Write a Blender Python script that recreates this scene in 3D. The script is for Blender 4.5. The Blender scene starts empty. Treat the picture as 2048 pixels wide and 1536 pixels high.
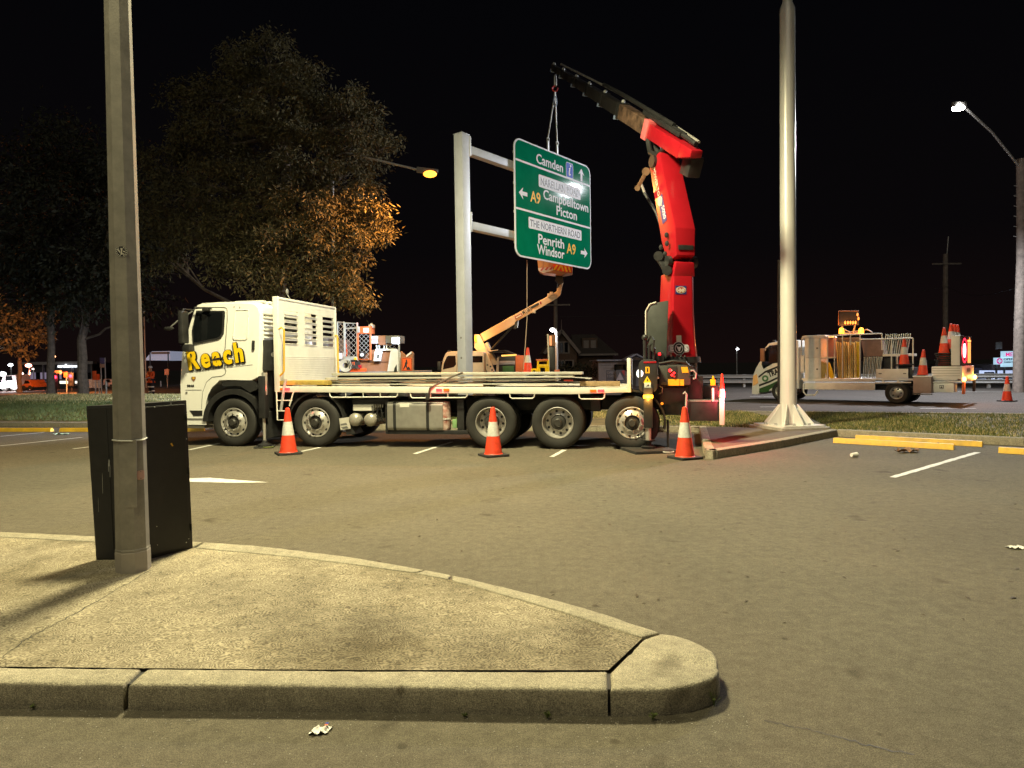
import bpy, bmesh, math, random
from mathutils import Vector, Matrix
import numpy as np
random.seed(7); rng = np.random.default_rng(7)
S = bpy.context.scene; COL = S.collection
PI = math.pi
# ------------------------------------------------------------------ camera
F = 1380.0; CAMZ = 1.67; PITCH = math.atan(39 / F); ROLL = 0.0143
CAMP = Vector((0, 0, CAMZ))
fw = Vector((0, math.cos(PITCH), -math.sin(PITCH)))
up0 = Vector((0, math.sin(PITCH), math.cos(PITCH))); rt0 = Vector((1, 0, 0))
RT = rt0 * math.cos(ROLL) - up0 * math.sin(ROLL)
UP = up0 * math.cos(ROLL) + rt0 * math.sin(ROLL)
cd = bpy.data.cameras.new('camera'); cam = bpy.data.objects.new('camera', cd); COL.objects.link(cam)
cd.sensor_width = 36; cd.lens = 36 * F / 2048; cd.clip_start = .05; cd.clip_end = 2000
cam.matrix_world = Matrix(((RT.x, UP.x, -fw.x, 0), (RT.y, UP.y, -fw.y, 0), (RT.z, UP.z, -fw.z, CAMZ), (0, 0, 0, 1)))
S.camera = cam
# ------------------------------------------------------------------ world: night sky
W = bpy.data.worlds.new('World'); S.world = W; W.use_nodes = True
wn = W.node_tree.nodes; wl = W.node_tree.links
bgn = wn['Background']
sky = wn.new('ShaderNodeTexSky'); sky.sky_type = 'NISHITA'; sky.sun_disc = False
sky.sun_elevation = math.radians(-8); sky.sun_rotation = math.radians(200)
addn = wn.new('ShaderNodeMixRGB'); addn.blend_type = 'ADD'; addn.inputs[0].default_value = 1
tcw = wn.new('ShaderNodeTexCoord'); sxyz = wn.new('ShaderNodeSeparateXYZ'); wl.new(tcw.outputs['Generated'], sxyz.inputs[0])
glow = wn.new('ShaderNodeValToRGB'); ge = glow.color_ramp.elements          # light of the town low in the sky, near black overhead
ge[0].position = 0.0; ge[0].color = (.0062, .0032, .0030, 1); ge[1].position = .45; ge[1].color = (.0014, .0014, .0020, 1); gm = ge.new(.16); gm.color = (.0026, .0020, .0024, 1)
wl.new(sxyz.outputs['Z'], glow.inputs[0]); wl.new(glow.outputs[0], addn.inputs[2])
gain = wn.new('ShaderNodeMixRGB'); gain.blend_type = 'MULTIPLY'; gain.inputs[0].default_value = 1
gain.inputs[2].default_value = (0.02, 0.02, 0.02, 1)
wl.new(sky.outputs[0], gain.inputs[1]); wl.new(gain.outputs[0], addn.inputs[1])
wl.new(addn.outputs[0], bgn.inputs[0]); bgn.inputs[1].default_value = 1.0
# one very soft fill sun from behind the camera, added to lift the tree
sl = bpy.data.lights.new('fill_sun', 'SUN'); sl.energy = 0.3; sl.angle = math.radians(50); sl.color = (1, .92, .7)
so = bpy.data.objects.new('fill_sun', sl); COL.objects.link(so); so.rotation_euler = (math.radians(58), 0, math.radians(-12))
vs = S.view_settings
S.display_settings.display_device = 'sRGB'; vs.view_transform = 'Standard'; vs.look = 'None'; vs.exposure = 0; vs.gamma = 1; vs.use_curve_mapping = False
S.cycles.use_denoising = True
try: S.cycles.denoiser = 'OPENIMAGEDENOISE'
except Exception: pass
S.cycles.max_bounces = 5; S.cycles.diffuse_bounces = 2; S.cycles.glossy_bounces = 3; S.cycles.transmission_bounces = 3
S.cycles.sample_clamp_indirect = 4; S.cycles.sample_clamp_direct = 0; S.cycles.caustics_reflective = False; S.cycles.caustics_refractive = False

# ------------------------------------------------------------------ finding places: image point -> point at a given height / depth
def ray(px, py): return fw + RT * ((px - 1024) / F) - UP * ((py - 768) / F)
def G(px, py, z=0.0):
    r = ray(px, py); t = (z - CAMZ) / r.z; return CAMP + r * t
def D(px, py, y):
    r = ray(px, py); return CAMP + r * (y / r.y)
class Fr:
    """vertical reference plane of a thing; local x along it, local y away, z up"""
    def __init__(s, o, ang): s.o = Vector(o); s.a = ang; s.x = Vector((math.cos(ang), math.sin(ang), 0)); s.y = Vector((-math.sin(ang), math.cos(ang), 0))
    def L(s, px, py, off=0.0):
        r = ray(px, py); t = ((s.o - CAMP).dot(s.y) + off) / r.dot(s.y); p = CAMP + r * t - s.o
        return (p.dot(s.x), p.z)
    def X(s, px, py, off=0.0): return s.L(px, py, off)[0]
    def Z(s, px, py, off=0.0): return s.L(px, py, off)[1]
    def P(s, pts, off=0.0): return [s.L(a, b, off) for a, b in pts]
    def V(s, px, py, off=0.0): a, b = s.L(px, py, off); return Vector((a, off, b))

# ------------------------------------------------------------------ mesh builder
class MB:
    def __init__(s): s.bm = bmesh.new()
    def _bev(s, geom_edges, w, seg=2):
        if w > 0: bmesh.ops.bevel(s.bm, geom=geom_edges, offset=w, segments=seg, profile=.6, affect='EDGES', clamp_overlap=True)
    def box(s, x0, x1, y0, y1, z0, z1, bv=0, seg=2, rot=None):
        r = bmesh.ops.create_cube(s.bm, size=1); vs_ = r['verts']
        c = Vector(((x0 + x1) / 2, (y0 + y1) / 2, (z0 + z1) / 2))
        for v in vs_:
            q = Vector((v.co.x * (x1 - x0), v.co.y * (y1 - y0), v.co.z * (z1 - z0)))
            if rot is not None: q = rot @ q
            v.co = c + q
        if bv: s._bev(list({e for v in vs_ for e in v.link_edges}), bv, seg)
        return s
    def prism(s, pts, y0, y1, bv=0, seg=2, axis='y'):
        def mk(a, b, h): return (a, h, b) if axis == 'y' else ((a, b, h) if axis == 'z' else (h, a, b))
        n = len(pts); A = [s.bm.verts.new(mk(a, b, y0)) for a, b in pts]; B = [s.bm.verts.new(mk(a, b, y1)) for a, b in pts]
        fs = [s.bm.faces.new(A), s.bm.faces.new(B[::-1])]
        for i in range(n): fs.append(s.bm.faces.new((A[i], B[i], B[(i + 1) % n], A[(i + 1) % n])))
        bmesh.ops.recalc_face_normals(s.bm, faces=fs)
        if bv: s._bev(list({e for f in fs for e in f.edges}), bv, seg)
        return s
    def loft(s, rings, cap=True):
        R = [[s.bm.verts.new(p) for p in r] for r in rings]; n = len(R[0]); fs = []
        for a, b in zip(R[:-1], R[1:]):
            for i in range(n): fs.append(s.bm.faces.new((a[i], a[(i + 1) % n], b[(i + 1) % n], b[i])))
        if cap: fs.append(s.bm.faces.new(R[0][::-1])); fs.append(s.bm.faces.new(R[-1]))
        bmesh.ops.recalc_face_normals(s.bm, faces=fs); s.last = fs
        return s
    def cyl(s, p0, p1, r0, r1=None, n=16):
        p0 = Vector(p0); p1 = Vector(p1); r1 = r0 if r1 is None else r1; d = (p1 - p0).normalized()
        u = d.orthogonal().normalized(); v = d.cross(u)
        return s.loft([[p + (u * math.cos(2 * PI * i / n) + v * math.sin(2 * PI * i / n)) * r for i in range(n)] for p, r in ((p0, r0), (p1, r1))])
    def tube(s, path, r, n=8, taper=None):
        P = [Vector(p) for p in path]; rings = []; u = None
        for i, p in enumerate(P):
            d = (P[min(i + 1, len(P) - 1)] - P[max(i - 1, 0)]).normalized()
            if u is None: u = d.orthogonal().normalized()
            else:
                u = u - d * u.dot(d); u = u.normalized() if u.length > 1e-6 else d.orthogonal().normalized()
            v = d.cross(u); rr = r if taper is None else r * taper[i]
            rings.append([p + (u * math.cos(2 * PI * k / n) + v * math.sin(2 * PI * k / n)) * rr for k in range(n)])
        return s.loft(rings)
    def lathe(s, prof, c=(0, 0, 0), axis='y', n=32, cap=False):
        c = Vector(c); rings = []
        for r, h in prof:
            ring = []
            for i in range(n):
                a = 2 * PI * i / n; q = (r * math.cos(a), r * math.sin(a))
                ring.append(c + (Vector((q[0], h, q[1])) if axis == 'y' else Vector((q[0], q[1], h))))
            rings.append(ring)
        return s.loft(rings, cap)
    def beam(s, p0, p1, w, h, side, w1=None, h1=None, bv=0):
        p0 = Vector(p0); p1 = Vector(p1); d = (p1 - p0).normalized(); u = Vector(side); u = (u - d * u.dot(d)).normalized(); v = d.cross(u)
        w1 = w if w1 is None else w1; h1 = h if h1 is None else h1
        rings = [[p + u * (a * ww / 2) + v * (b * hh / 2) for a, b in ((-1, -1), (1, -1), (1, 1), (-1, 1))] for p, ww, hh in ((p0, w, h), (p1, w1, h1))]
        s.loft(rings)
        if bv: s._bev(list({e for f in s.last for e in f.edges}), bv)
        return s
    def arc(s, cx, cz, r0, r1, a0, a1, y0, y1, n=20):
        A = [math.radians(a0 + (a1 - a0) * i / n) for i in range(n + 1)]
        rings = [[(cx + r * math.cos(a), y, cz + r * math.sin(a)) for r, y in ((r0, y0), (r1, y0), (r1, y1), (r0, y1))] for a in A]
        return s.loft(rings)
    def sphere(s, c, r, sx=1, sy=1, sz=1, seg=12):
        q = bmesh.ops.create_uvsphere(s.bm, u_segments=seg, v_segments=max(6, seg // 2 + 2), radius=r)
        for v in q['verts']: v.co = Vector(c) + Vector((v.co.x * sx, v.co.y * sy, v.co.z * sz))
        return s
    def xf(s, m): s.bm.transform(m); return s
    def mesh(s, name, mat, ang=32):
        me = bpy.data.meshes.new(name); s.bm.to_mesh(me); s.bm.free()
        return fin(me, mat, ang)
    def out(s, name, mat, parent=None, ang=32, **kw):
        return link(name, s.mesh(name, mat, ang), parent, **kw)
def fin(me, mat, ang=32):
    for m in (mat if isinstance(mat, (list, tuple)) else [mat]): me.materials.append(m)
    me.polygons.foreach_set('use_smooth', [True] * len(me.polygons))
    try: me.set_sharp_from_angle(angle=math.radians(ang))
    except Exception: pass
    return me
def tag(o, label=None, cat=None, group=None, kind=None):
    if label: o['label'] = label
    if cat: o['category'] = cat
    if group: o['group'] = group
    if kind: o['kind'] = kind
    return o
def link(name, data, parent=None, loc=None, rz=0, **kw):
    o = bpy.data.objects.new(name, data); COL.objects.link(o); o.parent = parent
    if loc is not None: o.location = loc
    if rz: o.rotation_euler = (0, 0, rz)
    return tag(o, **kw)
def empty(name, loc, rz=0, **kw):
    o = link(name, None, None, loc, rz, **kw); o.empty_display_size = .2; return o
def copy_tree(o, parent=None, loc=None, rz=None):
    kids = list(o.children)
    c = o.copy(); COL.objects.link(c); c.parent = parent
    if loc is not None: c.location = loc
    if rz is not None: c.rotation_euler = (0, 0, rz)
    for k in kids: copy_tree(k, c)
    return c
def text_mesh(s, size, bold=0.0, ext=.001, align='LEFT', space=1.0):
    c = bpy.data.curves.new('lettering', 'FONT'); c.body = s; c.size = size; c.offset = bold; c.extrude = ext; c.align_x = align; c.space_character = space; c.resolution_u = 3
    t = bpy.data.objects.new('lettering', c); me = t.to_mesh().copy(); t.to_mesh_clear(); bpy.data.objects.remove(t); bpy.data.curves.remove(c); return me
def text_width(s, size, bold=0.0):
    me = text_mesh(s, size, bold); xs_ = [v.co.x for v in me.vertices]; bpy.data.meshes.remove(me); return max(xs_) - min(xs_)
def text(name, s, mat, parent, M, size, bold=0.0, xs=1.0, ext=.001, align='LEFT', space=1.0, **kw):
    me = text_mesh(s, size, bold, ext, align, space)
    me.transform(Matrix.Diagonal((xs, 1, 1, 1))); me.transform(M); me.materials.clear(); me.materials.append(mat); me.name = name
    return link(name, me, parent, **kw)
def face(o, n=(0, -1, 0), xdir=None, rot=0.0):
    """matrix placing flat art at o, looking along n, its x axis xdir"""
    n = Vector(n).normalized()
    x = Vector(xdir).normalized() if xdir is not None else Vector((0, 0, 1)).cross(n).normalized()
    x = (x - n * x.dot(n)).normalized(); y = n.cross(x)
    if rot: x, y = x * math.cos(rot) + y * math.sin(rot), y * math.cos(rot) - x * math.sin(rot)
    return Matrix(((x.x, y.x, n.x, o[0]), (x.y, y.y, n.y, o[1]), (x.z, y.z, n.z, o[2]), (0, 0, 0, 1)))
def flat(pts, M, th=.002):
    """thin printed shape in the plane of M"""
    b = MB(); b.prism(pts, 0, th, axis='z'); b.xf(M); return b
def rrect(w, h, r, n=5, cx=0, cy=0):
    P = []
    for sx, sy, a0 in ((1, 1, 0), (-1, 1, 90), (-1, -1, 180), (1, -1, 270)):
        for i in range(n + 1):
            a = math.radians(a0 + 90 * i / n); P.append((cx + sx * (w / 2 - r) + r * math.cos(a), cy + sy * (h / 2 - r) + r * math.sin(a)))
    return P
def circ(r, n=24, cx=0, cy=0, ry=None): return [(cx + r * math.cos(2 * PI * i / n), cy + (ry or r) * math.sin(2 * PI * i / n)) for i in range(n)]

# ------------------------------------------------------------------ materials
def mat(name, col, rough=.6, metal=0.0, var=.12, scale=6.0, bump=0.0, bscale=40.0, spec=.5, coat=0.0, col2=None, emit=None, es=0.0, grime=0.0, trans=0.0):
    m = bpy.data.materials.new(name); m.use_nodes = True; nt = m.node_tree; n = nt.nodes; l = nt.links; b = n['Principled BSDF']
    b.inputs['Roughness'].default_value = rough; b.inputs['Metallic'].default_value = metal; b.inputs['Specular IOR Level'].default_value = spec
    if coat: b.inputs['Coat Weight'].default_value = coat; b.inputs['Coat Roughness'].default_value = .08
    if trans: b.inputs['Transmission Weight'].default_value = trans
    tc = n.new('ShaderNodeTexCoord')
    ns = n.new('ShaderNodeTexNoise'); ns.inputs['Scale'].default_value = scale; ns.inputs['Detail'].default_value = 6; ns.inputs['Roughness'].default_value = .65
    l.new(tc.outputs['Object'], ns.inputs['Vector'])
    rp = n.new('ShaderNodeValToRGB'); e = rp.color_ramp.elements
    c = Vector(col[:3]); lo = c * (1 - var); hi = Vector(col2[:3]) if col2 else c * (1 + var)
    e[0].position = .32; e[0].color = (*lo, 1); e[1].position = .68; e[1].color = (*hi, 1)
    l.new(ns.outputs['Fac'], rp.inputs[0]); src = rp.outputs[0]
    if grime:
        n2 = n.new('ShaderNodeTexNoise'); n2.inputs['Scale'].default_value = scale * .35; n2.inputs['Detail'].default_value = 9; l.new(tc.outputs['Object'], n2.inputs['Vector'])
        r2 = n.new('ShaderNodeValToRGB'); r2.color_ramp.elements[0].position = .5; r2.color_ramp.elements[1].position = .75
        l.new(n2.outputs['Fac'], r2.inputs[0]); mx = n.new('ShaderNodeMixRGB'); mx.inputs[2].default_value = (*(c * .35 + Vector((.02, .015, .01))), 1)
        mu = n.new('ShaderNodeMath'); mu.operation = 'MULTIPLY'; mu.inputs[1].default_value = grime; l.new(r2.outputs[0], mu.inputs[0]); l.new(mu.outputs[0], mx.inputs[0]); l.new(src, mx.inputs[1]); src = mx.outputs[0]
    l.new(src, b.inputs['Base Color'])
    # worn gloss: the roughness wanders a little
    rr = n.new('ShaderNodeMapRange'); rr.inputs[3].default_value = max(.02, rough * .8); rr.inputs[4].default_value = min(1, rough * 1.25); l.new(ns.outputs['Fac'], rr.inputs[0]); l.new(rr.outputs[0], b.inputs['Roughness'])
    if bump:
        n3 = n.new('ShaderNodeTexNoise'); n3.inputs['Scale'].default_value = bscale; n3.inputs['Detail'].default_value = 4; l.new(tc.outputs['Object'], n3.inputs['Vector'])
        bp = n.new('ShaderNodeBump'); bp.inputs['Strength'].default_value = bump; bp.inputs['Distance'].default_value = .02; l.new(n3.outputs['Fac'], bp.inputs['Height']); l.new(bp.outputs[0], b.inputs['Normal'])
    if emit: b.inputs['Emission Color'].default_value = (*emit, 1); b.inputs['Emission Strength'].default_value = es
    return m
def lampmat(name, col, es): return mat(name, tuple(min(.8, c) for c in col), .4, emit=col, es=es, var=.02)
def point(name, loc, watts, col, r=.08, parent=None):
    L = bpy.data.lights.new(name, 'POINT'); L.energy = watts; L.color = col; L.shadow_soft_size = r
    o = bpy.data.objects.new(name, L); COL.objects.link(o); o.location = loc; o.parent = parent; return o
def spot(name, loc, to, watts, col, angle=120, blend=.6, r=.12, parent=None):
    L = bpy.data.lights.new(name, 'SPOT'); L.energy = watts; L.color = col; L.shadow_soft_size = r; L.spot_size = math.radians(angle); L.spot_blend = blend
    o = bpy.data.objects.new(name, L); COL.objects.link(o); o.location = loc
    o.rotation_euler = (Vector(to) - Vector(loc)).to_track_quat('-Z', 'Y').to_euler(); o.parent = parent; return o

m_white = mat('cab_paint', (.78, .78, .74), .28, var=.03, coat=.5, scale=2, grime=.06)
m_tray = mat('tray_paint', (.70, .69, .62), .45, var=.06, grime=.18, scale=5)
m_black = mat('black_plastic', (.018, .018, .018), .5, var=.3)
m_steelb = mat('black_steel', (.022, .022, .023), .42, var=.3, bump=.05)
m_cabinet = mat('cabinet_steel', (.012, .0115, .011), .55, var=.35, scale=12, bump=.04, bscale=60)
m_rubber = mat('tyre_rubber', (.022, .021, .019), .75, var=.25, bump=.12, bscale=50, grime=.3)
m_chrome = mat('polished_alloy', (.6, .58, .54), .3, metal=.6, var=.08, scale=9)
m_alloy = mat('dull_alloy', (.5, .49, .46), .38, metal=1, var=.1, scale=8)
m_galv = mat('galvanised_steel', (.46, .47, .47), .5, metal=.35, var=.14, scale=18)
m_glass = mat('dark_glass', (.006, .007, .008), .05, spec=.8, var=.1)
m_yellow = mat('yellow_paint', (.68, .41, .03), .55, var=.18, grime=.5, bump=.1, bscale=60)
m_letter = mat('yellow_vinyl', (.85, .55, .01), .35, var=.05, scale=12)
m_ink = mat('black_vinyl', (.012, .012, .012), .5, var=.2)
m_red = mat('crane_red', (.36, .008, .016), .33, coat=.3, var=.06, scale=3, grime=.08)
m_orange = mat('hi_vis_orange', (.75, .1, .015), .55, var=.1, scale=12)
m_orpaint = mat('orange_paint', (.62, .14, .04), .5, var=.12, grime=.2)
m_cone = mat('cone_red', (.74, .06, .022), .5, var=.2, scale=11, grime=.45, bump=.03)
m_band = mat('cone_band', (.6, .6, .57), .45, var=.18, scale=14, grime=.5)
m_coneb = mat('cone_foot', (.025, .024, .022), .85, var=.3, bump=.1)
m_wood = mat('timber', (.3, .2, .1), .8, var=.3, scale=14, bump=.1)
m_pale = mat('pale_metal', (.6, .58, .52), .45, metal=.2, var=.1, scale=9)
m_grey = mat('grey_steel', (.16, .16, .155), .5, var=.2)
m_wpaint = mat('white_line_paint', (.62, .62, .58), .7, var=.2, scale=25, grime=.5)
m_signw = mat('white_sheeting', (.7, .7, .76), .55, var=.03, spec=.12)
m_blue = mat('blue_sheeting', (.01, .06, .45), .5, var=.05, spec=.08)
m_bark = mat('bark', (.15, .115, .085), .85, var=.4, scale=7, bump=.4, bscale=18)
m_brown = mat('brown_panel', (.27, .12, .06), .55, var=.15, grime=.2)
m_concr = mat('bare_concrete', (.32, .3, .26), .85, var=.18, scale=9, bump=.15, bscale=60, grime=.25)
m_red_e = lampmat('red_lamp', (1, .012, .015), 7)
m_amb_e = lampmat('amber_lamp', (1, .36, .02), 14)
m_wht_e = lampmat('white_lamp', (1, .97, .92), 22)
m_skin = mat('skin', (.45, .26, .18), .6, var=.05)
from mathutils import noise as mnoise
# ------------------------------------------------------------------ ground materials
def asphalt(name, c, spots=True, bump=.8):
    m = bpy.data.materials.new(name); m.use_nodes = True; nt = m.node_tree; n = nt.nodes; l = nt.links; b = n['Principled BSDF']; b.inputs['Roughness'].default_value = .88; b.inputs['Specular IOR Level'].default_value = .3
    tc = n.new('ShaderNodeTexCoord')
    def noise(sc, det=4, ro=.6):
        q = n.new('ShaderNodeTexNoise'); q.inputs['Scale'].default_value = sc; q.inputs['Detail'].default_value = det; q.inputs['Roughness'].default_value = ro; l.new(tc.outputs['Object'], q.inputs['Vector']); return q.outputs['Fac']
    def ramp(src, p0, c0, p1, c1):
        r = n.new('ShaderNodeValToRGB'); e = r.color_ramp.elements; e[0].position = p0; e[0].color = (*c0, 1); e[1].position = p1; e[1].color = (*c1, 1); l.new(src, r.inputs[0]); return r.outputs[0]
    def mul(a, bb, f=1):
        x = n.new('ShaderNodeMixRGB'); x.blend_type = 'MULTIPLY'; x.inputs[0].default_value = f; l.new(a, x.inputs[1]); l.new(bb, x.inputs[2]); return x.outputs[0]
    c = Vector(c)
    base = ramp(noise(.55, 6), .3, c * .87, .7, c * 1.1)
    speck = ramp(noise(170, 3, .8), .38, (.5, .5, .5), .64, (1.6, 1.57, 1.5))
    grain = ramp(noise(45, 5, .7), .35, (.82, .82, .82), .65, (1.15, 1.15, 1.14))
    col = mul(mul(base, speck), grain); col = mul(col, ramp(noise(11, 5, .7), .33, (.8, .79, .78), .67, (1.16, 1.15, 1.14)))
    if spots:
        col = mul(col, ramp(noise(2.3, 2), .22, (.5, .48, .46), .34, (1, 1, 1)))       # oil and tyre marks
        v = n.new('ShaderNodeTexVoronoi'); v.inputs['Scale'].default_value = 3.1; v.inputs['Randomness'].default_value = 1; l.new(tc.outputs['Object'], v.inputs['Vector'])
        col = mul(col, ramp(v.outputs['Distance'], .05, (.5, .47, .44), .085, (1, 1, 1)), .8)   # chewing gum and drips
    l.new(col, b.inputs['Base Color'])
    bp = n.new('ShaderNodeBump'); bp.inputs['Strength'].default_value = bump; bp.inputs['Distance'].default_value = .012; l.new(noise(110, 3, .7), bp.inputs['Height']); l.new(bp.outputs[0], b.inputs['Normal'])
    return m
def broomed():
    m = bpy.data.materials.new('broomed_concrete'); m.use_nodes = True; nt = m.node_tree; n = nt.nodes; l = nt.links; b = n['Principled BSDF']; b.inputs['Roughness'].default_value = .9; b.inputs['Specular IOR Level'].default_value = .25
    tc = n.new('ShaderNodeTexCoord')
    def noise(sc, det=5, ro=.65, dist=0):
        q = n.new('ShaderNodeTexNoise'); q.inputs['Scale'].default_value = sc; q.inputs['Detail'].default_value = det; q.inputs['Roughness'].default_value = ro; q.inputs['Distortion'].default_value = dist; l.new(tc.outputs['Object'], q.inputs['Vector']); return q
    def ramp(src, p0, c0, p1, c1):
        r = n.new('ShaderNodeValToRGB'); e = r.color_ramp.elements; e[0].position = p0; e[0].color = (*c0, 1); e[1].position = p1; e[1].color = (*c1, 1); l.new(src, r.inputs[0]); return r.outputs[0]
    def mul(a, bb, f=1):
        x = n.new('ShaderNodeMixRGB'); x.blend_type = 'MULTIPLY'; x.inputs[0].default_value = f; l.new(a, x.inputs[1]); l.new(bb, x.inputs[2]); return x.outputs[0]
    # swirls of the broom: rings about scattered centres, bent by noise
    nv = noise(2.2, 3); sc = n.new('ShaderNodeVectorMath'); sc.operation = 'SCALE'; sc.inputs[3].default_value = .6; l.new(nv.outputs['Color'], sc.inputs[0])
    av = n.new('ShaderNodeVectorMath'); av.operation = 'ADD'; l.new(tc.outputs['Object'], av.inputs[0]); l.new(sc.outputs[0], av.inputs[1])
    vo = n.new('ShaderNodeTexVoronoi'); vo.inputs['Scale'].default_value = 2.6; l.new(av.outputs[0], vo.inputs['Vector'])
    ml = n.new('ShaderNodeMath'); ml.operation = 'MULTIPLY'; ml.inputs[1].default_value = 150; l.new(vo.outputs['Distance'], ml.inputs[0])
    sn = n.new('ShaderNodeMath'); sn.operation = 'SINE'; l.new(ml.outputs[0], sn.inputs[0])
    fine = noise(75, 4, .75)
    ad = n.new('ShaderNodeMath'); ad.operation = 'MULTIPLY_ADD'; ad.inputs[1].default_value = .085; l.new(sn.outputs[0], ad.inputs[0]); l.new(fine.outputs['Fac'], ad.inputs[2])
    base = ramp(noise(1.1, 7).outputs['Fac'], .3, (.15, .135, .105), .68, (.34, .305, .235))
    rel = ramp(ad.outputs[0], .36, (.42, .4, .37), .62, (1.4, 1.38, 1.3))
    stain = ramp(noise(.6, 8, .7).outputs['Fac'], .36, (.5, .48, .43), .54, (1.05, 1.05, 1.05))
    blot = ramp(noise(14, 4, .7).outputs['Fac'], .33, (.8, .78, .74), .6, (1.08, 1.07, 1.05))
    l.new(mul(mul(mul(base, rel), stain), blot), b.inputs['Base Color'])
    bp = n.new('ShaderNodeBump'); bp.inputs['Strength'].default_value = .5; bp.inputs['Distance'].default_value = .012; l.new(ad.outputs[0], bp.inputs['Height']); l.new(bp.outputs[0], b.inputs['Normal'])
    return m
m_asph = asphalt('car_park_asphalt', (.126, .113, .087)); m_road = asphalt('road_asphalt', (.085, .078, .074), False)
m_broom = broomed()
m_kerb = asphalt('kerb_concrete', (.3, .277, .215), True, .5)
m_earth = mat('bare_earth', (.12, .085, .05), .95, var=.35, scale=6, bump=.4, bscale=30)
m_turf = mat('turf_soil', (.11, .1, .04), .95, var=.35, scale=2.5, bump=.4, bscale=30, col2=(.2, .16, .07))
m_far = mat('dark_ground', (.05, .045, .04), .95, var=.2, scale=.2)

def sheet(name, pts, z, m, parent=None, **kw):
    b = MB(); vs_ = [b.bm.verts.new((p[0], p[1], z)) for p in pts]; f = b.bm.faces.new(vs_)
    if f.normal.z < 0: f.normal_flip()
    bmesh.ops.triangulate(b.bm, faces=[f]); bmesh.ops.recalc_face_normals(b.bm, faces=b.bm.faces)
    for q in b.bm.faces:
        if q.normal.z < 0: q.normal_flip()
    return b.out(name, m, parent, **kw)
sheet('ground', [(-500, -60), (500, -60), (500, 900), (-500, 900)], -.08, m_far, kind='structure')
KL = G(0, 853); KR = G(1398, 864); K2 = G(1674, 873); K3 = G(2048, 892)
sl_ = (KR - KL); KLL = KL - sl_ * 2.0; K3R = K3 + (K3 - K2) * 3
nose = [G(1398, 864), G(1406, 905), G(1410, 913), G(1416, 918), G(1426, 919), G(1480, 910), G(1563, 896), G(1674, 873)]
park = sheet('car_park', [(-60, -40), (60, -40), K3R, K3, K2] + [KR, KL, KLL], 0, m_asph, kind='structure')
R1 = G(1480, 823, .12); R2 = G(2048, 828, .12); rs = (R2 - R1); RL = R1 - rs * 7.5; RR = R2 + rs * 3
nrm = Vector((-rs.y, rs.x, 0)).normalized()
FARR = 30
road = sheet('road', [RL, R1, R2, RR, RR + nrm * FARR, R1 + nrm * FARR, RL + nrm * 45], .1, m_road, kind='structure')
# painted lines
def line(a, b, w=.1, parent=None, z=.004, m=None, name='painted_line'):
    a = Vector((a[0], a[1], 0)); b = Vector((b[0], b[1], 0)); d = (b - a).normalized(); q = Vector((-d.y, d.x, 0)) * w / 2
    n = max(2, int((b - a).length / .12)); bm = MB(); prev = None
    for i in range(n + 1):           # worn, ragged edges
        p = a.lerp(b, i / n); k = random.uniform(.72, 1.0)
        cur = (bm.bm.verts.new((*(p + q * k).xy, z)), bm.bm.verts.new((*(p - q * random.uniform(.75, 1)).xy, z)))
        if prev: bm.bm.faces.new((prev[1], cur[1], cur[0], prev[0]))
        prev = cur
    for f in bm.bm.faces:
        f.normal_update()
        if f.normal.z < 0: f.normal_flip()
    return bm.out(name, m or m_wpaint, parent)
for a, b in (((0, 892), (164, 875)), ((0, 873), (88, 865)), ((146, 898), (178, 894)), ((378, 900), (438, 887)), ((598, 904), (640, 895)), ((829, 908), (904, 884)), ((1103, 914), (1129, 900)), ((1785, 955), (1955, 905))):
    line(G(*a), G(*b), .11, park)
pts = [G(*p) for p in ((300, 956), (383, 957), (420, 956), (470, 960), (537, 965), (470, 966), (383, 964), (300, 966))]
sheet('painted_arrow', [(p.x, p.y) for p in pts], .004, m_wpaint, park)
for a, b in (((1850, 783), (2048, 784)), ((1500, 793), (1548, 793)), ((1840, 817), (1952, 817)), ((1520, 814), (1600, 813))):
    line(G(*a, .1), G(*b, .1), .13, road, .104)
line(G(300, 777, .1), G(350, 775, .1), .15, road, .104)
# ------------------------------------------------------------------ verge with grass
def K_at(t): return KLL.lerp(KR, t / .72) if t < .72 else (KR.lerp(K2, (t - .72) / .08) if t < .8 else (K2.lerp(K3, (t - .8) / .08) if t < .88 else K3.lerp(K3R, (t - .88) / .12)))
def R_at(t):
    x = K_at(t).x; x = x + (1.5 if t > .8 else 0); s = (x - R1.x) / rs.x; return R1 + rs * s
def vh(x, v):
    k = min(1, max(0, (-x - 2.5) / 6)); k = k * k * (3 - 2 * k)
    return .12 + .55 * k * math.sin(min(1, v / .8) * PI / 2) ** 1.3 * (1 if v < .85 else max(.15, 1 - (v - .85) * 4))
NT, NV = 110, 14
vb = MB(); grid = []
for i in range(NT + 1):
    t = i / NT; a = K_at(t); b = R_at(t); row = []
    for j in range(NV + 1):
        v = j / NV; p = a.lerp(b, v); row.append(vb.bm.verts.new((p.x, p.y, vh(p.x, v) + (random.uniform(-.012, .012) if 0 < j < NV else 0))))
    grid.append(row)
for i in range(NT):
    for j in range(NV): vb.bm.faces.new((grid[i][j], grid[i + 1][j], grid[i + 1][j + 1], grid[i][j + 1]))
bmesh.ops.recalc_face_normals(vb.bm, faces=vb.bm.faces)
for f in vb.bm.faces:
    if f.normal.z < 0: f.normal_flip()
vb.out('verge', m_turf, kind='structure', ang=60)
sheet('garden_bed', [(p.x, p.y) for p in nose], .135, m_earth, kind='structure')
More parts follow.
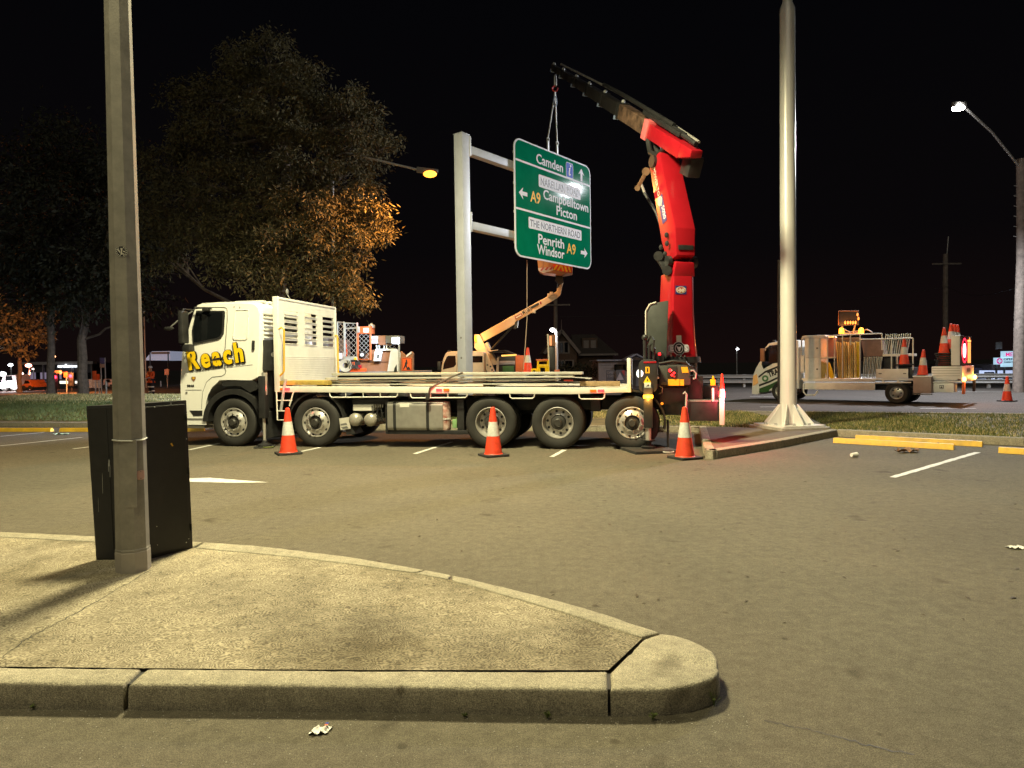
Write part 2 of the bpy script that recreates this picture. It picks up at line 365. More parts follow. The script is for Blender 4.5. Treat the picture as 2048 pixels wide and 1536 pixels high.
# kerbs, stone by stone
def kerb(name, line_, step, h=.13, w=.16, side=1, m=None, z0=-.05):
    root = empty(name, (0, 0, 0), kind='structure')
    P = [Vector((p[0], p[1], 0)) for p in line_]
    for a, b in zip(P[:-1], P[1:]):
        d = b - a; L = d.length; n = max(1, round(L / step)); d.normalize(); q = Vector((-d.y, d.x, 0)) * side
        for i in range(n):
            s0 = a + d * (L * i / n + .006); s1 = a + d * (L * (i + 1) / n - .006)
            c = MB(); pr = [(0, z0), (0, h - .03), (.012, h - .008), (.035, h), (w, h), (w, z0)]
            c.loft([[p + q * u + Vector((0, 0, zz)) for u, zz in pr] for p in (s0, s1)]); c.out('kerb_stone', m or m_kerb, root)
    return root
kerb('kerb', [KLL + (KL - KLL) * .5, KR], 2.4, side=1)
kerb('kerb', nose, 2.0, side=1, h=.15)
kerb('kerb', [K2, K3, K3R], 2.4, side=1, h=.15)
kerb('road_kerb', [RL + (R1 - RL) * .45, R1, R2, RR], 2.4, side=-1, h=.15, w=.28)
# grass blades
def blades(name, n, sampler, hmin, hmax, mats, wid=.006):
    V = np.zeros((n * 3, 3)); 
    for i in range(n):
        p = sampler(); a = random.uniform(0, 2 * PI); h = random.uniform(hmin, hmax); w = wid * random.uniform(.7, 1.5); le = random.uniform(.2, .9) * h; b_ = random.uniform(0, 2 * PI)
        V[i * 3] = (p[0] - w * math.cos(a), p[1] - w * math.sin(a), p[2] - .01); V[i * 3 + 1] = (p[0] + w * math.cos(a), p[1] + w * math.sin(a), p[2] - .01); V[i * 3 + 2] = (p[0] + le * math.cos(b_), p[1] + le * math.sin(b_), p[2] + h)
    me = bpy.data.meshes.new(name); me.from_pydata(V.tolist(), [], [(i * 3, i * 3 + 1, i * 3 + 2) for i in range(n)]); 
    for m in mats: me.materials.append(m)
    me.polygons.foreach_set('material_index', rng.integers(0, len(mats), n)); return me
m_gr1 = mat('grass_green', (.12, .14, .035), .8, var=.3, scale=1.2); m_gr2 = mat('grass_dry', (.5, .4, .18), .85, var=.25, scale=1.2); m_gr3 = mat('grass_dark', (.075, .1, .025), .8, var=.3, scale=1.2)
def samp_v(t0, t1, v0, v1, pw=1.0):
    def f():
        t = random.uniform(t0, t1); v = v0 + (v1 - v0) * random.random() ** pw; p = K_at(t).lerp(R_at(t), v); return (p.x, p.y, vh(p.x, v))
    return f
link('grass', blades('grass', 60000, samp_v(.7, .96, .05, .98), .03, .08, [m_gr1, m_gr3, m_gr1, m_gr2], .008), label='mown green grass on the verge behind the right light mast', cat='grass', kind='stuff')
link('grass', blades('grass', 42000, samp_v(.42, .66, .05, .5), .03, .09, [m_gr1, m_gr3, m_gr3], .010), label='green grass on the lower slope of the bank at left', cat='grass', kind='stuff')
link('grass', blades('grass', 42000, samp_v(.42, .7, .42, 1.0, .8), .03, .08, [m_gr2, m_gr2, m_gr1], .012), label='straw coloured dry grass on the crest of the bank at left', cat='grass', kind='stuff')
# ------------------------------------------------------------------ concrete traffic island in the foreground
IZ = .13
def g2(l, z=IZ): return [G(a, b, z).xy for a, b in l]
isl = empty('traffic_island', (0, 0, 0), kind='structure')
inner = [(-260, 1331), (0, 1333), (255, 1336), (700, 1340), (1217, 1340), (1286, 1275), (1198, 1246), (1051, 1202), (903, 1160), (829, 1145), (700, 1127), (560, 1110), (386, 1095), (188, 1083), (0, 1073), (-260, 1062)]
sheet('concrete_infill', g2(inner, .122), .122, m_broom, isl)
def stone(outer, inn, bv=.022, chip=None):
    P = g2(outer) + g2(inn[::-1]); c = sum((Vector(p) for p in P), Vector((0, 0))) / len(P)
    b = MB(); b.prism([(p[0], p[1]) for p in P], -.06, IZ, axis='z')
    top = [e for e in b.bm.edges if all(v.co.z > 0 for v in e.verts)]
    bmesh.ops.bevel(b.bm, geom=top, offset=bv, segments=3, profile=.5, affect='EDGES', clamp_overlap=True)
    for _ in range(5):                 # weathered: chop the long edges up and let the surface wander
        lg = [e for e in b.bm.edges if e.calc_length() > .09]
        if not lg or len(b.bm.verts) > 9000: break
        bmesh.ops.subdivide_edges(b.bm, edges=lg, cuts=1, use_grid_fill=True)
    bmesh.ops.triangulate(b.bm, faces=[f for f in b.bm.faces if len(f.verts) > 4])
    for v in b.bm.verts:
        if v.co.z > .0:
            n1 = mnoise.noise(v.co * 9) * .004 + mnoise.noise(v.co * 38) * .0018; edge = max(0, mnoise.noise(v.co * 17 + Vector((5, 3, 1))) - .25) * .022 if v.co.z > .1 else 0
            v.co += Vector((n1, n1, n1 * .5)); 
            if edge and v.normal.z < .95: v.co.z -= edge
            if chip is not None and v.co.z > .03:      # broken arris at the tip
                dc = (Vector((v.co.x, v.co.y)) - chip).length
                if dc < .13: k_ = (1 - dc / .13) * max(0, mnoise.noise(v.co * 30) + .35); v.co.z -= k_ * .035; v.co.x -= k_ * .02
    return b.out('kerb_stone', m_kerb, isl, 50)
stone([(-260, 1360), (0, 1366), (246, 1369)], [(-260, 1331), (0, 1333), (283, 1336)])
stone([(256, 1369), (420, 1370), (560, 1371), (700, 1372), (960, 1376), (1215, 1379)], [(292, 1336), (440, 1337), (560, 1338.5), (700, 1340), (960, 1341), (1215, 1341)])
stone([(1221, 1379), (1325, 1378), (1370, 1373), (1403, 1364), (1422, 1357), (1434, 1348), (1440, 1338), (1440, 1328), (1435, 1315), (1426, 1302), (1405, 1289), (1380, 1278), (1350, 1270), (1323, 1265.5)], [(1221, 1342), (1233, 1330), (1287, 1276)], .022, G(1436, 1335, IZ).xy)
stone([(1318, 1264), (1260, 1245), (1198, 1224), (1120, 1202), (1044, 1183), (970, 1165), (905, 1149.5)], [(1282, 1274), (1240, 1260), (1198, 1246), (1120, 1222), (1051, 1202), (980, 1181), (903, 1160)], .012)
stone([(901, 1149), (852, 1139.5)], [(895, 1158), (831, 1145.5)], .012)
stone([(848, 1139), (780, 1127), (700, 1113.5), (600, 1101), (506, 1090.6), (409, 1084)], [(826, 1144.5), (770, 1137), (700, 1127), (600, 1115), (500, 1105), (390, 1095)], .012)
stone([(404, 1083.5), (300, 1078), (188, 1072), (0, 1063), (-260, 1052)], [(383, 1094.5), (300, 1089), (188, 1083), (0, 1073), (-260, 1062)], .012)
for P_ in ([(238, 1361), (264, 1361), (302, 1337), (270, 1337)], [(1205, 1371), (1232, 1371), (1246, 1336), (1208, 1342)], [(1222, 1346), (1236, 1338), (1316, 1268), (1290, 1272)], [(895, 1151), (912, 1154), (906, 1159), (890, 1157)], [(842, 1141), (858, 1143), (838, 1145), (822, 1143)], [(398, 1085), (414, 1087), (398, 1094), (380, 1092)]):
    b = MB(); b.prism([tuple(p) for p in g2(P_)], -.06, .112, axis='z'); b.out('joint_light_stop', m_ink, isl)  # dark blocks added in the joints to stop light leaking through the gaps
# longer crack in the asphalt at lower right
ca = MB(); P = []
cq = [G(a, b_, .003) for a, b_ in ((1530, 1440), (1580, 1452), (1640, 1464), (1700, 1480), (1770, 1500), (1830, 1508))]
for a, b_ in zip(cq[:-1], cq[1:]):
    for k in range(7): P.append(a.lerp(b_, k / 7) + Vector((random.uniform(-.008, .008), random.uniform(-.012, .012), 0)))
for a, b_ in zip(P[:-1], P[1:]):
    d = (b_ - a).normalized(); q = Vector((-d.y, d.x, 0)) * random.uniform(.0008, .0024); ca.bm.faces.new([ca.bm.verts.new(v) for v in (a - q, b_ - q, b_ + q, a + q)])
ca.out('crack', m_ink, park)
# crack running out from the pole across the slab
cr = MB()
cpts = [G(a, b, .1235) for a, b in ((300, 1140), (262, 1163), (215, 1190), (170, 1215), (120, 1243), (80, 1262), (40, 1285), (0, 1322))]
P = []
for a, b in zip(cpts[:-1], cpts[1:]):
    for k in range(6): p = a.lerp(b, k / 6); P.append(p + Vector((random.uniform(-.012, .012), random.uniform(-.012, .012), 0)))
for a, b in zip(P[:-1], P[1:]):
    d = (b - a).normalized(); q = Vector((-d.y, d.x, 0)) * random.uniform(.0015, .004)
    cr.bm.faces.new([cr.bm.verts.new(v) for v in (a - q, b - q, b + q, a + q)])
cr.out('crack', m_ink, isl)
# weeds, twigs and grit along the foot of the kerb
m_weed = mat('weed', (.1, .13, .03), .8, var=.3)
def weed(px, py, n, h, label):
    c = G(px, py); b = MB()
    for i in range(n):
        a = random.uniform(0, 2 * PI); l = random.uniform(.4, 1) * h; sp = random.uniform(.2, .8)
        e = c + Vector((math.cos(a) * l * sp, math.sin(a) * l * sp, l)); b.tube([c, c.lerp(e, .55) + Vector((0, 0, .1 * l)), e], .0013, 4, [1, .8, .3])
        for k in range(3):
            q = c.lerp(e, .4 + .25 * k); b.bm.faces.new([b.bm.verts.new(q + Vector(v)) for v in ((0, 0, 0), (random.uniform(-.012, .012), random.uniform(-.012, .012), .004), (random.uniform(-.02, .02), random.uniform(-.02, .02), .01))])
    b.out('weed', m_weed, label=label, cat='weed')
weed(1095, 1437, 9, .035, 'small green weed at the kerb foot left of the joint to the nose')
weed(1305, 1441, 9, .04, 'small green weed at the kerb foot under the island nose')
weed(1428, 1412, 7, .09, 'taller dry weed at the rounded tip of the island')
weed(68, 1419, 5, .035, 'dry weed stalk at the kerb foot at far left')
weed(930, 1434, 6, .02, 'tiny weed at the kerb foot below the middle of the island')
gr = MB()
for i in range(420):
    px = random.uniform(0, 1500); py = (1416 + px * .018 + random.expovariate(1 / 9)) if random.random() < .55 else random.uniform(1430, 1536)
    c = G(px, py); r = random.uniform(.0015, .0045); v6 = [gr.bm.verts.new((c.x + a * r, c.y + b_ * r * 1.2, r * .4 + z_ * r * .7)) for a, b_, z_ in ((1, 0, 0), (0, 1, 0), (-1, 0, 0), (0, -1, 0), (0, 0, 1))]
    for i4 in range(4): gr.bm.faces.new((v6[i4], v6[(i4 + 1) % 4], v6[4]))
gr.out('grit', m_concr, label='loose grit on the asphalt along the kerb foot', cat='grit', kind='stuff')
m_leaf = mat('dry_leaf', (.05, .035, .018), .8, var=.4)
lv = MB()
for i in range(70):
    px = random.uniform(500, 2048); py = random.uniform(925, 1250); c = G(px, py, .004); a = random.uniform(0, PI); l = random.uniform(.012, .04); w = l * .3
    d = Vector((math.cos(a), math.sin(a), 0)); q = Vector((-d.y, d.x, 0))
    lv.bm.faces.new([lv.bm.verts.new(c + v) for v in (-d * l, -q * w + Vector((0, 0, .006)), d * l, q * w + Vector((0, 0, .003)))])
lv.out('fallen_leaves', m_leaf, label='scattered dry leaves on the car park asphalt', cat='leaves', kind='stuff')
# ------------------------------------------------------------------ wheel stops
def wheel_stop(a, b, label, col=None, w=.15, h=.1):
    a = Vector((a[0], a[1], 0)); b = Vector((b[0], b[1], 0)); d = (b - a).normalized(); q = Vector((-d.y, d.x, 0)); z = Vector((0, 0, 1))
    m = MB(); m.loft([[p + q * u + z * v for u, v in ((-w / 2, 0), (-w / 2 + .03, h - .01), (-w / 2 + .045, h), (w / 2 - .045, h), (w / 2 - .03, h - .01), (w / 2, 0))] for p in (a, a.lerp(b, .5), b)])
    m._bev([e for e in m.bm.edges if all(v.co.z > .01 for v in e.verts)], .006, 1)
    o = m.out('wheel_stop', m_yellow, label=label, cat='wheel stop', group='yellow wheel stops')
    for t in (.12, .88):
        c = a.lerp(b, t); k = MB(); k.cyl(c + z * (h - .002), c + z * (h + .008), .016, n=8); k.out('bolt', m_grey, o)
    return o
wheel_stop(G(1668, 885), G(1908, 899), 'nearer of two yellow concrete wheel stops right of the light mast')
wheel_stop(G(1712, 879), G(1965, 893), 'farther yellow concrete wheel stop, partly behind another')
wheel_stop(G(1998, 905), G(2200, 918), 'yellow wheel stop cut by the right edge of the photo')
wheel_stop(G(-60, 863), G(104, 863), 'yellow wheel stop at the left edge of the photo by the grass bank')
wheel_stop(G(122, 863), G(290, 863), 'yellow wheel stop partly hidden behind the black cabinet')
wheel_stop(G(372, 863), G(409, 862), 'short stretch of yellow wheel stop showing under the truck cab')
# ------------------------------------------------------------------ foreground lamp pole (octagonal), double outreach
m_pole = mat('weathered_pole', (.21, .195, .165), .62, var=.22, scale=7, bump=.1, bscale=70, grime=.35)
m_polep = mat('pole_foot_paint', (.3, .27, .23), .6, var=.1, grime=.2)
PB = G(267, 1139, .122); PT = D(235, 0, PB.y + .0)
lean = (PT - PB); pz = lean.length; axis = Vector((lean.x / lean.z, lean.y / lean.z, 1))
pole = empty('light_pole', PB, label='octagonal weathered grey lamp pole standing on the foreground island', cat='light pole')
R0 = 29.6 * PB.y / F; R1_ = 22.6 * PB.y / F; OR = math.radians(12); PH = 9.6
def octo(z, r, rot=PI / 8 + math.radians(12)): return [axis * z + Vector((r * math.cos(rot + i * PI / 4), r * math.sin(rot + i * PI / 4), 0)) for i in range(8)]
def pr(z): return R0 * 1.04 + (R1_ * 1.04 - R0 * 1.04) * z / pz
b = MB(); b.loft([octo(z, pr(z)) for z in (.16, .6, 1.2, 2.4, 4.0, 6.5, PH)]); b.out('shaft', m_pole, pole, 20)
b = MB(); b.loft([octo(z, r) for z, r in ((-.02, pr(0) + .006), (.15, pr(.15) + .006), (.162, pr(.16) + .001))]); b.out('foot', m_polep, pole, 20)
b = MB(); b.loft([octo(.16, pr(.16) + .0045), octo(.172, pr(.17) + .0045), octo(.178, pr(.18) + .001)]); b.out('foot_rim', m_pole, pole, 20)
zb = (1139 - 874) / 1139 * pz
b = MB(); ring = octo(0, 1)
b.tube([axis * zb + Vector(((pr(zb) + .005) * math.cos(a), (pr(zb) + .005) * math.sin(a), .004 * math.sin(a * 2))) for a in [PI / 8 + OR + k * PI / 4 for k in range(-4, 2)]], .006, 6); b.out('wire_band', m_band, pole)
# access cover: a slightly proud panel below the band on the face turned to the camera
fn = Vector((math.cos(-PI / 2 - .02), math.sin(-PI / 2), 0))
def on_face(k, px, py):     # point on octagon face k (0 = toward camera) by image position
    a = -PI / 2 + OR + k * PI / 4; nn = Vector((math.cos(a), math.sin(a), 0)); z = (1139 - py) / 1139 * pz
    o = PB + axis * z + nn * (pr(z) * math.cos(PI / 8)); r = ray(px, py); t = (o - CAMP).dot(nn) / r.dot(nn); return CAMP + r * t - PB, nn
pts = [on_face(0, *p)[0] for p in ((250, 880), (273, 880), (274, 1015), (252, 1015))]
o, nn = on_face(0, 262, 948); o = o + nn * .0025
b = MB(); b.loft([[p - nn * .004 for p in pts], [p + nn * .003 for p in pts]]); b.out('access_cover', m_pole, pole, 20)
o, nn = on_face(1, 281, 950); m_tagp = mat('pole_tag', (.5, .3, .26), .5, var=.06)
M_ = face(o + nn * .001, nn); flat(rrect(.055, .07, .012), M_, .003).out('number_tag', m_tagp, pole)
for s in (-1, 1): flat(circ(.004, 8, 0, s * .026), face(o + nn * .004, nn), .003).out('rivet', m_grey, pole)
# round sticker with a ring of marks
o, nn = on_face(0, 243, 503); Ms = lambda d: face(o + nn * d, nn)
stk = flat(circ(.046, 28), Ms(.001), .0008).out('sticker', m_ink, pole)
m_stw = mat('sticker_print', (.55, .52, .45), .6, var=.05)
b = MB()
ringv = [[(r * math.cos(2 * PI * i / 28), r * math.sin(2 * PI * i / 28)) for i in range(28)] for r in (.041, .0435)]
for i in range(28):
    j = (i + 1) % 28; b.bm.faces.new([b.bm.verts.new((*p, 0)) for p in (ringv[0][i], ringv[1][i], ringv[1][j], ringv[0][j])])
b.xf(Ms(.0026)); b.out('sticker_ring', m_stw, stk)
b = MB()
for i in range(15):
    a = 2 * PI * i / 15 + .2
    if i in (3, 4, 11): continue
    c = (.033 * math.cos(a), .033 * math.sin(a)); b.prism([(c[0] + .0048 * math.cos(q), c[1] + .0048 * math.sin(q)) for q in [a + PI / 4 + k * PI / 2 for k in range(4)]], 0, .0008, axis='z')
k_ = .85
b.prism([(-.008, -.024), (.007, -.024), (.004, .0), (.009, .024), (-.006, .025), (-.002, .0)], 0, .0008, axis='z')
b.prism([(-.028, .012), (-.022, .02), (-.006, -.004), (-.01, -.012)], 0, .0008, axis='z'); b.prism([(.01, .006), (.026, .002), (.024, -.006), (.012, -.002)], 0, .0008, axis='z'); b.prism([(.008, -.012), (.022, -.02), (.018, -.024), (.006, -.018)], 0, .0008, axis='z')
b.xf(Ms(.0024)); b.out('sticker_mark', m_stw, stk)
# outreach arms and lamps at the top (above the picture)
top = axis * PH
KEYCOL = (1, .9, .52)
for dx, dy, wt, nm in ((.75, 4.0, 12000, 'far'), (-.3, -3.0, 2200, 'near')):
    e = top + Vector((dx, dy, .35)); b = MB(); b.tube([top - axis * .3, top + Vector((dx * .3, dy * .3, .28)), e], .045, 8); arm = b.out('outreach_arm', m_pole, pole)
    d = Vector((dx, dy, 0)).normalized(); b = MB(); b.beam(e - d * .1, e + d * .55, .28, .12, (d.y, -d.x, 0), .2, .07, .02); lum = b.out('lamp_head', m_grey, pole)
    b = MB(); q = e + d * .25; b.prism(rrect(.2, .4, .05), -.012, 0, axis='z'); b.xf(Matrix.Translation(q + Vector((0, 0, -.062)))); b.out('lens', lampmat('lamp_lens_' + nm, KEYCOL, 30), lum)
    spot('lamp_light', PB + q + Vector((0, 0, -.12)), PB + q + Vector((dx * .12, dy * .12, -3)), wt, KEYCOL, 158, .7, .65)
# ------------------------------------------------------------------ black steel cabinet behind the pole
cb = Fr(G(300, 1117, .122), 0)
root = empty('cabinet', (0, 0, 0), label='tall matt black steel cabinet standing right behind the lamp pole', cat='cabinet')
ya = G(192, 1120, .122); yb = G(296, 1119, .122); yc = G(386, 1096, .122)
yd = ya + (yc - yb)
zt = D(172, 812, ya.y).z; zt2 = D(372, 800, yc.y).z
def tp(p, px, py): q = D(px, py, p.y); return q
ta = tp(ya, 172, 812); tb = tp(yb, 285, 806.5); tcx = tp(yc, 373, 800); td = ta + (tcx - tb)
b = MB(); b.loft([[ya, yb, yc, yd], [ta, tb, tcx, td]]); b._bev(list(b.bm.edges), .006, 2); body = b.out('body', m_cabinet, root)
def on(p0, p1, t0, t1, u, v): return p0.lerp(p1, u).lerp(t0.lerp(t1, u), v)
def panel(u0, u1, v0, v1, d, name, m, par, A=yb, B=yc, TA=tb, TB=tcx):
    nn = (B - A).cross(Vector((0, 0, 1))).normalized()
    Q = [on(A, B, TA, TB, u, v) for u, v in ((u0, v0), (u1, v0), (u1, v1), (u0, v1))]
    k = MB(); k.loft([[q - nn * .004 for q in Q], [q + nn * d for q in Q]]); k._bev(list(k.bm.edges), .002, 1); return k.out(name, m, par)
panel(.04, .93, .02, .975, .006, 'door', m_cabinet, root)
for v in (.12, .5, .86): panel(.955, .975, v, v + .05, .016, 'hinge', m_cabinet, root)
panel(.03, .36, .01, .985, .005, 'side_panel', m_cabinet, root, ya, yb, ta, tb); panel(.38, .97, .01, .985, .005, 'side_panel', m_cabinet, root, ya, yb, ta, tb)
nn = (yc - yb).cross(Vector((0, 0, 1))).normalized()
for u, v in ((.25, .97), (.62, .985), (.95, .74), (.9, .07), (.84, .05), (.2, .2), (.2, .08)):
    q = on(yb, yc, tb, tcx, u, v) + nn * .0065; flat(circ(random.uniform(.003, .006), 7), face(q, nn), .002).out('bolt', m_galv, root)
m_ys = mat('yellow_sticker', (.6, .35, .03), .5); q = on(yb, yc, tb, tcx, .60, .715) + nn * .0065; flat([(-.012, .008), (.0, .014), (.014, -.012), (.004, -.016)], face(q, nn), .001).out('sticker', m_ys, root)
n2 = (yb - ya).cross(Vector((0, 0, 1))).normalized(); m_scr = mat('scratch', (.35, .35, .33), .6)
for u, v, l, w in ((.36, .63, .06, .006), (.37, .58, .11, .002), (.345, .6, .07, .002), (.22, .5, .17, .0012), (.12, .36, .12, .0008)):
    q = on(ya, yb, ta, tb, u, v) + n2 * .0055; flat([(-w, -l / 2), (w * .4, -l / 2), (w, l * .2), (w * .2, l / 2), (-w * .6, l * .3)], face(q, n2), .0008).out('scratch', m_scr, root)
# ------------------------------------------------------------------ crane truck
TA_ = G(469, 893); TB_ = G(1265, 900); tang = math.atan2(TB_.y - TA_.y, TB_.x - TA_.x)
T = Fr(TA_, tang); TW = 2.46
truck = empty('crane_truck', TA_, tang, label='white five axle flatbed crane truck parked across the car park behind orange cones', cat='truck')
X = T.X; Z = T.Z
def tube_px(name, pts, r, m, par, off=0.0, n=8): b = MB(); b.tube([T.V(*p, off) for p in pts], r, n); return b.out(name, m, par)
# --- wheels
WR = .52
m_hub = mat('greasy_hub', (.03, .028, .025), .5, var=.4)
def wheel(kind):
    b = MB(); w = .29
    b.lathe([(.30, .02), (.33, .0), (.42, -.012), (.475, .0), (.505, .02), (WR, .05), (WR, w - .05), (.505, w - .02), (.475, w), (.33, w), (.30, w - .02)], n=48)
    for i in range(3): b.lathe([(WR + .001, .09 + i * .05), (WR - .002, .095 + i * .05), (WR + .001, .1 + i * .05)], n=48)
    t = b.out('wheel', m_rubber, None)
    b = MB()
    if kind == 'front': prof = [(.305, .03), (.31, .0), (.296, -.004), (.285, .02), (.26, .035), (.24, .02), (.17, -.03), (.15, -.035), (.14, .0)]
    else: prof = [(.305, .03), (.31, .0), (.296, -.004), (.285, .03), (.27, .12), (.255, .17), (.17, .175), (.14, .16)]
    b.lathe(prof, n=40); rim = b.out('rim', m_chrome, t)
    b = MB(); y0 = -.07 if kind == 'front' else .0
    b.lathe([(.0001, y0 - .01), (.06, y0 - .01), (.08, y0 + .01), (.085, y0 + .06), (.13, y0 + .07), (.15, y0 + .1), (.15, .2)], n=24); b.out('hub', m_hub, t)
    yn = -.035 if kind == 'front' else .165
    nut = None
    for i in range(10):
        a = 2 * PI * i / 10; c = (.185 * math.cos(a), .185 * math.sin(a))
        if nut is None:
            k = MB(); k.cyl((0, -.035, 0), (0, .012, 0), .014, .018, 6); nut = k.mesh('wheel_nut', m_alloy)
        link('wheel_nut', nut, t, (c[0], yn, c[1]))
    hole = None
    for i in range(10):
        a = 2 * PI * (i + .5) / 10; r = .262 if kind == 'front' else .222; yy = .028 if kind == 'front' else .168
        if hole is None:
            k = MB(); k.cyl((0, -.006, 0), (0, .004, 0), .026, n=12); hole = k.mesh('hand_hole', m_black)
        link('hand_hole', hole, t, (r * math.cos(a), yy, r * math.sin(a)))
    return t
wf = wheel('front'); wr_ = wheel('rear'); first = {wf: 1, wr_: 1}
wx = []
for px, py, pr_ in ((469, 893, wf), (633, 894.3, wf), (982, 896, wr_), (1116, 898.5, wr_), (1265, 900, wf)):
    x = X(px, py); wx.append(x); o = pr_
    if first[pr_]: first[pr_] = 0; o.parent = truck; o.location = (x, 0, WR)
    else: o = copy_tree(pr_, truck, (x, 0, WR))
    o.rotation_euler = (0, random.uniform(0, .6), 0)
    q = copy_tree(pr_, truck, (x, TW, WR)); q.rotation_euler = (0, 0, PI)
inner = MB(); inner.lathe([(.3, .0), (.47, .0), (WR, .04), (WR, .25), (.47, .29), (.3, .29)], n=32); inm = inner.mesh('inner_tyre', m_rubber)
for x in wx[2:4]:
    for y in (.33, TW - .62): link('inner_tyre', inm, truck, (x, y, WR))
for x in wx:
    b = MB(); b.cyl((x, .3, WR), (x, TW - .3, WR), .09, n=12); b.sphere((x, TW / 2, WR), .22, 1, .9, 1, 14); b.out('axle', m_steelb, truck)
# --- chassis
zc = 1.0
xf, xr = X(372, 840), X(1400, 800)
for y in (.8, 1.6):
    b = MB(); b.box(xf + .5, xr - .1, y, y + .08, .72, zc - .02, .01); b.out('chassis_rail', m_steelb, truck)
for x in [wx[0] + .4 + i * .95 for i in range(9)]:
    b = MB(); b.box(x, x + .08, .88, 1.6, .76, .94); b.out('cross_member', m_steelb, truck)
b = MB(); b.box(wx[0] - .5, wx[0] + 1.1, .75, 1.7, .5, 1.15, .06); b.out('engine', m_steelb, truck)
# --- cab
cab = MB()
cp = T.P([(371, 851), (358, 800), (357, 772), (358, 745), (361, 706), (366, 680), (375, 642), (383, 615), (388, 608), (396, 604.5), (430, 602.5), (470, 601.5), (498, 602), (510, 604), (518, 611), (521, 625), (522, 700), (520, 755), (507, 762), (460, 761), (443, 762), (430, 767), (420, 776), (412, 791), (408, 806), (407, 822), (409, 851)])
CX0 = min(p[0] for p in cp)
n = len(cp); NY = 10; zr = max(p[1] for p in cp); ZB = Z(445, 690)
ys = [0, .015, .06, .16, .5, TW / 2, TW - .5, TW - .16, TW - .06, TW - .015, TW]
cx = sum(p[0] for p in cp) / n
rings = []
for y in ys:
    e = min(y, TW - y); ins = .05 * (1 - min(1, e / .16)) ** 2           # rounded shoulders
    ring = []
    for (a, c) in cp:
        k = max(0, (c - ZB) / (zr - ZB)); yy = y + (1 if y < TW / 2 else -1) * .05 * k * (1 - min(1, e / .6))
        bow = .11 * (1 - (abs(y - TW / 2) / (TW / 2)) ** 2.2) if a < cx - .45 else 0     # curved windscreen
        ring.append((a + (ins if a < cx else -ins) - bow, yy, c - ins * (1.0 if c > ZB else -.3)))
    rings.append(ring)
cab.loft(rings); cabo = cab.out('cab', m_white, truck, 40)
SIDE = lambda x, z, d=.0: Vector((x, (.05 * max(0, (z - ZB) / (zr - ZB))) - d, z))
def cabart(pts, d0, d1):
    L = T.P(pts); b = MB(); b.loft([[SIDE(a, c, d0) for a, c in L], [SIDE(a, c, d1) for a, c in L]]); return b
cabart([(390, 621), (446, 621), (448, 624), (446, 668), (442, 675), (436, 678.5), (394, 687), (386, 688), (383, 660)], -.03, .004).out('window_seal', m_black, cabo)
cabart([(391, 624), (443, 624), (444, 626), (443, 666), (439, 672), (434, 675), (394, 683.5), (388, 684), (386, 660)], -.02, .009).out('door_window', m_glass, cabo)
def seam(name, pts, m, r=.0065, d=.0, par=None):
    b = MB(); b.tube([SIDE(*T.L(*p), d) for p in pts], r, 6); return b.out(name, m, par or cabo)
seam('door_seam', [(384, 620), (388, 614), (446, 614), (452, 617), (453, 640), (450, 700), (449, 735), (452, 742), (450, 748), (444, 752)], m_grey)
seam('door_seam', [(444, 752), (425, 754), (413, 764), (405, 785), (403, 818)], m_grey)
seam('panel_seam', [(371, 780), (403, 780)], m_grey); seam('panel_seam', [(371, 744), (404, 741), (450, 735), (505, 729)], m_grey, .003)
seam('blank_panel', [(470, 620), (494, 619.5), (495, 623), (494, 676), (490, 678), (468, 678), (466, 675), (468, 623), (470, 620)], m_white, .007)
seam('crease', [(364, 722), (368, 716), (372, 690)], m_white, .01)
cabart([(504, 681), (508.5, 681), (508.5, 700), (504, 700)], -.02, .012).out('air_vent', m_black, cabo)
cabart([(424, 732), (441, 727), (442, 733.5), (426, 736)], -.01, .02).out('door_handle', m_black, cabo)
cabart([(428, 717), (445, 714.5), (446, 718), (429, 721)], -.01, .03).out('door_handle', m_black, cabo)
cabart([(379, 821), (405, 821), (405, 832), (387, 832)], -.02, .006).out('step_well', m_black, cabo)
cabart([(369, 836.5), (407, 836.5), (407, 839), (369, 839)], -.02, .012).out('step_edge', m_grey, cabo)
cabart([(366, 852), (409, 852), (409, 856.5), (367, 856.5)], -.3, .006).out('lower_step', m_alloy, cabo)
for px, py in ((465.5, 613.5), (477, 614)): seam('marker_dimple', [(px, py), (px + 1, py)], m_ink, .012)
seam('indicator', [(372, 785), (375, 785)], m_grey, .02)
# windscreen and grille on the front
b = MB()
wl_ = [(362.5, 700), (366.5, 680), (375.5, 642), (383.5, 615)]
rings = []
for y in (.12, .4, .8, TW / 2, TW - .8, TW - .4, TW - .12):
    bow = .11 * (1 - (abs(y - TW / 2) / (TW / 2)) ** 2.2); ring = [(a - bow - .006, y, c) for a, c in T.P(wl_)]; rings.append(ring + [(a + .05, y2, c) for (a, y2, c) in ring[::-1]])
b.loft(rings); b.out('windscreen', m_glass, cabo)
b = MB()
for k in range(5):
    z = .75 + k * .13; b.box(CX0 - .13, CX0 + .06, .35, TW - .35, z, z + .07, .015)
b.out('grille', m_black, cabo)
for s in (0, 1):
    y0 = .06 if not s else TW - .5; b = MB(); b.box(CX0 - .03, CX0 + .1, y0, y0 + .44, .52, .74, .03); b.out('headlight', m_glass, cabo)
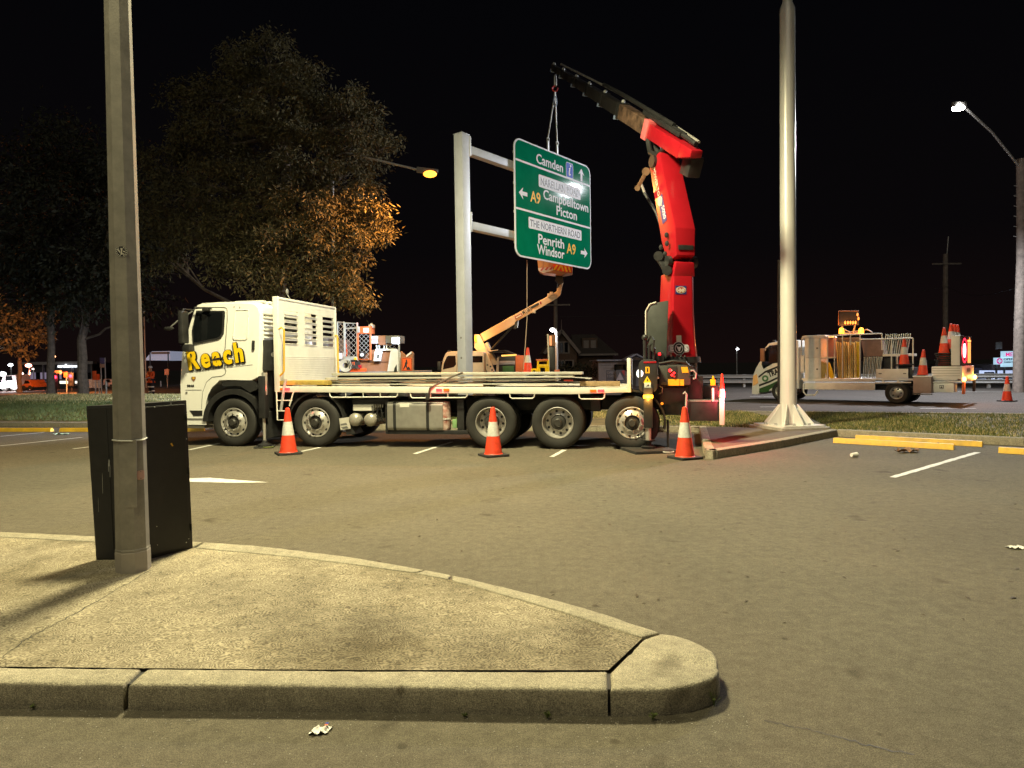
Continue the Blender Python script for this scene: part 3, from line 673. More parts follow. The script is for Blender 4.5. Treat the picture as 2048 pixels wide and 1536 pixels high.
# rear quarter of the cab: ribs on the back wall, little window
xb = max(p[0] for p in cp)
for k in range(7):
    z = Z(520, 626) - k * .085; b = MB(); b.box(xb - .02, xb + .022, .12, .62, z - .022, z + .022, .01); b.out('rear_rib', m_white, cabo)
b = MB(); b.box(xb - .02, xb + .015, .75, 1.7, Z(520, 665), Z(520, 628), .02); b.out('rear_window', m_glass, cabo)
for k in range(8):
    y = .25 + k * .27; b = MB(); b.box(xb - .75, xb - .08, y, y + .12, zr - .04, zr + .015, .012); b.out('roof_rib', m_white, cabo)
# mirrors
b = MB(); b.tube([SIDE(*T.L(383, 620), .0), SIDE(*T.L(381, 620), .28), SIDE(*T.L(381, 640), .3), SIDE(*T.L(382, 690), .3), SIDE(*T.L(383, 697), .02)], .02, 8); b.out('mirror_arm', m_black, cabo)
b = MB(); zz = [Z(385, 688), Z(385, 624)]; xm = X(385, 650); b.box(xm - .05, xm + .06, -.42, -.2, zz[0], zz[1], .03); b.out('mirror', m_black, cabo)
b = MB(); b.box(xm - .02, xm + .16, -.36, -.16, Z(393, 704), Z(393, 689), .04); b.out('mirror', m_black, cabo)
b = MB(); b.tube([T.V(388, 617, -.05), T.V(404, 616, -.06), T.V(424, 618, -.06)], .016, 6); b.out('rain_guard', m_black, cabo)
b = MB(); b.box(xm + .3, xm + .43, -.1, .02, Z(428, 622), Z(428, 615), .012); b.out('wide_mirror', m_black, cabo)
b = MB(); b.tube([(CX0 + .1, .5, Z(383, 615)), (CX0 - .25, .35, Z(365, 640)), (CX0 - .42, .3, Z(350, 655))], .018, 6); b.out('mirror_arm', m_grey, cabo)
b = MB(); b.sphere((CX0 - .42, .3, Z(345, 655)), .1, 1.3, .35, .45, 14); b.out('front_mirror', m_black, cabo)
# lettering on the door
def door_text(name, s, px, py, px2, py2, size, m, bold, xs, d, space=1.0, dx=0, dz=0):
    a = T.L(px, py); c = T.L(px2, py2); rot = math.atan2(c[1] - a[1], c[0] - a[0])
    return text(name, s, m, cabo, face((a[0] + dx, SIDE(*a, d).y, a[1] + dz), (0, -1, 0), (1, 0, 0), rot), size, bold, xs, .002, space=space)
def fat_text(name, s_, px, py, px2, py2, size, m, spread, d, dx=0.0, dz=0.0):      # heavy letters: the strokes thickened by stacked shapes
    a = T.L(px, py); c = T.L(px2, py2); rot = math.atan2(c[1] - a[1], c[0] - a[0]); b = MB()
    me = text_mesh(s_, size, .012, .001, 'LEFT', 1.33); wd = max(v.co.x for v in me.vertices); xs = (math.hypot(c[0] - a[0], c[1] - a[1])) / wd
    k = 0
    for u in np.linspace(-spread, spread, 5):
        for w in (-spread * .45, spread * .45):
            m2 = me.copy(); m2.transform(Matrix.Translation((u, w, k * .0003)) @ Matrix.Diagonal((xs, 1, 1, 1))); b.bm.from_mesh(m2); bpy.data.meshes.remove(m2); k += 1
    b.xf(face((a[0] + dx, SIDE(*a, d).y, a[1] + dz), (0, -1, 0), (1, 0, 0), rot)); return b.out(name, m, cabo)
RT_ = (377.5, 739.5, 488, 722, .59)
fat_text('lettering_shadow', 'Reach', *RT_, m_ink, .025, .008, .022, -.02)
fat_text('lettering_outline', 'Reach', *RT_, m_ink, .025, .012)
fat_text('lettering', 'Reach', *RT_, m_letter, .011, .017)
door_text('small_lettering', 'CRANE TRUCKS', 393.5, 743.5, 490, 727, .052, m_ink, .001, 1.1, .007, 2.1)
door_text('fleet_number', '8848', 374.5, 773.5, 394, 773.5, .062, m_ink, .003, 1.25, .006, 1.1)
o = T.L(387.4, 758); flat([(-.05, .05), (.05, .05), (.05, .0), (.0, -.06), (-.05, 0)], face((o[0], -.004, o[1]), (0, -1, 0), (1, 0, 0)), .002).out('badge', m_brown, cabo)
text('badge_number', '15', m_letter, cabo, face((o[0] - .03, -.0075, o[1] + .0), (0, -1, 0), (1, 0, 0)), .055, .002)
# --- mudguards and wheel arches
b = MB(); b.arc(wx[0], WR, .6, .72, -2, 178, -.03, .55); b.prism([(wx[0] + .55, WR + .3), (wx[0] + .72, WR + .2), (wx[0] + .84, WR - .33), (wx[0] + .74, WR - .33), (wx[0] + .62, WR - .05)], -.03, .55); b.out('wheel_arch', m_black, truck)
b = MB(); b.prism(T.P([(443, 763), (508, 762), (512, 772), (520, 776), (500, 785), (480, 772), (445, 772)]), .0, .3); b.out('wheel_arch', m_black, truck)
for i in (1, 4):
    b = MB(); b.arc(wx[i], WR, .6, .635, 5 if i == 1 else -12, 172 if i == 1 else 95, .0, .5); b.out('mudguard', m_black, truck)
b = MB(); b.prism([(wx[1] + .62, .6), (wx[1] + .70, .6), (wx[1] + .86, .28), (wx[1] + .66, .26)], .02, .45); b.out('mud_flap', m_black, truck)
b = MB(); q = T.L(690, 848); b.box(q[0] - .11, q[0] + .11, -.01, .002, q[1] - .11, q[1] + .13, rot=Matrix.Rotation(-.12, 3, 'Y')); b.out('flap_plate', m_pale, truck)
for k, (u, v, w_, h_) in enumerate(((-.02, .0, .15, .045), (.0, -.07, .13, .05), (-.07, -.06, .03, .03))): flat([(u - w_ / 2, v - h_ / 2), (u + w_ / 2, v - h_ / 2), (u + w_ / 2 - .02, v + h_ / 2), (u - w_ / 2, v + h_ / 2 - .01)], face((q[0], -.0125, q[1]), (0, -1, 0), (1, 0, 0), .12), .001).out('flap_print', m_grey, truck)
b = MB(); q = T.L(1337, 870); b.box(q[0] - .015, q[0] + .015, .05, .5, q[1] - .28, q[1] + .25); b.out('mud_flap', m_black, truck)
# --- tray
xt0, xt1 = X(552, 776), X(1262, 778)
zt0 = Z(556, 772); zt1 = Z(1250, 775.5)
def zt(x): return zt0 + (zt1 - zt0) * (x - xt0) / (xt1 - xt0)
yn, yf = -.06, TW + .06
def slab(x0, x1, y0, y1, d0, d1, name, m, bv=.008):
    b = MB(); b.loft([[(x, y0, zt(x) + d0), (x, y1, zt(x) + d0), (x, y1, zt(x) + d1), (x, y0, zt(x) + d1)] for x in (x0, x1)]); b._bev(list(b.bm.edges), bv, 2); return b.out(name, m, truck)
xk = X(1145, 786)
slab(xt0, xt1, yn + .06, yf - .06, -.05, -.012, 'tray_deck', m_pale, .003)
b = MB()       # near side rail, tapering at the rear
b.loft([[(x, yn, zt(x) + lo), (x, yn + .055, zt(x) + lo), (x, yn + .055, zt(x)), (x, yn, zt(x))] for x, lo in ((xt0, -.125), (xk, -.13), (xt1, -.085))]); b._bev(list(b.bm.edges), .01, 2); b.out('side_rail', m_tray, truck)
slab(xt0, xt1, yf - .055, yf, -.12, 0, 'side_rail', m_tray)
for x in [xt0 + .1 + i * .62 for i in range(int((xt1 - xt0) / .62))]:
    slab(x, x + .06, yn + .06, yf - .06, -.14, -.052, 'tray_bearer', m_steelb, .004)
for i in range(14):       # deck planks, proud of each other by a hair
    y = yn + .065 + i * (yf - yn - .13) / 14; slab(xt0 + .02, xt1 - .02, y + .004, y + (yf - yn - .13) / 14 - .004, -.011, -.004, 'deck_plank', m_pale, .002)
# tie rails
for px0, px1, posts in ((661, 797, (693, 728, 762)), (822, 936, (862, 897)), (1020, 1070, ()), (1158, 1210, ())):
    x0, x1 = X(px0, 790), X(px1, 790); z0 = zt((x0 + x1) / 2) - .115; z1 = z0 - .105
    b = MB(); b.tube([(x0, yn + .02, z0), (x0 + .01, yn + .02, z1 + .03), (x0 + .045, yn + .02, z1), (x1 - .045, yn + .02, z1), (x1 - .01, yn + .02, z1 + .03), (x1, yn + .02, z0)], .014, 8)
    for p in posts: b.cyl((X(p, 790), yn + .02, z0), (X(p, 790), yn + .02, z1), .012, n=8)
    b.out('tie_rail', m_tray, truck)
# marker lamps on the rail
for px, kind in ((574, 'r'), (883, 'ra'), (1197, 'ar')):
    x = X(px, 778); z = zt(x) - .06
    for dx, c in ((.04, 'red') if kind == 'r' else (-.03, 'red') if kind == 'ra' else (.05, 'red'), (-.06, 'amber') if kind == 'r' else (.12, 'amber') if kind == 'ra' else (-.1, 'amber')):
        b = MB(); b.box(x + dx - .06, x + dx + .06, yn - .018, yn + .001, z - .022, z + .024, .006)
        lo = b.out('marker_lamp', m_red_e if c == 'red' else mat('amber_reflector', (.5, .14, .01), .3, emit=(1, .25, .02), es=.25), truck)
        if c == 'red': point('marker_light', (x + dx, yn - .1, z), 2.2, (1, .05, .05), .03, truck)
# --- headboard with slots
HB = Fr(T.o + T.x * (xt0 + .06), tang + PI / 2)       # plane across the truck: local x = into depth
hz0 = zt(xt0) - .02; hz1 = Z(556, 594)
hw = yf - yn
def hb(px, py):
    # local depth coordinate / height on the rear face of the headboard
    r = ray(px, py); o = T.o + T.x * (xt0 + .10); t = (o - CAMP).dot(T.x) / r.dot(T.x); p = CAMP + r * t - T.o; return p.dot(T.y), p.z
cols = [(568, 595), (608.5, 633), (645, 667)]
slots = []
for ci, (a, c) in enumerate(cols):
    for k in range(6):
        pyc = (626.5 + k * 11.6, 631.5 + k * 11.1, 638.5 + k * 10.4)[ci]; h = 3.6
        y0, z1_ = hb(a, pyc - h); y1, _ = hb(c, pyc - h); _, z0_ = hb((a + c) / 2, pyc + h); _, z1_ = hb((a + c) / 2, pyc - h); slots.append((y0, y1, z0_, z1_))
yb0, yb1 = yn + .06, yf - .0
# sheet made of strips around the slots: columns of solid sheet, and bridges between slots
hx0, hx1 = xt0 + .075, xt0 + .10
cy = sorted({round(s[0], 3) for s in slots} | {round(s[1], 3) for s in slots})
bounds = [(slots[i * 6][0], slots[i * 6][1]) for i in range(3)]
edges_ = [yb0] + [v for bb in bounds for v in bb] + [yb1 if yb1 > bounds[-1][1] + .03 else bounds[-1][1] + .08]
HEND = edges_[-1]
hbo = None
b = MB()
for i in range(0, 8, 2): b.box(hx0, hx1, edges_[i], edges_[i + 1], hz0, hz1)
for ci in range(3):
    zs = [hz0] + [v for s in sorted([q[2:] for q in slots[ci * 6:ci * 6 + 6]]) for v in s] + [hz1]
    for i in range(0, len(zs), 2): b.box(hx0, hx1, bounds[ci][0], bounds[ci][1], zs[i], zs[i + 1])
bmesh.ops.remove_doubles(b.bm, verts=b.bm.verts, dist=.0005)
hbo = b.out('headboard', m_tray, truck)
for y0, y1, z0_, z1_ in slots:      # pressed lip under each slot
    b = MB(); b.prism([(hx1 - .002, z0_), (hx1 + .016, z0_ - .002), (hx1 + .016, z0_ + .006), (hx1 - .002, z0_ + .012)], y0 + .01, y1 - .01); b.out('slot_lip', m_tray, hbo)
for k in range(14):
    z = hz0 + .08 + k * .042; b = MB(); b.box(hx1 - .002, hx1 + .006, yb0 + .02, HEND - .02, z, z + .03, .003); b.out('ribbed_plank', m_tray, hbo)
b = MB(); b.box(xt0, xt0 + .115, yn - .005, yn + .075, zt(xt0) - .125, hz1 + .01, .012); b.out('headboard_post', m_tray, hbo)
b = MB(); b.box(xt0 + .03, xt0 + .115, HEND, HEND + .06, zt(xt0) - .1, hz1 + .0, .012); b.out('headboard_post', m_tray, hbo)
b = MB(); b.box(xt0 + .06, xt0 + .115, yn + .07, HEND, hz1 - .045, hz1 + .002, .008); b.out('headboard_cap', m_tray, hbo)
tube_px('grab_rail', [(558, 658), (563, 655), (568, 660), (568, 742), (565, 747), (560, 751)], .02, m_yellow, hbo, yn + .02)
b = MB(); gz1 = D(677, 670, 18).z; px_ = hx1 + .07
z1g, z0g = hb(678, 672)[1], hb(678, 752)[1]
b.tube([(hx1, HEND - .02, z1g), (px_ - .01, HEND - .02, z1g), (px_, HEND - .02, z1g - .06), (px_, HEND - .02, z0g)], .02, 8); b.out('grab_rail', m_yellow, hbo)
b = MB(); b.tube([(xt0 + .05, .6, hz1), (xt0 - .02, .6, hz1 + .12)], .01, 6); b.sphere((xt0 - .02, .6, hz1 + .17), .06, .4, .8, 1.2, 10); b.out('mirror', m_grey, hbo)
tube_px('prop', [(572, 758), (568, 775), (565, 800), (562, 820)], .03, m_galv, truck, -.07)
# --- rear board of the tray
b = MB(); zrb = Z(1261, 716); b.box(xt1 - .07, xt1, yn - .005, yf, zt(xt1) - .09, zrb, .012); b.out('tail_board', m_tray, truck)
# --- step ladder under the front of the tray
tube_px('step_ladder', [(553, 783), (555, 840), (572, 840)], .016, m_tray, truck, -.08); tube_px('step_ladder', [(587, 784), (579, 812)], .016, m_tray, truck, -.08)
for py in (801, 822): tube_px('ladder_rung', [(555, py), (584 if py < 810 else 574, py)], .012, m_tray, truck, -.08)
# --- black box and front stabiliser behind the cab
b = MB(); x0, z1_ = T.L(523, 680, .1); x1, z0_ = T.L(549, 741, .1); b.box(x0, x1, .1, 1.1, z0_, z1_, .012); cbx = b.out('valve_box', m_steelb, truck)
b = MB(); q = T.V(547, 709, .09); b.cyl(q, q + Vector((0, .03, 0)), .055, .06, 14); b.out('gauge', m_chrome, cbx)
b = MB(); b.box(X(508, 760), X(530, 760), .3, 1.4, .8, Z(515, 712), .02); b.out('air_intake', m_black, truck)
def stab(px, ytop, ymid, ybot, w, name='stabiliser_leg'):
    x = X(px, ybot, -.1); b = MB(); b.box(x - w, x + w, -.1 - w, -.1 + w, Z(px, ymid, -.1), Z(px, ytop, -.1), .012); o = b.out(name, m_steelb, truck)
    b = MB(); b.cyl((x, -.1, .06), (x, -.1, Z(px, ymid, -.1) + .1), w * .42, n=16); b.out('piston', m_chrome, o)
    b = MB(); b.lathe([(.001, .0), (.15, .0), (.15, .03), (.06, .07), (.05, .12), (.001, .12)], (x, -.1, .03), 'z', 20); b.out('foot', m_steelb, o); return o, x
fs, fsx = stab(529.5, 752, 836, 893, .075)
b = MB(); b.cyl(T.V(529, 745, -.1), T.V(529, 790, -.1), .06, .06, 14); b.out('cylinder_head', m_chrome, fs)
# --- air tanks, batteries, fuel tank, wrapped roll
for px in (708.5, 739.5):
    c = T.V(px, 840, .0); b = MB(); b.lathe([(.0001, -.05), (.06, -.045), (.11, -.02), (.135, .015), (.14, .05), (.14, .75), (.1, .8), (.0001, .82)], c, 'y', 28); b.out('air_tank', mat('tank_enamel', (.4, .38, .33), .25, metal=.4, var=.06, coat=.4), truck)
b = MB(); b.box(X(704, 815), X(745, 815), .05, .5, Z(720, 822), Z(720, 810), .01); b.out('battery_box', m_tray, truck)
b = MB(); b.box(X(700, 800), X(775, 800), .1, .6, Z(720, 809), Z(720, 799), .02); b.out('air_dryer', m_black, truck)
for i in range(5):
    c = T.V(747 + i * 4.6, 808, .04); b = MB(); b.cyl(c, c - Vector((0, 0, .07)), .014, n=8); b.out('valve', m_alloy, truck)
for i in range(7):
    c = T.V(744 + i * 4.5, 812 + (i % 3) * 6, .05); d = T.V(742 + i * 5, 838 + (i % 2) * 6, .06); b = MB(); b.tube([c, c.lerp(d, .5) + Vector((.03 * (-1) ** i, -.02, 0)), d], .012, 6); b.out('air_hose', m_black, truck)
b = MB(); c0 = T.L(775, 862); c1 = T.L(885, 803)
b.prism(rrect(.62, c1[1] - c0[1], .09, 5, .31, (c1[1] + c0[1]) / 2), c0[0], c1[0], .006, axis='x'); tk = b.out('fuel_tank', mat('brushed_tank', (.36, .35, .32), .4, metal=.55, var=.12, scale=5), truck)
for px in (789, 855): b = MB(); x = X(px, 830); b.prism(rrect(.64, c1[1] - c0[1] + .02, .1, 5, .31, (c1[1] + c0[1]) / 2), x - .03, x + .03, .004, axis='x'); b.out('tank_strap', m_black, tk)
q = T.L(809, 811); flat([(-.1, -.035), (.1, -.035), (.1, .035), (-.1, .035)], face((q[0], -.003, q[1]), (0, -1, 0), (1, 0, 0)), .004).out('tank_label', m_tray, tk)
b = MB(); q = T.L(813, 800); b.cyl((q[0], .25, q[1] - .02), (q[0], .25, q[1] + .07), .05, n=14); b.out('filler_cap', m_black, tk)
b = MB(); x0 = X(773, 866); x1 = X(935, 868); b.box(x0, x1, .05, .1, Z(850, 869), Z(850, 861), .006); b.out('under_run_bar', m_steelb, truck)
b = MB(); x0 = X(768, 800); b.box(x0, X(776, 800), .05, .6, Z(770, 868), Z(770, 800), .008); b.out('tank_bracket', m_black, truck)
m_wrap = mat('film_wrapped_roll', (.5, .2, .16), .18, var=.35, scale=9, bump=.4, bscale=14, col2=(.62, .5, .44))
c = T.L(890.5, 832); zz0, zz1 = Z(890, 861), Z(890, 803); b = MB()
b.lathe([(.001, zz0), (.11, zz0), (.125, zz0 + .05), (.12, zz0 + .2), (.13, zz0 + .35), (.125, zz0 + .5), (.1, zz1 - .02), (.001, zz1)], (X(890, 832, .15), .15, 0), 'z', 20); wrp = b.out('wrapped_roll', m_wrap, truck)
for z in (zz0 + .22, zz0 + .24): b = MB(); b.lathe([(.128, z - .006), (.134, z), (.128, z + .006)], (X(890, 832, .15), .15, 0), 'z', 20); b.out('tie', m_band, wrp)
b = MB(); b.box(X(912, 830), X(926, 830), .08, .3, Z(915, 865), Z(915, 800), .01); b.out('hose_rack', m_black, truck)
b = MB(); b.box(X(902, 850), X(911, 850), .1, .16, Z(906, 857), Z(906, 839), .005); b.out('green_label', mat('green_label', (.2, .35, .15), .5), truck)
# gloom under the tray: gearbox, prop shaft, tanks on the far side
b = MB(); b.cyl((wx[0] + .6, TW / 2, .7), (wx[3], TW / 2, .68), .07, n=10); b.out('prop_shaft', m_steelb, truck)
b = MB(); b.box(X(800, 830), X(930, 830), 1.7, 2.3, .5, .98, .05); b.out('tank', m_steelb, truck)
b = MB(); b.box(X(1050, 810, .1), X(1200, 810, .1), .65, 1.8, .75, 1.02, .02); b.out('suspension_frame', m_steelb, truck)
b = MB(); b.box(wx[3] + .62, wx[4] - .62, .3, 2.0, .72, 1.02, .02); b.out('rear_frame', m_steelb, truck)
# ------------------------------------------------------------------ loader crane on the back of the truck (parts of the truck)
cinv = Matrix.Translation(TA_) @ Matrix.Rotation(tang, 4, 'Z'); cinv.invert()
CB = Vector((3.45, 14.45, 0)); CDIR = Vector((-.28, .96, 0)).normalized(); CSD = Vector((CDIR.y, -CDIR.x, 0))     # boom plane and its side
def cw(s, z, lat=0.0): return CB + CDIR * s + CSD * lat + Vector((0, 0, z))
def cout(b, name, m, par=None):        # shapes made in world metres, handed to the truck's own frame
    b.xf(cinv); return b.out(name, m, par or truck)
def s_of(px):                          # where along the boom plane a vertical through image column px lies
    k = (px - 1024) / F; return (CB.x - k * CB.y) / (k * CDIR.y - CDIR.x)
def z_of(px, py): s = s_of(px); return D(px, py, CB.y + CDIR.y * s).z
# base frame, slew ring
zb0 = Z(1350, 770, 1.0); z_c0 = D(1352, 716, CB.y).z
b = MB(); b.box(X(1285, 770, .5), X(1405, 770, .5), .35, 2.1, .78, z_c0 - .35, .03); cbase = b.out('crane_base', m_steelb, truck)
b = MB(); b.cyl(CB + Vector((0, 0, z_c0 - .4)), CB + Vector((0, 0, z_c0 - .1)), .42, .42, 28); b.cyl(CB + Vector((0, 0, z_c0 - .1)), CB + Vector((0, 0, z_c0 + .02)), .5, .48, 28); cout(b, 'slew_ring', m_steelb)
for i in range(6):
    a = D(1330 + i * 8, 713, 13.95); b = MB(); b.sphere(a, .022, seg=8); cout(b, 'ring_bolt', m_steelb)
# column: tapered hexagonal box
zc1 = D(1357, 549, CB.y).z
def hexr(s, z, w, d, ch=.09): return [cw(s + a * d, z, c * w) for a, c in ((-.5, -.5 + ch * .4), (-.5, .5 - ch * 1.6), (-.36, .5), (.5, .5), (.5, -.5), (-.36, -.5))]
b = MB(); b.loft([hexr(-.04, z_c0, .66, .66), hexr(-.03, z_c0 + .35, .60, .62), hexr(-.05, z_c0 + .9, .54, .56), hexr(-.08, zc1, .5, .52)]); b._bev(list(b.bm.edges), .018, 2); col = cout(b, 'crane_column', m_red)
b = MB(); b.beam(cw(-.1, zc1 - .02, 0), cw(-.18, D(1362, 522, 14.3).z, 0), .5, .5, CSD, .42, .42, .03); cout(b, 'column_head', m_red)
# main boom
zb_ = D(1362, 515, 14.3).z; zt_ = z_of(1325, 322)
p0, p1 = cw(-.22, zb_ + .02), cw(.5, zt_)
dmb = (p1 - p0).normalized(); nmb = dmb.cross(CSD).normalized()
if nmb.y > 0: nmb = -nmb
def mb(t, u, v): return p0 + (p1 - p0) * t + CSD * u + nmb * v
def mring(t, w, f, bk): return [mb(t, -w / 2, f), mb(t, w / 2, f), mb(t, w / 2, -bk), mb(t, -w / 2, -bk)]
b = MB(); b.loft([mring(-.03, .42, .17, .2), mring(.06, .43, .23, .24), mring(.2, .455, .33, .27), mring(1.0, .45, .25, .22)]); b._bev(list(b.bm.edges), .02, 2); mbo = cout(b, 'main_boom', m_red)
b = MB(); b.beam(mb(.012, 0, .212), mb(.055, 0, .236), .34, .02, CSD, bv=.006); cout(b, 'boom_opening', m_black)
for sgn in (-1, 1):
    b = MB(); c = cw(-.2, zb_ - .1, sgn * .3); b.cyl(c - CSD * .05 * sgn, c + CSD * .04 * sgn, .12, n=18); cout(b, 'elbow_pin', m_steelb)
    b = MB(); b.cyl(mb(.97, sgn * .2, .0), mb(.97, sgn * .29, .0), .13, n=18); cout(b, 'boom_pin', m_steelb)
# links on the left side
def lk(name, pts, r, m): b = MB(); b.tube([D(a, c, d) for a, c, d in pts], r, 8); return cout(b, name, m)
b = MB(); b.beam(D(1291, 346, 14.9), D(1275, 376, 14.7), .05, .08, CDIR, bv=.015); b.cyl(D(1275, 376, 14.65), D(1275, 376, 14.8), .06, n=14); b.cyl(D(1292, 343, 14.8), D(1292, 343, 15.0), .085, n=14); cout(b, 'tilt_link', mat('brown_link', (.16, .09, .05), .45, var=.3))
b = MB(); b.beam(D(1317, 513, 14.3), D(1334, 541, 14.2), .07, .15, CDIR, bv=.02); b.cyl(D(1317, 512, 14.2), D(1317, 512, 14.4), .1, n=14); b.cyl(D(1334, 541, 14.1), D(1334, 541, 14.35), .1, n=14); cout(b, 'tilt_link', m_steelb)
lk('lift_cylinder', [(1288, 385, 15.1), (1312, 425, 15.0), (1338, 500, 14.8)], .03, m_steelb); lk('cylinder_rod', [(1280, 362, 15.1), (1290, 388, 15.1)], .028, m_chrome)
for a in ((1333, 470, 14.25), (1322, 495, 14.3), (1334, 487, 14.2), (1330, 508, 14.25)): b = MB(); q = D(*a); b.sphere(q, .045, 1, .6, 1.3, 8); cout(b, 'grease_point', m_steelb)
# folding jib: red outer box and seven telescoping sections
js0, js1 = -.75, 7.35; jz0, jz1 = 5.72, 10.8
def jp(s, dn=0.0, lat=0.0):
    z = jz0 + (jz1 - jz0) * (s - js0) / (js1 - js0); d = Vector((CDIR.x * (js1 - js0), CDIR.y * (js1 - js0), jz1 - jz0)).normalized(); n_ = CSD.cross(d).normalized(); return cw(s, z, lat) + n_ * dn
def sec(sa, sb, h, w, m, name, par=None, bv=.012):
    b = MB(); b.beam(jp(sa), jp(sb), w, h, CSD, bv=bv); return cout(b, name, m, par)
jib = sec(-.45, 1.0, .3, .34, m_red, 'outer_jib')
b = MB(); b.beam(jp(.84, -.0), jp(1.05, -.0), .42, .42, CSD, bv=.02); cout(b, 'jib_collar', mat('pale_red_paint', (.75, .16, .17), .4, var=.08))
b = MB(); b.beam(jp(-.8, .06), jp(-.4, .0), .26, .14, CSD, .34, .31, .03); cout(b, 'jib_tail', m_red)
b = MB(); b.beam(jp(-.62, -.26, .2), jp(-.3, -.28, .2), .3, .42, CSD, bv=.05); cout(b, 'valve_housing', m_steelb)
b = MB(); b.tube([jp(.15, -.14, -.12), jp(.3, -.36, -.14), jp(.6, -.38, -.14), jp(.85, -.18, -.12)], .06, 10); cout(b, 'hose_bundle', m_black)
b = MB(); b.tube([jp(.1, -.14, .08), jp(.28, -.4, .08), jp(.58, -.42, .06), jp(.85, -.18, .05)], .075, 10); cout(b, 'hose_bundle', m_black)
m_sec = mat('boom_section', (.022, .02, .02), .4, var=.3, scale=5); m_sec0 = mat('boom_section_tan', (.05, .036, .028), .5, var=.6, scale=5, col2=(.2, .12, .08)); m_guide = mat('blue_guide', (.25, .32, .5), .4)  # first section mottled tan, the rest near black
ends = [s_of(p) for p in (1247, 1212, 1182, 1157, 1132, 1114)]
prev = .9
for i, (e, h) in enumerate(zip(ends, (.33, .29, .255, .225, .195, .165))):
    sec(prev, e, h, h * .8, m_sec0 if i == 0 else m_sec, 'jib_section', None, .01)
    b = MB(); b.beam(jp(e - .14), jp(e), h * .86, h * 1.12, CSD, bv=.01); cout(b, 'section_collar', m_steelb)
    b = MB(); b.beam(jp(e - .07, -h * .5), jp(e + .02, -h * .55), h * .9, .09, CSD, bv=.01); cout(b, 'guide_pad', m_guide)
    b = MB(); q = jp(e - .04, h * .62); b.sphere(q, .05, seg=8); cout(b, 'hose_guide', m_galv); prev = e - .1
b = MB(); b.beam(jp(-.2, .24), jp(1.4, .26), .18, .1, CSD, bv=.02); cout(b, 'cylinder_housing', m_steelb)
b = MB(); b.tube([jp(-.7, .22), jp(.9, .3)], .05, 10); cout(b, 'extension_cylinder', m_steelb)
b = MB(); b.tube([jp(.2, .32), jp(ends[0], .34), jp(ends[1] + .1, .32)], .05, 10); cout(b, 'extension_cylinder', m_steelb)
b = MB(); b.tube([jp(-.6, .24, .12), jp(1.0, .3, .12), jp(ends[0], .3, .12)], .03, 8); cout(b, 'cylinder_rod', m_chrome)
for i in range(1, 5): b = MB(); b.tube([jp(ends[i - 1], .36 - i * .03), jp(ends[i] + .2, .33 - i * .03)], .026, 8); cout(b, 'extension_rod', m_chrome)
# hook
tip = jp(ends[-1]); hk = D(1110, 152, tip.y); b = MB(); b.tube([tip, hk + Vector((.04, 0, .1)), hk], .02, 6); cout(b, 'hook_shackle', m_steelb)
h2 = D(1110, 172, tip.y); b = MB(); b.cyl(hk, h2, .05, .06, 12); cout(b, 'hook_swivel', m_alloy)
b = MB(); b.tube([h2 + Vector((.085 * math.sin(a), 0, -.1 - .085 * math.cos(a) + .02)) for a in [math.radians(x) for x in range(180, 470, 24)]], .022, 8); cout(b, 'hook', mat('hook_red', (.6, .03, .03), .4))
hb_ = h2 + Vector((0, 0, -.17))
# control console, valve bank, panels
def tbox(name, px0, py0, px1, py1, off, dep, m, bv=.012, par=None):
    x0, z1_ = T.L(px0, py0, off); x1, z0_ = T.L(px1, py1, off); b = MB(); b.box(min(x0, x1), max(x0, x1), off, off + dep, min(z0_, z1_), max(z0_, z1_), bv); return b.out(name, m, par or truck)
m_cons = mat('console_grey', (.05, .05, .042), .5, var=.2)
con = tbox('control_console', 1317, 730, 1381, 770, .1, .5, m_cons, .03)
tbox('control_panel', 1335, 733, 1354, 755, .085, .02, m_black, .004, con)
for px, py, r, mm in ((1340, 741, .03, m_red_e), (1348, 746, .02, m_red_e), (1344, 750, .022, m_red_e), (1348.5, 753, .022, mat('stop_button', (.5, .04, .04), .4)), (1343.5, 741, .012, m_signw)):
    b = MB(); q = T.V(px, py, .085); b.cyl(q, q - Vector((0, .02, 0)), r, n=10); b.out('button', mm, con)
m_lab = mat('yellow_label', (.8, .42, .02), .45, var=.1, scale=30)
def plate(name, px0, py0, px1, py1, off, m, par, th=.004, sk=0):
    x0, z1_ = T.L(px0, py0, off); x1, z0_ = T.L(px1, py1, off); return flat([(x0 + sk, z0_), (x1 + sk, z0_), (x1, z1_), (x0, z1_)], face((0, off, 0), (0, -1, 0), (1, 0, 0)), th).out(name, m, par)
plate('load_chart', 1336, 758.5, 1359, 771, .098, m_lab, con); plate('load_chart', 1360, 759, 1368, 771, .098, m_lab, con); plate('warning_label', 1362, 734, 1375, 745.5, .098, m_lab, con, .004, .02)
tube_px('hose', [(1318, 727), (1345, 722), (1372, 725), (1386, 740), (1392, 760)], .022, m_black, con, .1); tube_px('hose', [(1330, 731), (1360, 724), (1384, 733), (1394, 752), (1406, 765)], .018, m_black, con, .12)
tube_px('grab_handle', [(1381, 741), (1387, 741), (1392, 747), (1391, 756), (1386, 758)], .016, m_galv, con, .08)
tbox('valve_block', 1305, 706, 1328, 722, .2, .5, m_steelb)
b = MB(); q = T.V(1319, 708, .19); b.cyl(q, q - Vector((0, .02, 0)), .025, n=10); b.out('pilot_lamp', m_red_e, truck)
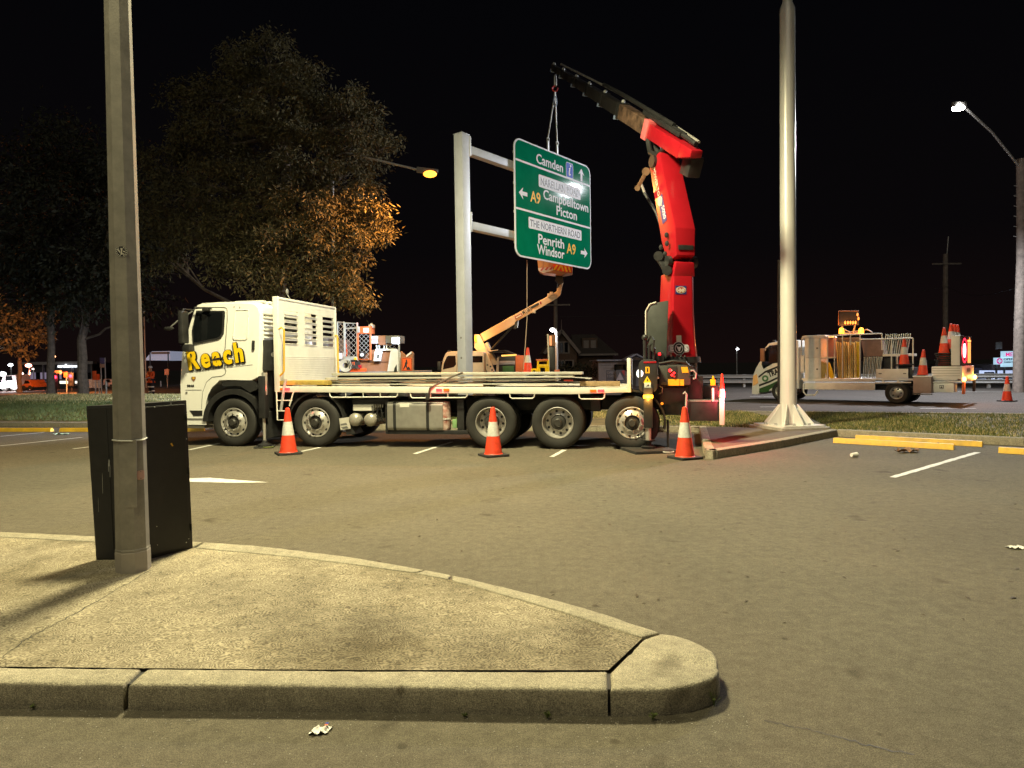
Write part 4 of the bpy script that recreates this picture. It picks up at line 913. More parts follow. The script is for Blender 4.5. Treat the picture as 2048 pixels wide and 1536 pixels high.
# near outrigger: beam box, post, amber lamp, foot
xo = X(1297, 900, -.14)
b = MB(); hx, hz = T.L(1296, 752, -.16); b.loft([rr for rr in [[Vector((hx + a, yy, hz + c)) for a, c in rrect(.34, .62, .1, 4)] for yy in (-.16, .35)]]); b._bev(list(b.bm.edges), .01, 2); outb = b.out('outrigger_box', m_steelb, truck)
for px, py, w_, h_, mm in ((1295, 740, .08, .12, m_lab),): q = T.L(px, py, -.162); flat(rrect(w_, h_, .01), face((q[0], -.162, q[1]), (0, -1, 0), (1, 0, 0)), .003).out('label', mm, outb)
q = T.L(1295, 740, -.166); flat([(-.012, -.035), (.012, -.035), (.012, .035), (-.012, .035)], face((q[0], -.1655, q[1]), (0, -1, 0), (1, 0, 0)), .002).out('label_mark', m_ink, outb)
q = T.L(1294.5, 760, -.162); m_warn = mat('warning_yellow', (.7, .5, .02), .45); flat([(-.07, -.05), (.07, -.05), (0, .075)], face((q[0], -.162, q[1]), (0, -1, 0), (1, 0, 0)), .003).out('warning_triangle', m_warn, outb)
flat([(-.008, -.02), (.02, -.025), (.0, .04)], face((q[0], -.1655, q[1]), (0, -1, 0), (1, 0, 0)), .001).out('triangle_mark', m_ink, outb)
q = T.L(1295, 771, -.162); flat(rrect(.12, .12, .008), face((q[0], -.162, q[1]), (0, -1, 0), (1, 0, 0)), .003).out('white_label', m_tray, outb); flat([(-.03, -.02), (.03, -.01), (.015, .03), (-.005, .0)], face((q[0], -.1655, q[1]), (0, -1, 0), (1, 0, 0)), .001).out('label_mark', m_ink, outb)
tbox('red_edge', 1287, 723, 1313, 726, -.17, .4, m_red, .006, outb)
b = MB(); q = T.V(1282, 747, -.1); b.cyl(q, q + Vector((-.03, -.03, 0)), .075, .08, 16); b.out('side_lamp', lampmat('cool_lamp', (.85, .9, 1), 1.1), outb)
b = MB(); z0_, z1_ = Z(1297, 855, -.14), Z(1297, 775, -.14); b.box(xo - .085, xo + .085, -.225, -.055, z0_, z1_, .014); leg = b.out('outrigger_leg', m_steelb, truck)
b = MB(); b.cyl((xo, -.14, .1), (xo, -.14, z0_ + .1), .055, n=18); b.out('piston', m_chrome, leg)
b = MB(); b.lathe([(.001, .06), (.13, .06), (.14, .09), (.06, .12), (.06, .18), (.13, .2), (.13, .215), (.001, .215)], (xo, -.14, 0), 'z', 22); b.out('foot', m_steelb, leg)
b = MB(); z = Z(1297, 793, -.22); b.box(xo - .09, xo + .09, -.245, -.222, z - .03, z + .028, .006); b.out('amber_lamp', lampmat('amber_bar', (1, .42, .02), 6), leg); point('amber_light', (xo, -.36, z - .02), 16, (1, .42, .05), .05, truck)
b = MB(); zl = Z(1291, 715, .0); b.cyl((xo - .05, .02, hz + .25), (xo - .05, .02, Z(1291, 678)), .035, n=10); b.cyl((xo + .03, .05, hz + .25), (xo + .03, .05, Z(1297, 690)), .03, n=10); b.sphere((xo - .05, .02, Z(1291, 675)), .06, seg=10); b.out('leg_cylinder', m_steelb, outb)
tube_px('hose', [(1293, 690), (1301, 672), (1308, 680), (1306, 705)], .018, m_black, outb, .05); tube_px('hose', [(1296, 700), (1304, 686), (1310, 698), (1307, 720)], .016, m_black, outb, .08); tube_px('hose', [(1316, 770), (1325, 775), (1324, 785), (1317, 788)], .015, m_black, outb, -.05)
for px in (1309, 1315): b = MB(); q = T.V(px, 755.5, -.12); b.sphere(q, .028, seg=8); b.out('valve_knob', m_chrome, outb)
b = MB(); q = T.V(1324, 807, .1); b.cyl(q, q - Vector((0, .03, 0)), .026, n=10); b.out('side_reflector', lampmat('amber_dot', (1, .3, .02), 1.2), truck)
# oil tank / radiator shield beside the column
x0, z1_ = T.L(1292, 606, .7); x1, z0_ = T.L(1338, 708, .7); m_shield = mat('shield_grey', (.055, .06, .055), .4, var=.12)
b = MB(); b.prism([(x0, z0_ + .15), (x0 + .02, z1_ - .14), (x0 + .09, z1_ - .03), (x0 + .2, z1_), (x1, z1_ + .04), (x1 - .05, z0_ - .1), (x0 + .3, z0_ - .1)], .7, .95, .02); b.out('oil_tank', m_shield, truck)
b = MB(); b.tube([(x0 - .012, .69, z0_ - .1), (x0 - .005, .69, z1_ - .16), (x0 + .07, .69, z1_ - .03), (x0 + .2, .69, z1_ + .01)], .016, 6); b.out('tank_edge', m_pale, truck)
# rear end: under-run board, white post, rear lamp, yellow limit switch, hooked rod
tbox('under_run_board', 1374, 804, 1440, 842, .0, .06, m_steelb, .006)
wp = tbox('marker_post', 1439, 795, 1449, 850, -.04, .05, m_tray, .006)
b = MB(); q = T.V(1444, 788, -.03); b.box(q.x - .06, q.x + .06, q.y, q.y + .05, q.z - .05, q.z + .05, .01); b.out('rear_lamp', m_red_e, truck); point('rear_red_light', (q.x + .1, q.y - .15, q.z), 80, (1, .06, .09), .05, truck)
tbox('rear_beam', 1385, 770, 1438, 800, .5, .4, m_steelb, .02); tbox('rear_crossbar', 1376, 801, 1440, 804, -.01, .5, m_grey, .004)
lim = tbox('limit_switch', 1421, 759, 1431, 771, -.02, .08, m_letter, .015); tbox('switch_cap', 1424.5, 752, 1428, 759, -.02, .05, m_letter, .006, lim); tbox('switch_rod', 1424, 776, 1428.5, 803, -.02, .04, m_tray, .006, lim)
tube_px('hooked_rod', [(1367, 788), (1370, 784), (1373, 788), (1372, 810), (1370, 830)], .018, m_galv, truck, -.06)
tbox('rear_step', 1318, 775, 1378, 830, .3, .8, m_steelb, .02)
# emblems
def art(px, py, dep, nn, xd, name, pts, m, d=.0): 
    q = D(px, py, dep); M = cinv @ face(q + Vector(nn) * d, nn, xd); return flat(pts, M, .002).out(name, m, truck)
nF = -CDIR; fx = -CSD
if fx.x < 0: fx = CSD
def on_plane(px, py, o, nn): r = ray(px, py); t = (Vector(o) - CAMP).dot(nn) / r.dot(nn); return CAMP + r * t
def stick(px, py, o, nn, name, pts, m, d): q = on_plane(px, py, o, nn) + nn * d; return flat(pts, cinv @ face(q, nn, fx), .002).out(name, m, truck)
o_ = cw(-.04 - .33 + .02, z_c0 + .2); n_c = (nF + Vector((0, 0, .075))).normalized()
o1 = cw(-.05 - .28, z_c0 + .9); tl = (cw(-.08 - .26, zc1) - o1).normalized(); n_u = CSD.cross(tl).normalized(); n_u = n_u if n_u.y < 0 else -n_u
tl2 = (cw(-.34, z_c0 + .35) - cw(-.37, z_c0)).normalized(); n_l = CSD.cross(tl2).normalized(); n_l = n_l if n_l.y < 0 else -n_l
ol = cw(-.04 - .33, z_c0) + n_l * .022
m_navy = mat('navy_vinyl', (.02, .04, .22), .4); m_gold = mat('cream_vinyl', (.7, .62, .5), .4)
stick(1361.5, 580, o1, n_u, 'emblem_ground', rrect(.25, .17, .01), m_navy, .004); stick(1361.5, 580, o1, n_u, 'emblem_oval', circ(.115, 28, ry=.07), m_gold, .007); stick(1361.5, 580, o1, n_u, 'emblem_oval', circ(.1, 28, ry=.057), m_red, .0095)
q = on_plane(1361.5, 584.5, o1, n_u) + n_u * .0125; text('emblem_letters', 'HMF', m_gold, truck, cinv @ face(q, n_u, fx), .105, .006, .82, .001, 'CENTER')
stick(1357, 697, ol, n_l, 'badge_ring', circ(.14, 28), m_signw, .012); stick(1357, 697, ol, n_l, 'badge_plate', rrect(.46, .155, .04), m_signw, .010); stick(1357, 697, ol, n_l, 'badge_plate', rrect(.43, .13, .03), m_ink, .013); stick(1357, 697, ol, n_l, 'badge_ring', circ(.128, 28), m_ink, .016); stick(1357, 697, ol, n_l, 'badge_ring', circ(.092, 24), m_signw, .019); stick(1357, 697, ol, n_l, 'badge_ring', circ(.08, 24), m_ink, .022); stick(1357, 697, ol, n_l, 'badge_wedge', [(-.06, .05), (-.02, .03), (.02, .03), (.06, .05), (.012, -.06), (-.012, -.06)], m_signw, .025)
for s_, px in (('E', 1342.5), ('S', 1371.5)):
    q = on_plane(px, 701.5, ol, n_l) + n_l * .017; text('badge_letter', s_, m_signw, truck, cinv @ face(q, n_l, fx), .16, .012, 1.0, .001, 'CENTER')
stick(1357.5, 678.5, ol, n_l, 'data_plate', rrect(.115, .155, .005), m_tray, .006)
nS = -CSD if (-CSD).x < 0 else CSD         # left side of the main boom
osd = mb(.5, 0, 0) + nS * .2285; ds = dmb
def side_text(name, s_, px, py, size, m, d=.004, bold=0.0, rotup=True):
    q = on_plane(px, py, osd, nS) + nS * d; return text(name, s_, m, truck, cinv @ face(q, nS, -ds), size, bold, 1.0, .001)
side_text('boom_lettering', 'POWER TO LIFT', 1306, 338, .13, m_gold, .004, .002)
q = on_plane(1325, 418, osd, nS); flat(rrect(.62, .19, .02), cinv @ face(q + nS * .003, nS, -ds), .002).out('emblem_ground', m_navy, truck)
q = on_plane(1320, 402, osd, nS); flat(circ(.1, 20), cinv @ face(q + nS * .0055, nS, -ds), .002).out('emblem_oval', m_gold, truck)
side_text('model_number', '5020', 1323.5, 414, .15, m_signw, .0065, .003)
# ------------------------------------------------------------------ outrigger pads, hose bit
for c, lab, r in ((Vector((xo, -.14, 0)), 'black square plastic pad under the rear outrigger foot of the crane truck', .42), (Vector((fsx, -.1, 0)), 'thin dark pad under the front stabiliser foot of the crane truck', .2)):
    w = T.o + T.x * c.x + T.y * c.y; b = MB(); b.box(-r, r, -r, r, .0, .055 if r > .3 else .028, .01); pad = b.out('outrigger_pad', m_coneb, None, loc=w, rz=.2, label=lab, cat='outrigger pad')
    k = MB(); k.tube([(r * .5 + .1 * math.cos(a), -r - .0 - .09 * math.sin(a), .03) for a in [i * PI / 6 for i in range(7)]], .012, 6); k.out('rope_handle', m_band if r > .3 else m_gr1, pad)
# ------------------------------------------------------------------ load on the tray
def world(v): return T.o + T.x * v[0] + T.y * v[1] + Vector((0, 0, v[2]))
def bar(name, a, b_, w, h, label, cat, m, group=None):
    a = world(a); b_ = world(b_); c = (a + b_) / 2; k = MB(); k.beam(a - c, b_ - c, w, h, (b_ - a).cross(Vector((0, 0, 1))), bv=.006)
    return k.out(name, m, None, loc=c, label=label, cat=cat, group=group)
def at(px, py, off): v = T.V(px, py, off); return (v.x, v.y, v.z)
m_alu = mat('mill_aluminium', (.55, .54, .48), .4, metal=.3, var=.12, scale=5)
for px0, px1, lab in ((614, 668, 'front timber bearer on the tray behind the slotted headboard'), (757, 818, 'second timber bearer from the cab under the stacked channels'), (950, 1000, 'timber bearer in the middle of the tray under the stacked channels')):
    x0 = X(px0, 768, .3); x1 = X(px1, 768, .3); k = MB(); k.box(-.09, .09, -.95, .95, 0, .1, .008); w = world(((x0 + x1) / 2, 1.25, zt((x0 + x1) / 2) - .003)); k.out('timber_bearer', m_wood, None, loc=w, rz=tang, label=lab, cat='timber', group='timber bearers on the tray')
bar('timber_board', at(573, 765, .25), at(668, 765, .25), .6, .09, 'yellow stained timber board lying at the foot of the headboard', 'timber', mat('yellow_timber', (.4, .28, .06), .7, var=.3, scale=10))
chan = [((672, 748.5, .3), (1165, 746, .3), .42, .05, 'topmost long pale channel of the stack on the tray'), ((656, 757, .25), (1148, 753, .25), .3, .035, 'second long pale channel from the top of the stack on the tray'), ((640, 763, .3), (1120, 759, .3), .3, .03, 'third long pale channel from the top of the stack on the tray'), ((662, 768, .5), (1190, 763.5, .5), .5, .025, 'long dark sheet low in the stack of channels on the tray'), ((660, 768.5, .25), (1137, 767.5, .25), .2, .022, 'lowest long channel of the stack on the tray, nearest its edge')]
for i, (a, c, w, h, lab) in enumerate(chan): bar('metal_channel', at(*a), at(*c), w, h, lab, 'metal channel', m_alu if i != 3 else m_grey, 'long channels stacked on the tray')
bar('metal_sheet', at(1085, 752, .9), at(1182, 757, .9), .7, .015, 'bent pale sheet end sticking out of the stack towards the crane', 'metal sheet', m_alu)
bar('flat_bar', at(1128, 760.5, .2), at(1146, 761, .2), .06, .03, 'short bar end with a red and white reflective tip in the stack', 'bar', mat('reflector_red', (.7, .08, .05), .3))
bar('timber_bearer', at(1160, 767.5, .3), at(1240, 767.5, .3), .12, .1, 'dark timber lying at the rear of the tray before the tail board', 'timber', m_wood, 'timber bearers on the tray')
k = MB(); k.tube([world(at(926, 745, .05)), world(at(905, 753, .02)), world(at(860, 776, -.08)), world(at(857, 790, -.085)), world(at(854, 800, -.06))], .02, 6); sx = k.out('ratchet_strap', mat('strap', (.1, .085, .07), .8), None, label='dark ratchet strap drawn down over the stack to the tray rail', cat='strap')
k = MB(); q = world(at(855, 791, -.1)); k.box(q.x - .04, q.x + .04, q.y - .03, q.y + .03, q.z - .09, q.z + .05, .01); k.out('ratchet', m_steelb, sx)
# ------------------------------------------------------------------ traffic cones
def make_cone(h=.9):
    root = empty('traffic_cone', (0, 0, 0)); s = h / .9
    def rr(z): return (.165 - .125 * (z - .04) / .86)
    k = MB(); k.lathe([(rr(.04) + .012, .04), (rr(.05), .055), (rr(.37), .37)], axis='z', n=24); k.xf(Matrix.Scale(s, 4)); k.out('cone_body', m_cone, root)
    k = MB(); k.lathe([(rr(.37) + .0015, .37), (rr(.63) + .0015, .63)], axis='z', n=24); k.xf(Matrix.Scale(s, 4)); k.out('reflective_band', m_band, root)
    k = MB(); k.lathe([(rr(.63), .63), (rr(.89), .885), (.025, .9), (.02, .86)], axis='z', n=24); k.xf(Matrix.Scale(s, 4)); k.out('cone_top', m_cone, root)
    k = MB(); k.prism(rrect(.46, .46, .04, 3), 0, .042, .008, axis='z'); k.xf(Matrix.Scale(s, 4)); k.out('cone_foot', m_coneb, root)
    return root
cone0 = make_cone(); cone_used = [0]
def cone(p, rz, label, group, tilt=0):
    o = cone0 if not cone_used[0] else copy_tree(cone0); cone_used[0] = 1
    o.location = p; o.rotation_euler = (tilt, tilt * .4, rz); tag(o, label, 'traffic cone', group); return o
GC = 'cones set out round the crane truck'
cone(G(577, 908), .5, 'orange cone in front of the second axle of the crane truck', GC)
cone(G(987, 912), .45, 'orange cone in front of the third axle of the crane truck', GC)
cone(G(1370, 917), .4, 'scuffed orange cone by the kerb nose behind the rear outrigger', GC)
q = T.V(1444, 795, -.015); k = MB(); k.lathe([(.055, .0), (.045, .12), (.042, .16)], (q.x, q.y, q.z + .0), 'z', 16); k.out('marker_cap', m_band, wp); k = MB(); k.lathe([(.045, .12), (.018, .44), (.001, .45)], (q.x, q.y, q.z), 'z', 16); k.out('marker_cap', m_cone, wp)
# ------------------------------------------------------------------ cantilever sign post and the hoisted direction sign
SH = 3.55; dl = F * SH / 239.7; dr = F * SH / 206.1
sTL, sTR = D(1027.7, 272, dl), D(1180.5, 334.7, dr); sBL = D(1032.4, 511.6, dl)
sa = math.atan2(sTR.y - sTL.y, sTR.x - sTL.x); SW = (sTR - sTL).xy.length; sz0 = sBL.z
SX = Vector((math.cos(sa), math.sin(sa), 0)); SN = Vector((SX.y, -SX.x, 0))      # face of the sign looks along SN
sorg = Vector((sTL.x, sTL.y, sz0)); SH = sTL.z - sz0
sign = empty('direction_sign', sorg, label='large green road direction sign hanging from the crane hook', cat='road sign')
m_green = mat('green_sheeting', (.002, .16, .085), .055, var=.12, scale=1.2, spec=.1, grime=.15)
FX = Matrix.Translation((0, 0, 0)) @ face((0, 0, 0), SN, SX)
def sp(pts, d, name, m, par=None, th=.003): b = MB(); b.prism(pts, d, d + th, axis='z'); b.xf(FX); return b.out(name, m, par or sign)
def uv(px, py): r = ray(px, py); t = (sorg - CAMP).dot(SN) / r.dot(SN); p = CAMP + r * t - sorg; return p.dot(SX), p.z
cr_ = .3
sp(rrect(SW, SH, cr_, 8, SW / 2, SH / 2), -.03, 'panel', m_signw, None, .03)
sp(rrect(SW - .1, SH - .1, cr_ - .05, 8, SW / 2, SH / 2), .0005, 'green_face', m_green)
y1 = uv(1034, 319)[1]; y2 = uv(1034, 416)[1]
for y in (y1, y2): sp([(.05, y - .03), (SW - .05, y - .03), (SW - .05, y + .03), (.05, y + .03)], .004, 'divider', m_signw)
def stext(name, s_, px0, py0, px1, m, size, bold=.0, d=.005):
    a = uv(px0, py0); c = uv(px1, py0)
    wd = text_width(s_, size, bold)
    return text(name, s_, m, sign, FX @ Matrix.Translation((a[0], a[1], d)), size, bold, (c[0] - a[0]) / wd, .0012)
m_signy = mat('yellow_sheeting', (.85, .45, .01), .5, var=.03, spec=.1)
B = .007
stext('lettering', 'Camden', 1072, 325, 1125, m_signw, .42, B)
stext('lettering', 'Campbelltown', 1086, 397, 1175.5, m_signw, .42, B)
stext('lettering', 'Picton', 1112, 429, 1152.5, m_signw, .42, B)
stext('route_number', 'A9', 1061, 402.5, 1081, m_signy, .47, B)
stext('lettering', 'Penrith', 1075.5, 486, 1127, m_signw, .42, B)
stext('lettering', 'Windsor', 1074.5, 507, 1129, m_signw, .42, B)
stext('route_number', 'A9', 1133.5, 506, 1151.5, m_signy, .47, B)
def plate4(pts, name, m, d=.0045, th=.002): return sp([uv(*p) for p in pts], d, name, m, None, th)
for (a, b_, c, d_), s_, x0, x1, py in ((((1077, 348), (1160.5, 375), (1160.5, 398), (1077, 373)), 'NARELLAN ROAD', 1080.5, 1157.5, 366), (((1056.8, 433), (1162.5, 459.5), (1162.8, 482), (1057.2, 456)), 'THE NORTHERN ROAD', 1060, 1159.5, 450)):
    (u0, w0), (u1, _) = uv(*a), uv(*b_); _, w1 = uv(*d_); pl = sp(rrect(u1 - u0, w0 - w1, .04, 4, (u0 + u1) / 2, (w0 + w1) / 2), .0045, 'road_name_plate', m_signw, None, .002)
    hh = (w0 - w1); a2 = uv(x0, py)
    wd = text_width(s_, hh * .86)
    text('road_name', s_, m_ink, pl, FX @ Matrix.Translation((a2[0], (w0 + w1) / 2 - hh * .3, .008)), hh * .86, .004, (uv(x1, py)[0] - a2[0]) / wd, .001)
def arrow(px, py, ang, L=.42):
    c = uv(px, py); P = [(0, .5), (.4, .02), (.4, -.02), (.14, .14), (.14, -.5), (-.14, -.5), (-.14, .14), (-.4, -.02), (-.4, .02)]
    P = [(0, .5), (.42, .0), (.14, .1), (.14, -.5), (-.14, -.5), (-.14, .1), (-.42, .0)]
    sp([(c[0] + L * (x * math.cos(ang) - y * math.sin(ang)), c[1] + L * (x * math.sin(ang) + y * math.cos(ang))) for x, y in P], .0045, 'arrow', m_signw, None, .002)
arrow(1162.5, 350, 0); arrow(1046, 387, PI / 2); arrow(1168, 506, -PI / 2)
c = uv(1139, 341); sp(rrect(.42, .5, .07, 5, *c), .0045, 'symbol_border', m_signw, None, .0015); sp(rrect(.38, .46, .055, 5, *c), .0065, 'information_symbol', m_blue, None, .0015)
sp([(c[0] + x, c[1] + y) for x, y in ((-.02, .08), (.05, .1), (.0, -.1), (.03, -.12), (.06, -.09), (.05, -.15), (-.02, -.18), (-.07, -.14), (-.03, .03), (-.06, .04))], .0085, 'symbol_i', m_signw, None, .0015); sp(circ(.045, 14, c[0] + .06, c[1] + .155), .0085, 'symbol_dot', m_signw, None, .0015)
# frame rails on the back
for f_ in (.12, .38, .62, .88):
    b = MB(); z = SH * f_; b.beam(SX * .06 - SN * .07 + Vector((0, 0, z)), SX * (SW - .06) - SN * .07 + Vector((0, 0, z)), .06, .07, SN); b.out('stiffener', m_galv, sign)
lugs = []
for px, py in ((1099, 287), (1117, 291)):
    u, _ = uv(px, py + 14); p = SX * u + Vector((0, 0, SH)) - SN * .05; b = MB(); b.beam(p + Vector((0, 0, -.3)), p + Vector((0, 0, .3)), .07, .04, SX); b.out('lifting_lug', m_galv, sign)
    b = MB(); b.tube([p + Vector((0, 0, .36)) + SX * (.06 * math.cos(a)) + Vector((0, 0, .06 * math.sin(a))) for a in [i * PI / 5 for i in range(11)]], .018, 6); b.out('shackle', m_galv, sign); lugs.append(sorg + p + Vector((0, 0, .42)))
ch = MB()
for l in lugs: ch.tube([hb_, hb_.lerp(l, .5) + Vector((0, 0, -.03)), l], .022, 6)
sling = ch.out('chain_sling', m_galv, None, label='two legged grey chain sling between the crane hook and the green sign', cat='chain sling')
b = MB(); q = hb_ + Vector((0, 0, -.3)); b.tube([q + Vector((.05 * math.sin(a), 0, .16 * math.cos(a))) for a in [i * PI / 6 for i in range(13)]], .02, 6); b.out('master_link', m_guide, sling)
# tag line
tl0 = D(1054, 520, dl + .8); b = MB(); b.tube([tl0, D(1054, 640, dl + .6), D(1047, 740, dl + .2)], .012, 5); b.out('tag_line', mat('rope', (.35, .25, .18), .8), None, label='thin rope hanging straight down from the lower edge of the green sign', cat='rope')
# post and arms
u = (1.0 - 0); 
def post_solve():
    k = (931 - 1024) / F; o = sorg - SN * .22; t = (o.x - k * o.y) / (SX.x - k * SX.y); return o - SX * t
pp = post_solve(); ps = .30
gz = vh(pp.x, .2)
post = empty('sign_post', (pp.x, pp.y, gz), label='tall square grey steel post with two cantilever arms behind the flatbed', cat='sign post')
pz1 = D(931, 270, pp.y).z - gz
m_post = mat('grey_post', (.4, .42, .48), .45, var=.08, metal=.15, scale=3, grime=.1)
R_ = Matrix.Rotation(sa, 4, 'Z')
b = MB(); b.box(-ps / 2, ps / 2, -ps / 2, ps / 2, 0, pz1, .012); b.xf(R_); b.out('shaft', m_post, post)
b = MB(); b.box(-ps / 2 - .012, ps / 2 + .012, -ps / 2 - .012, ps / 2 + .012, pz1, pz1 + .02, .004); b.xf(R_); b.out('cap', m_post, post)
b = MB(); b.box(-.35, .35, -.35, .35, 0, .04, .006); b.xf(R_); b.out('base_plate', m_galv, post)
for py, py2 in ((296, 318), (448, 462)):
    z = D(945, py, pp.y).z - gz; L_ = .6 * SW + .62 * SH
    b = MB(); b.box(ps / 2 + .02, L_, -.12, .1, z - .12, z + .1, .01); b.xf(R_); b.out('arm', m_post, post)
    b = MB(); b.box(ps / 2 - .004, ps / 2 + .06, -.16, .16, z - .2, z + .34, .008); b.xf(R_); fl = b.out('flange', m_galv, post)
    for i in range(4): k = MB(); zz = z - .14 + i * .14; k.cyl((ps / 2 + .055, -.13, zz), (ps / 2 + .085, -.13, zz), .02, n=6); k.xf(R_); k.out('bolt', m_galv, fl)
for z in (1.2, 1.75, 2.3):
    b = MB(); b.cyl((-ps / 2 - .006, .0, z), (-ps / 2 + .01, .0, z), .03, n=10); b.xf(R_); b.out('access_plug', m_grey, post)
# ------------------------------------------------------------------ street lamps
def pole_tree(name, base, top_z, r0, r1, m, label, cat):
    o = empty(name, base, label=label, cat=cat); b = MB(); b.cyl((0, 0, 0), (0, 0, top_z - base[2]), r0, r1, 12); b.out('pole', m, o); return o
# white street light on the timber pole at right
hot = on_plane(1143, 388, sorg, SN); vin = (hot - CAMP).normalized(); rf = vin - SN * (2 * vin.dot(SN))
k = (1920 - 1024) / F; t_ = (k * hot.y - hot.x) / (rf.x - k * rf.y); LW = hot + rf * t_
LW = D(1920, 216, LW.y)
m_tpole = mat('timber_pole', (.19, .16, .14), .85, var=.35, scale=5, bump=.3, bscale=20)
tb = D(2037, 760, 31); tb.z = .05; tz = D(2042, 318, 31)
tpole = empty('timber_pole', tb, label='thick timber power pole at the right edge carrying a bright street light', cat='power pole')
b = MB(); b.tube([(0, 0, 0), (.03, 0, 3), (.1, 0, 6), tz - tb], .23, 12, [1, .95, .85, .78]); b.out('pole', m_tpole, tpole)
e = LW - tb; b = MB(); b.tube([(tz - tb) + Vector((-.1, 0, -.3)), (tz - tb).lerp(e, .5) + Vector((0, 0, .1)), e + Vector((.2, .1, .12))], .05, 8); b.out('lamp_arm', m_galv, tpole)
for i in range(6): q = Vector((.08 - .2, 0, (tz - tb).z - 1.2 - i * .45)); b = MB(); b.tube([q, q + Vector((-.14, 0, .03))], .015, 6); b.out('pole_step', m_galv, tpole)
b = MB(); b.beam(e + Vector((.35, .2, .15)), e + Vector((-.45, -.25, .05)), .3, .14, (0, 0, 1), .22, .1, .03); lh = b.out('lamp_head', m_grey, tpole)
b = MB(); b.sphere(e + Vector((-.1, -.05, -.02)), .2, 1.2, 1, .5, 14); b.out('lamp_bowl', lampmat('street_white', (1, .95, .9), 150), lh)
spot('street_light_white', LW + Vector((-.1, -.05, -.2)), LW + Vector((-4, -5, -9)), 15000, (.93, .95, 1), 170, .4, .22)
# orange sodium lamp left of the sign post
LO = D(860, 347, 26); ob = D(667, 700, 26.5); ob.z = .3; ot = D(664, 308, 26.5)
ol_ = empty('street_lamp', ob, label='slender street lamp pole with an orange lamp on a long arm beside the tree', cat='street lamp')
b = MB(); b.cyl((0, 0, 0), ot - ob, .1, .06, 12); b.out('pole', m_galv, ol_)
e = LO - ob; b = MB(); b.tube([ot - ob + Vector((0, 0, -.15)), ot - ob + Vector((.5, 0, .05)), e + Vector((-.35, 0, .12))], .04, 8); b.out('lamp_arm', m_galv, ol_)
b = MB(); b.beam(e + Vector((-.5, 0, .14)), e + Vector((.3, 0, .07)), .22, .13, (0, 0, 1), .16, .1, .03); b.out('lamp_head', m_grey, ol_)
b = MB(); b.sphere(e + Vector((0, 0, -.02)), .17, 1.5, 1, .75, 14); b.out('lamp_bowl', lampmat('sodium', (1, .3, .03), 5), ol_)
spot('sodium_light', LO + Vector((0, 0, -.2)), LO + Vector((-.2, -.2, -3)), 4200, (1, .38, .08), 166, .25, .15)
# tall steel mast on the garden bed
mb_ = G(1577, 853, .16); mast = empty('light_mast', mb_, label='tall round steel light mast with gusseted foot on the kerbed garden bed', cat='light mast')
rM = 15.4 * mb_.y / F; m_mast = mat('mast_paint', (.76, .76, .73), .33, metal=.15, var=.05, scale=1.5, coat=.2)
mt = D(1577, 16, mb_.y).z - mb_.z
b = MB(); b.lathe([(rM * 1.04, .06), (rM * .98, 2.5), (rM * .93, mt - .12), (rM * .88, mt), (rM * .6, mt + .12), (rM * .56, mt + .2), (rM * .54, mt + 2.5)], axis='z', n=32); b.out('shaft', m_mast, mast)
fr_ = .55 * rM * 4
b = MB(); b.prism(rrect(1.12, 1.12, .05, 3), .02, .06, .006, axis='z'); b.xf(Matrix.Rotation(.25, 4, 'Z')); b.out('base_plate', m_mast, mast)
b = MB(); b.prism(rrect(1.3, 1.3, .1, 3), -.2, .02, .02, axis='z'); b.xf(Matrix.Rotation(.25, 4, 'Z')); b.out('footing', m_concr, mast)
for i in range(8):
    a = .25 + i * PI / 4; d = Vector((math.cos(a), math.sin(a), 0)); b = MB(); L0 = rM; L1 = .53
    b.prism([(L0 - .01, .061), (L1, .061), (L1, .1), (L0 + .04, .5), (L0 - .01, .52)], -.012, .012); b.xf(Matrix.Rotation(a, 4, 'Z')); b.out('gusset', m_mast, mast)
    q = Vector((math.cos(a + .39), math.sin(a + .39), 0)) * .5; b = MB(); b.cyl(q + Vector((0, 0, .06)), q + Vector((0, 0, .11)), .035, .03, 6); b.out('anchor_nut', m_galv, mast)
# lamps of the mast, far above the picture
b = MB(); b.box(-.9, .9, -.15, .15, mt + 2.5, mt + 2.65, .03); mh = b.out('lamp_bar', m_mast, mast)
for i in range(2): b = MB(); x = -.6 + i * 1.2; b.box(x - .25, x + .25, -.5, .2, mt + 2.66, mt + 2.82, .03); b.out('flood_lamp', m_grey, mh)
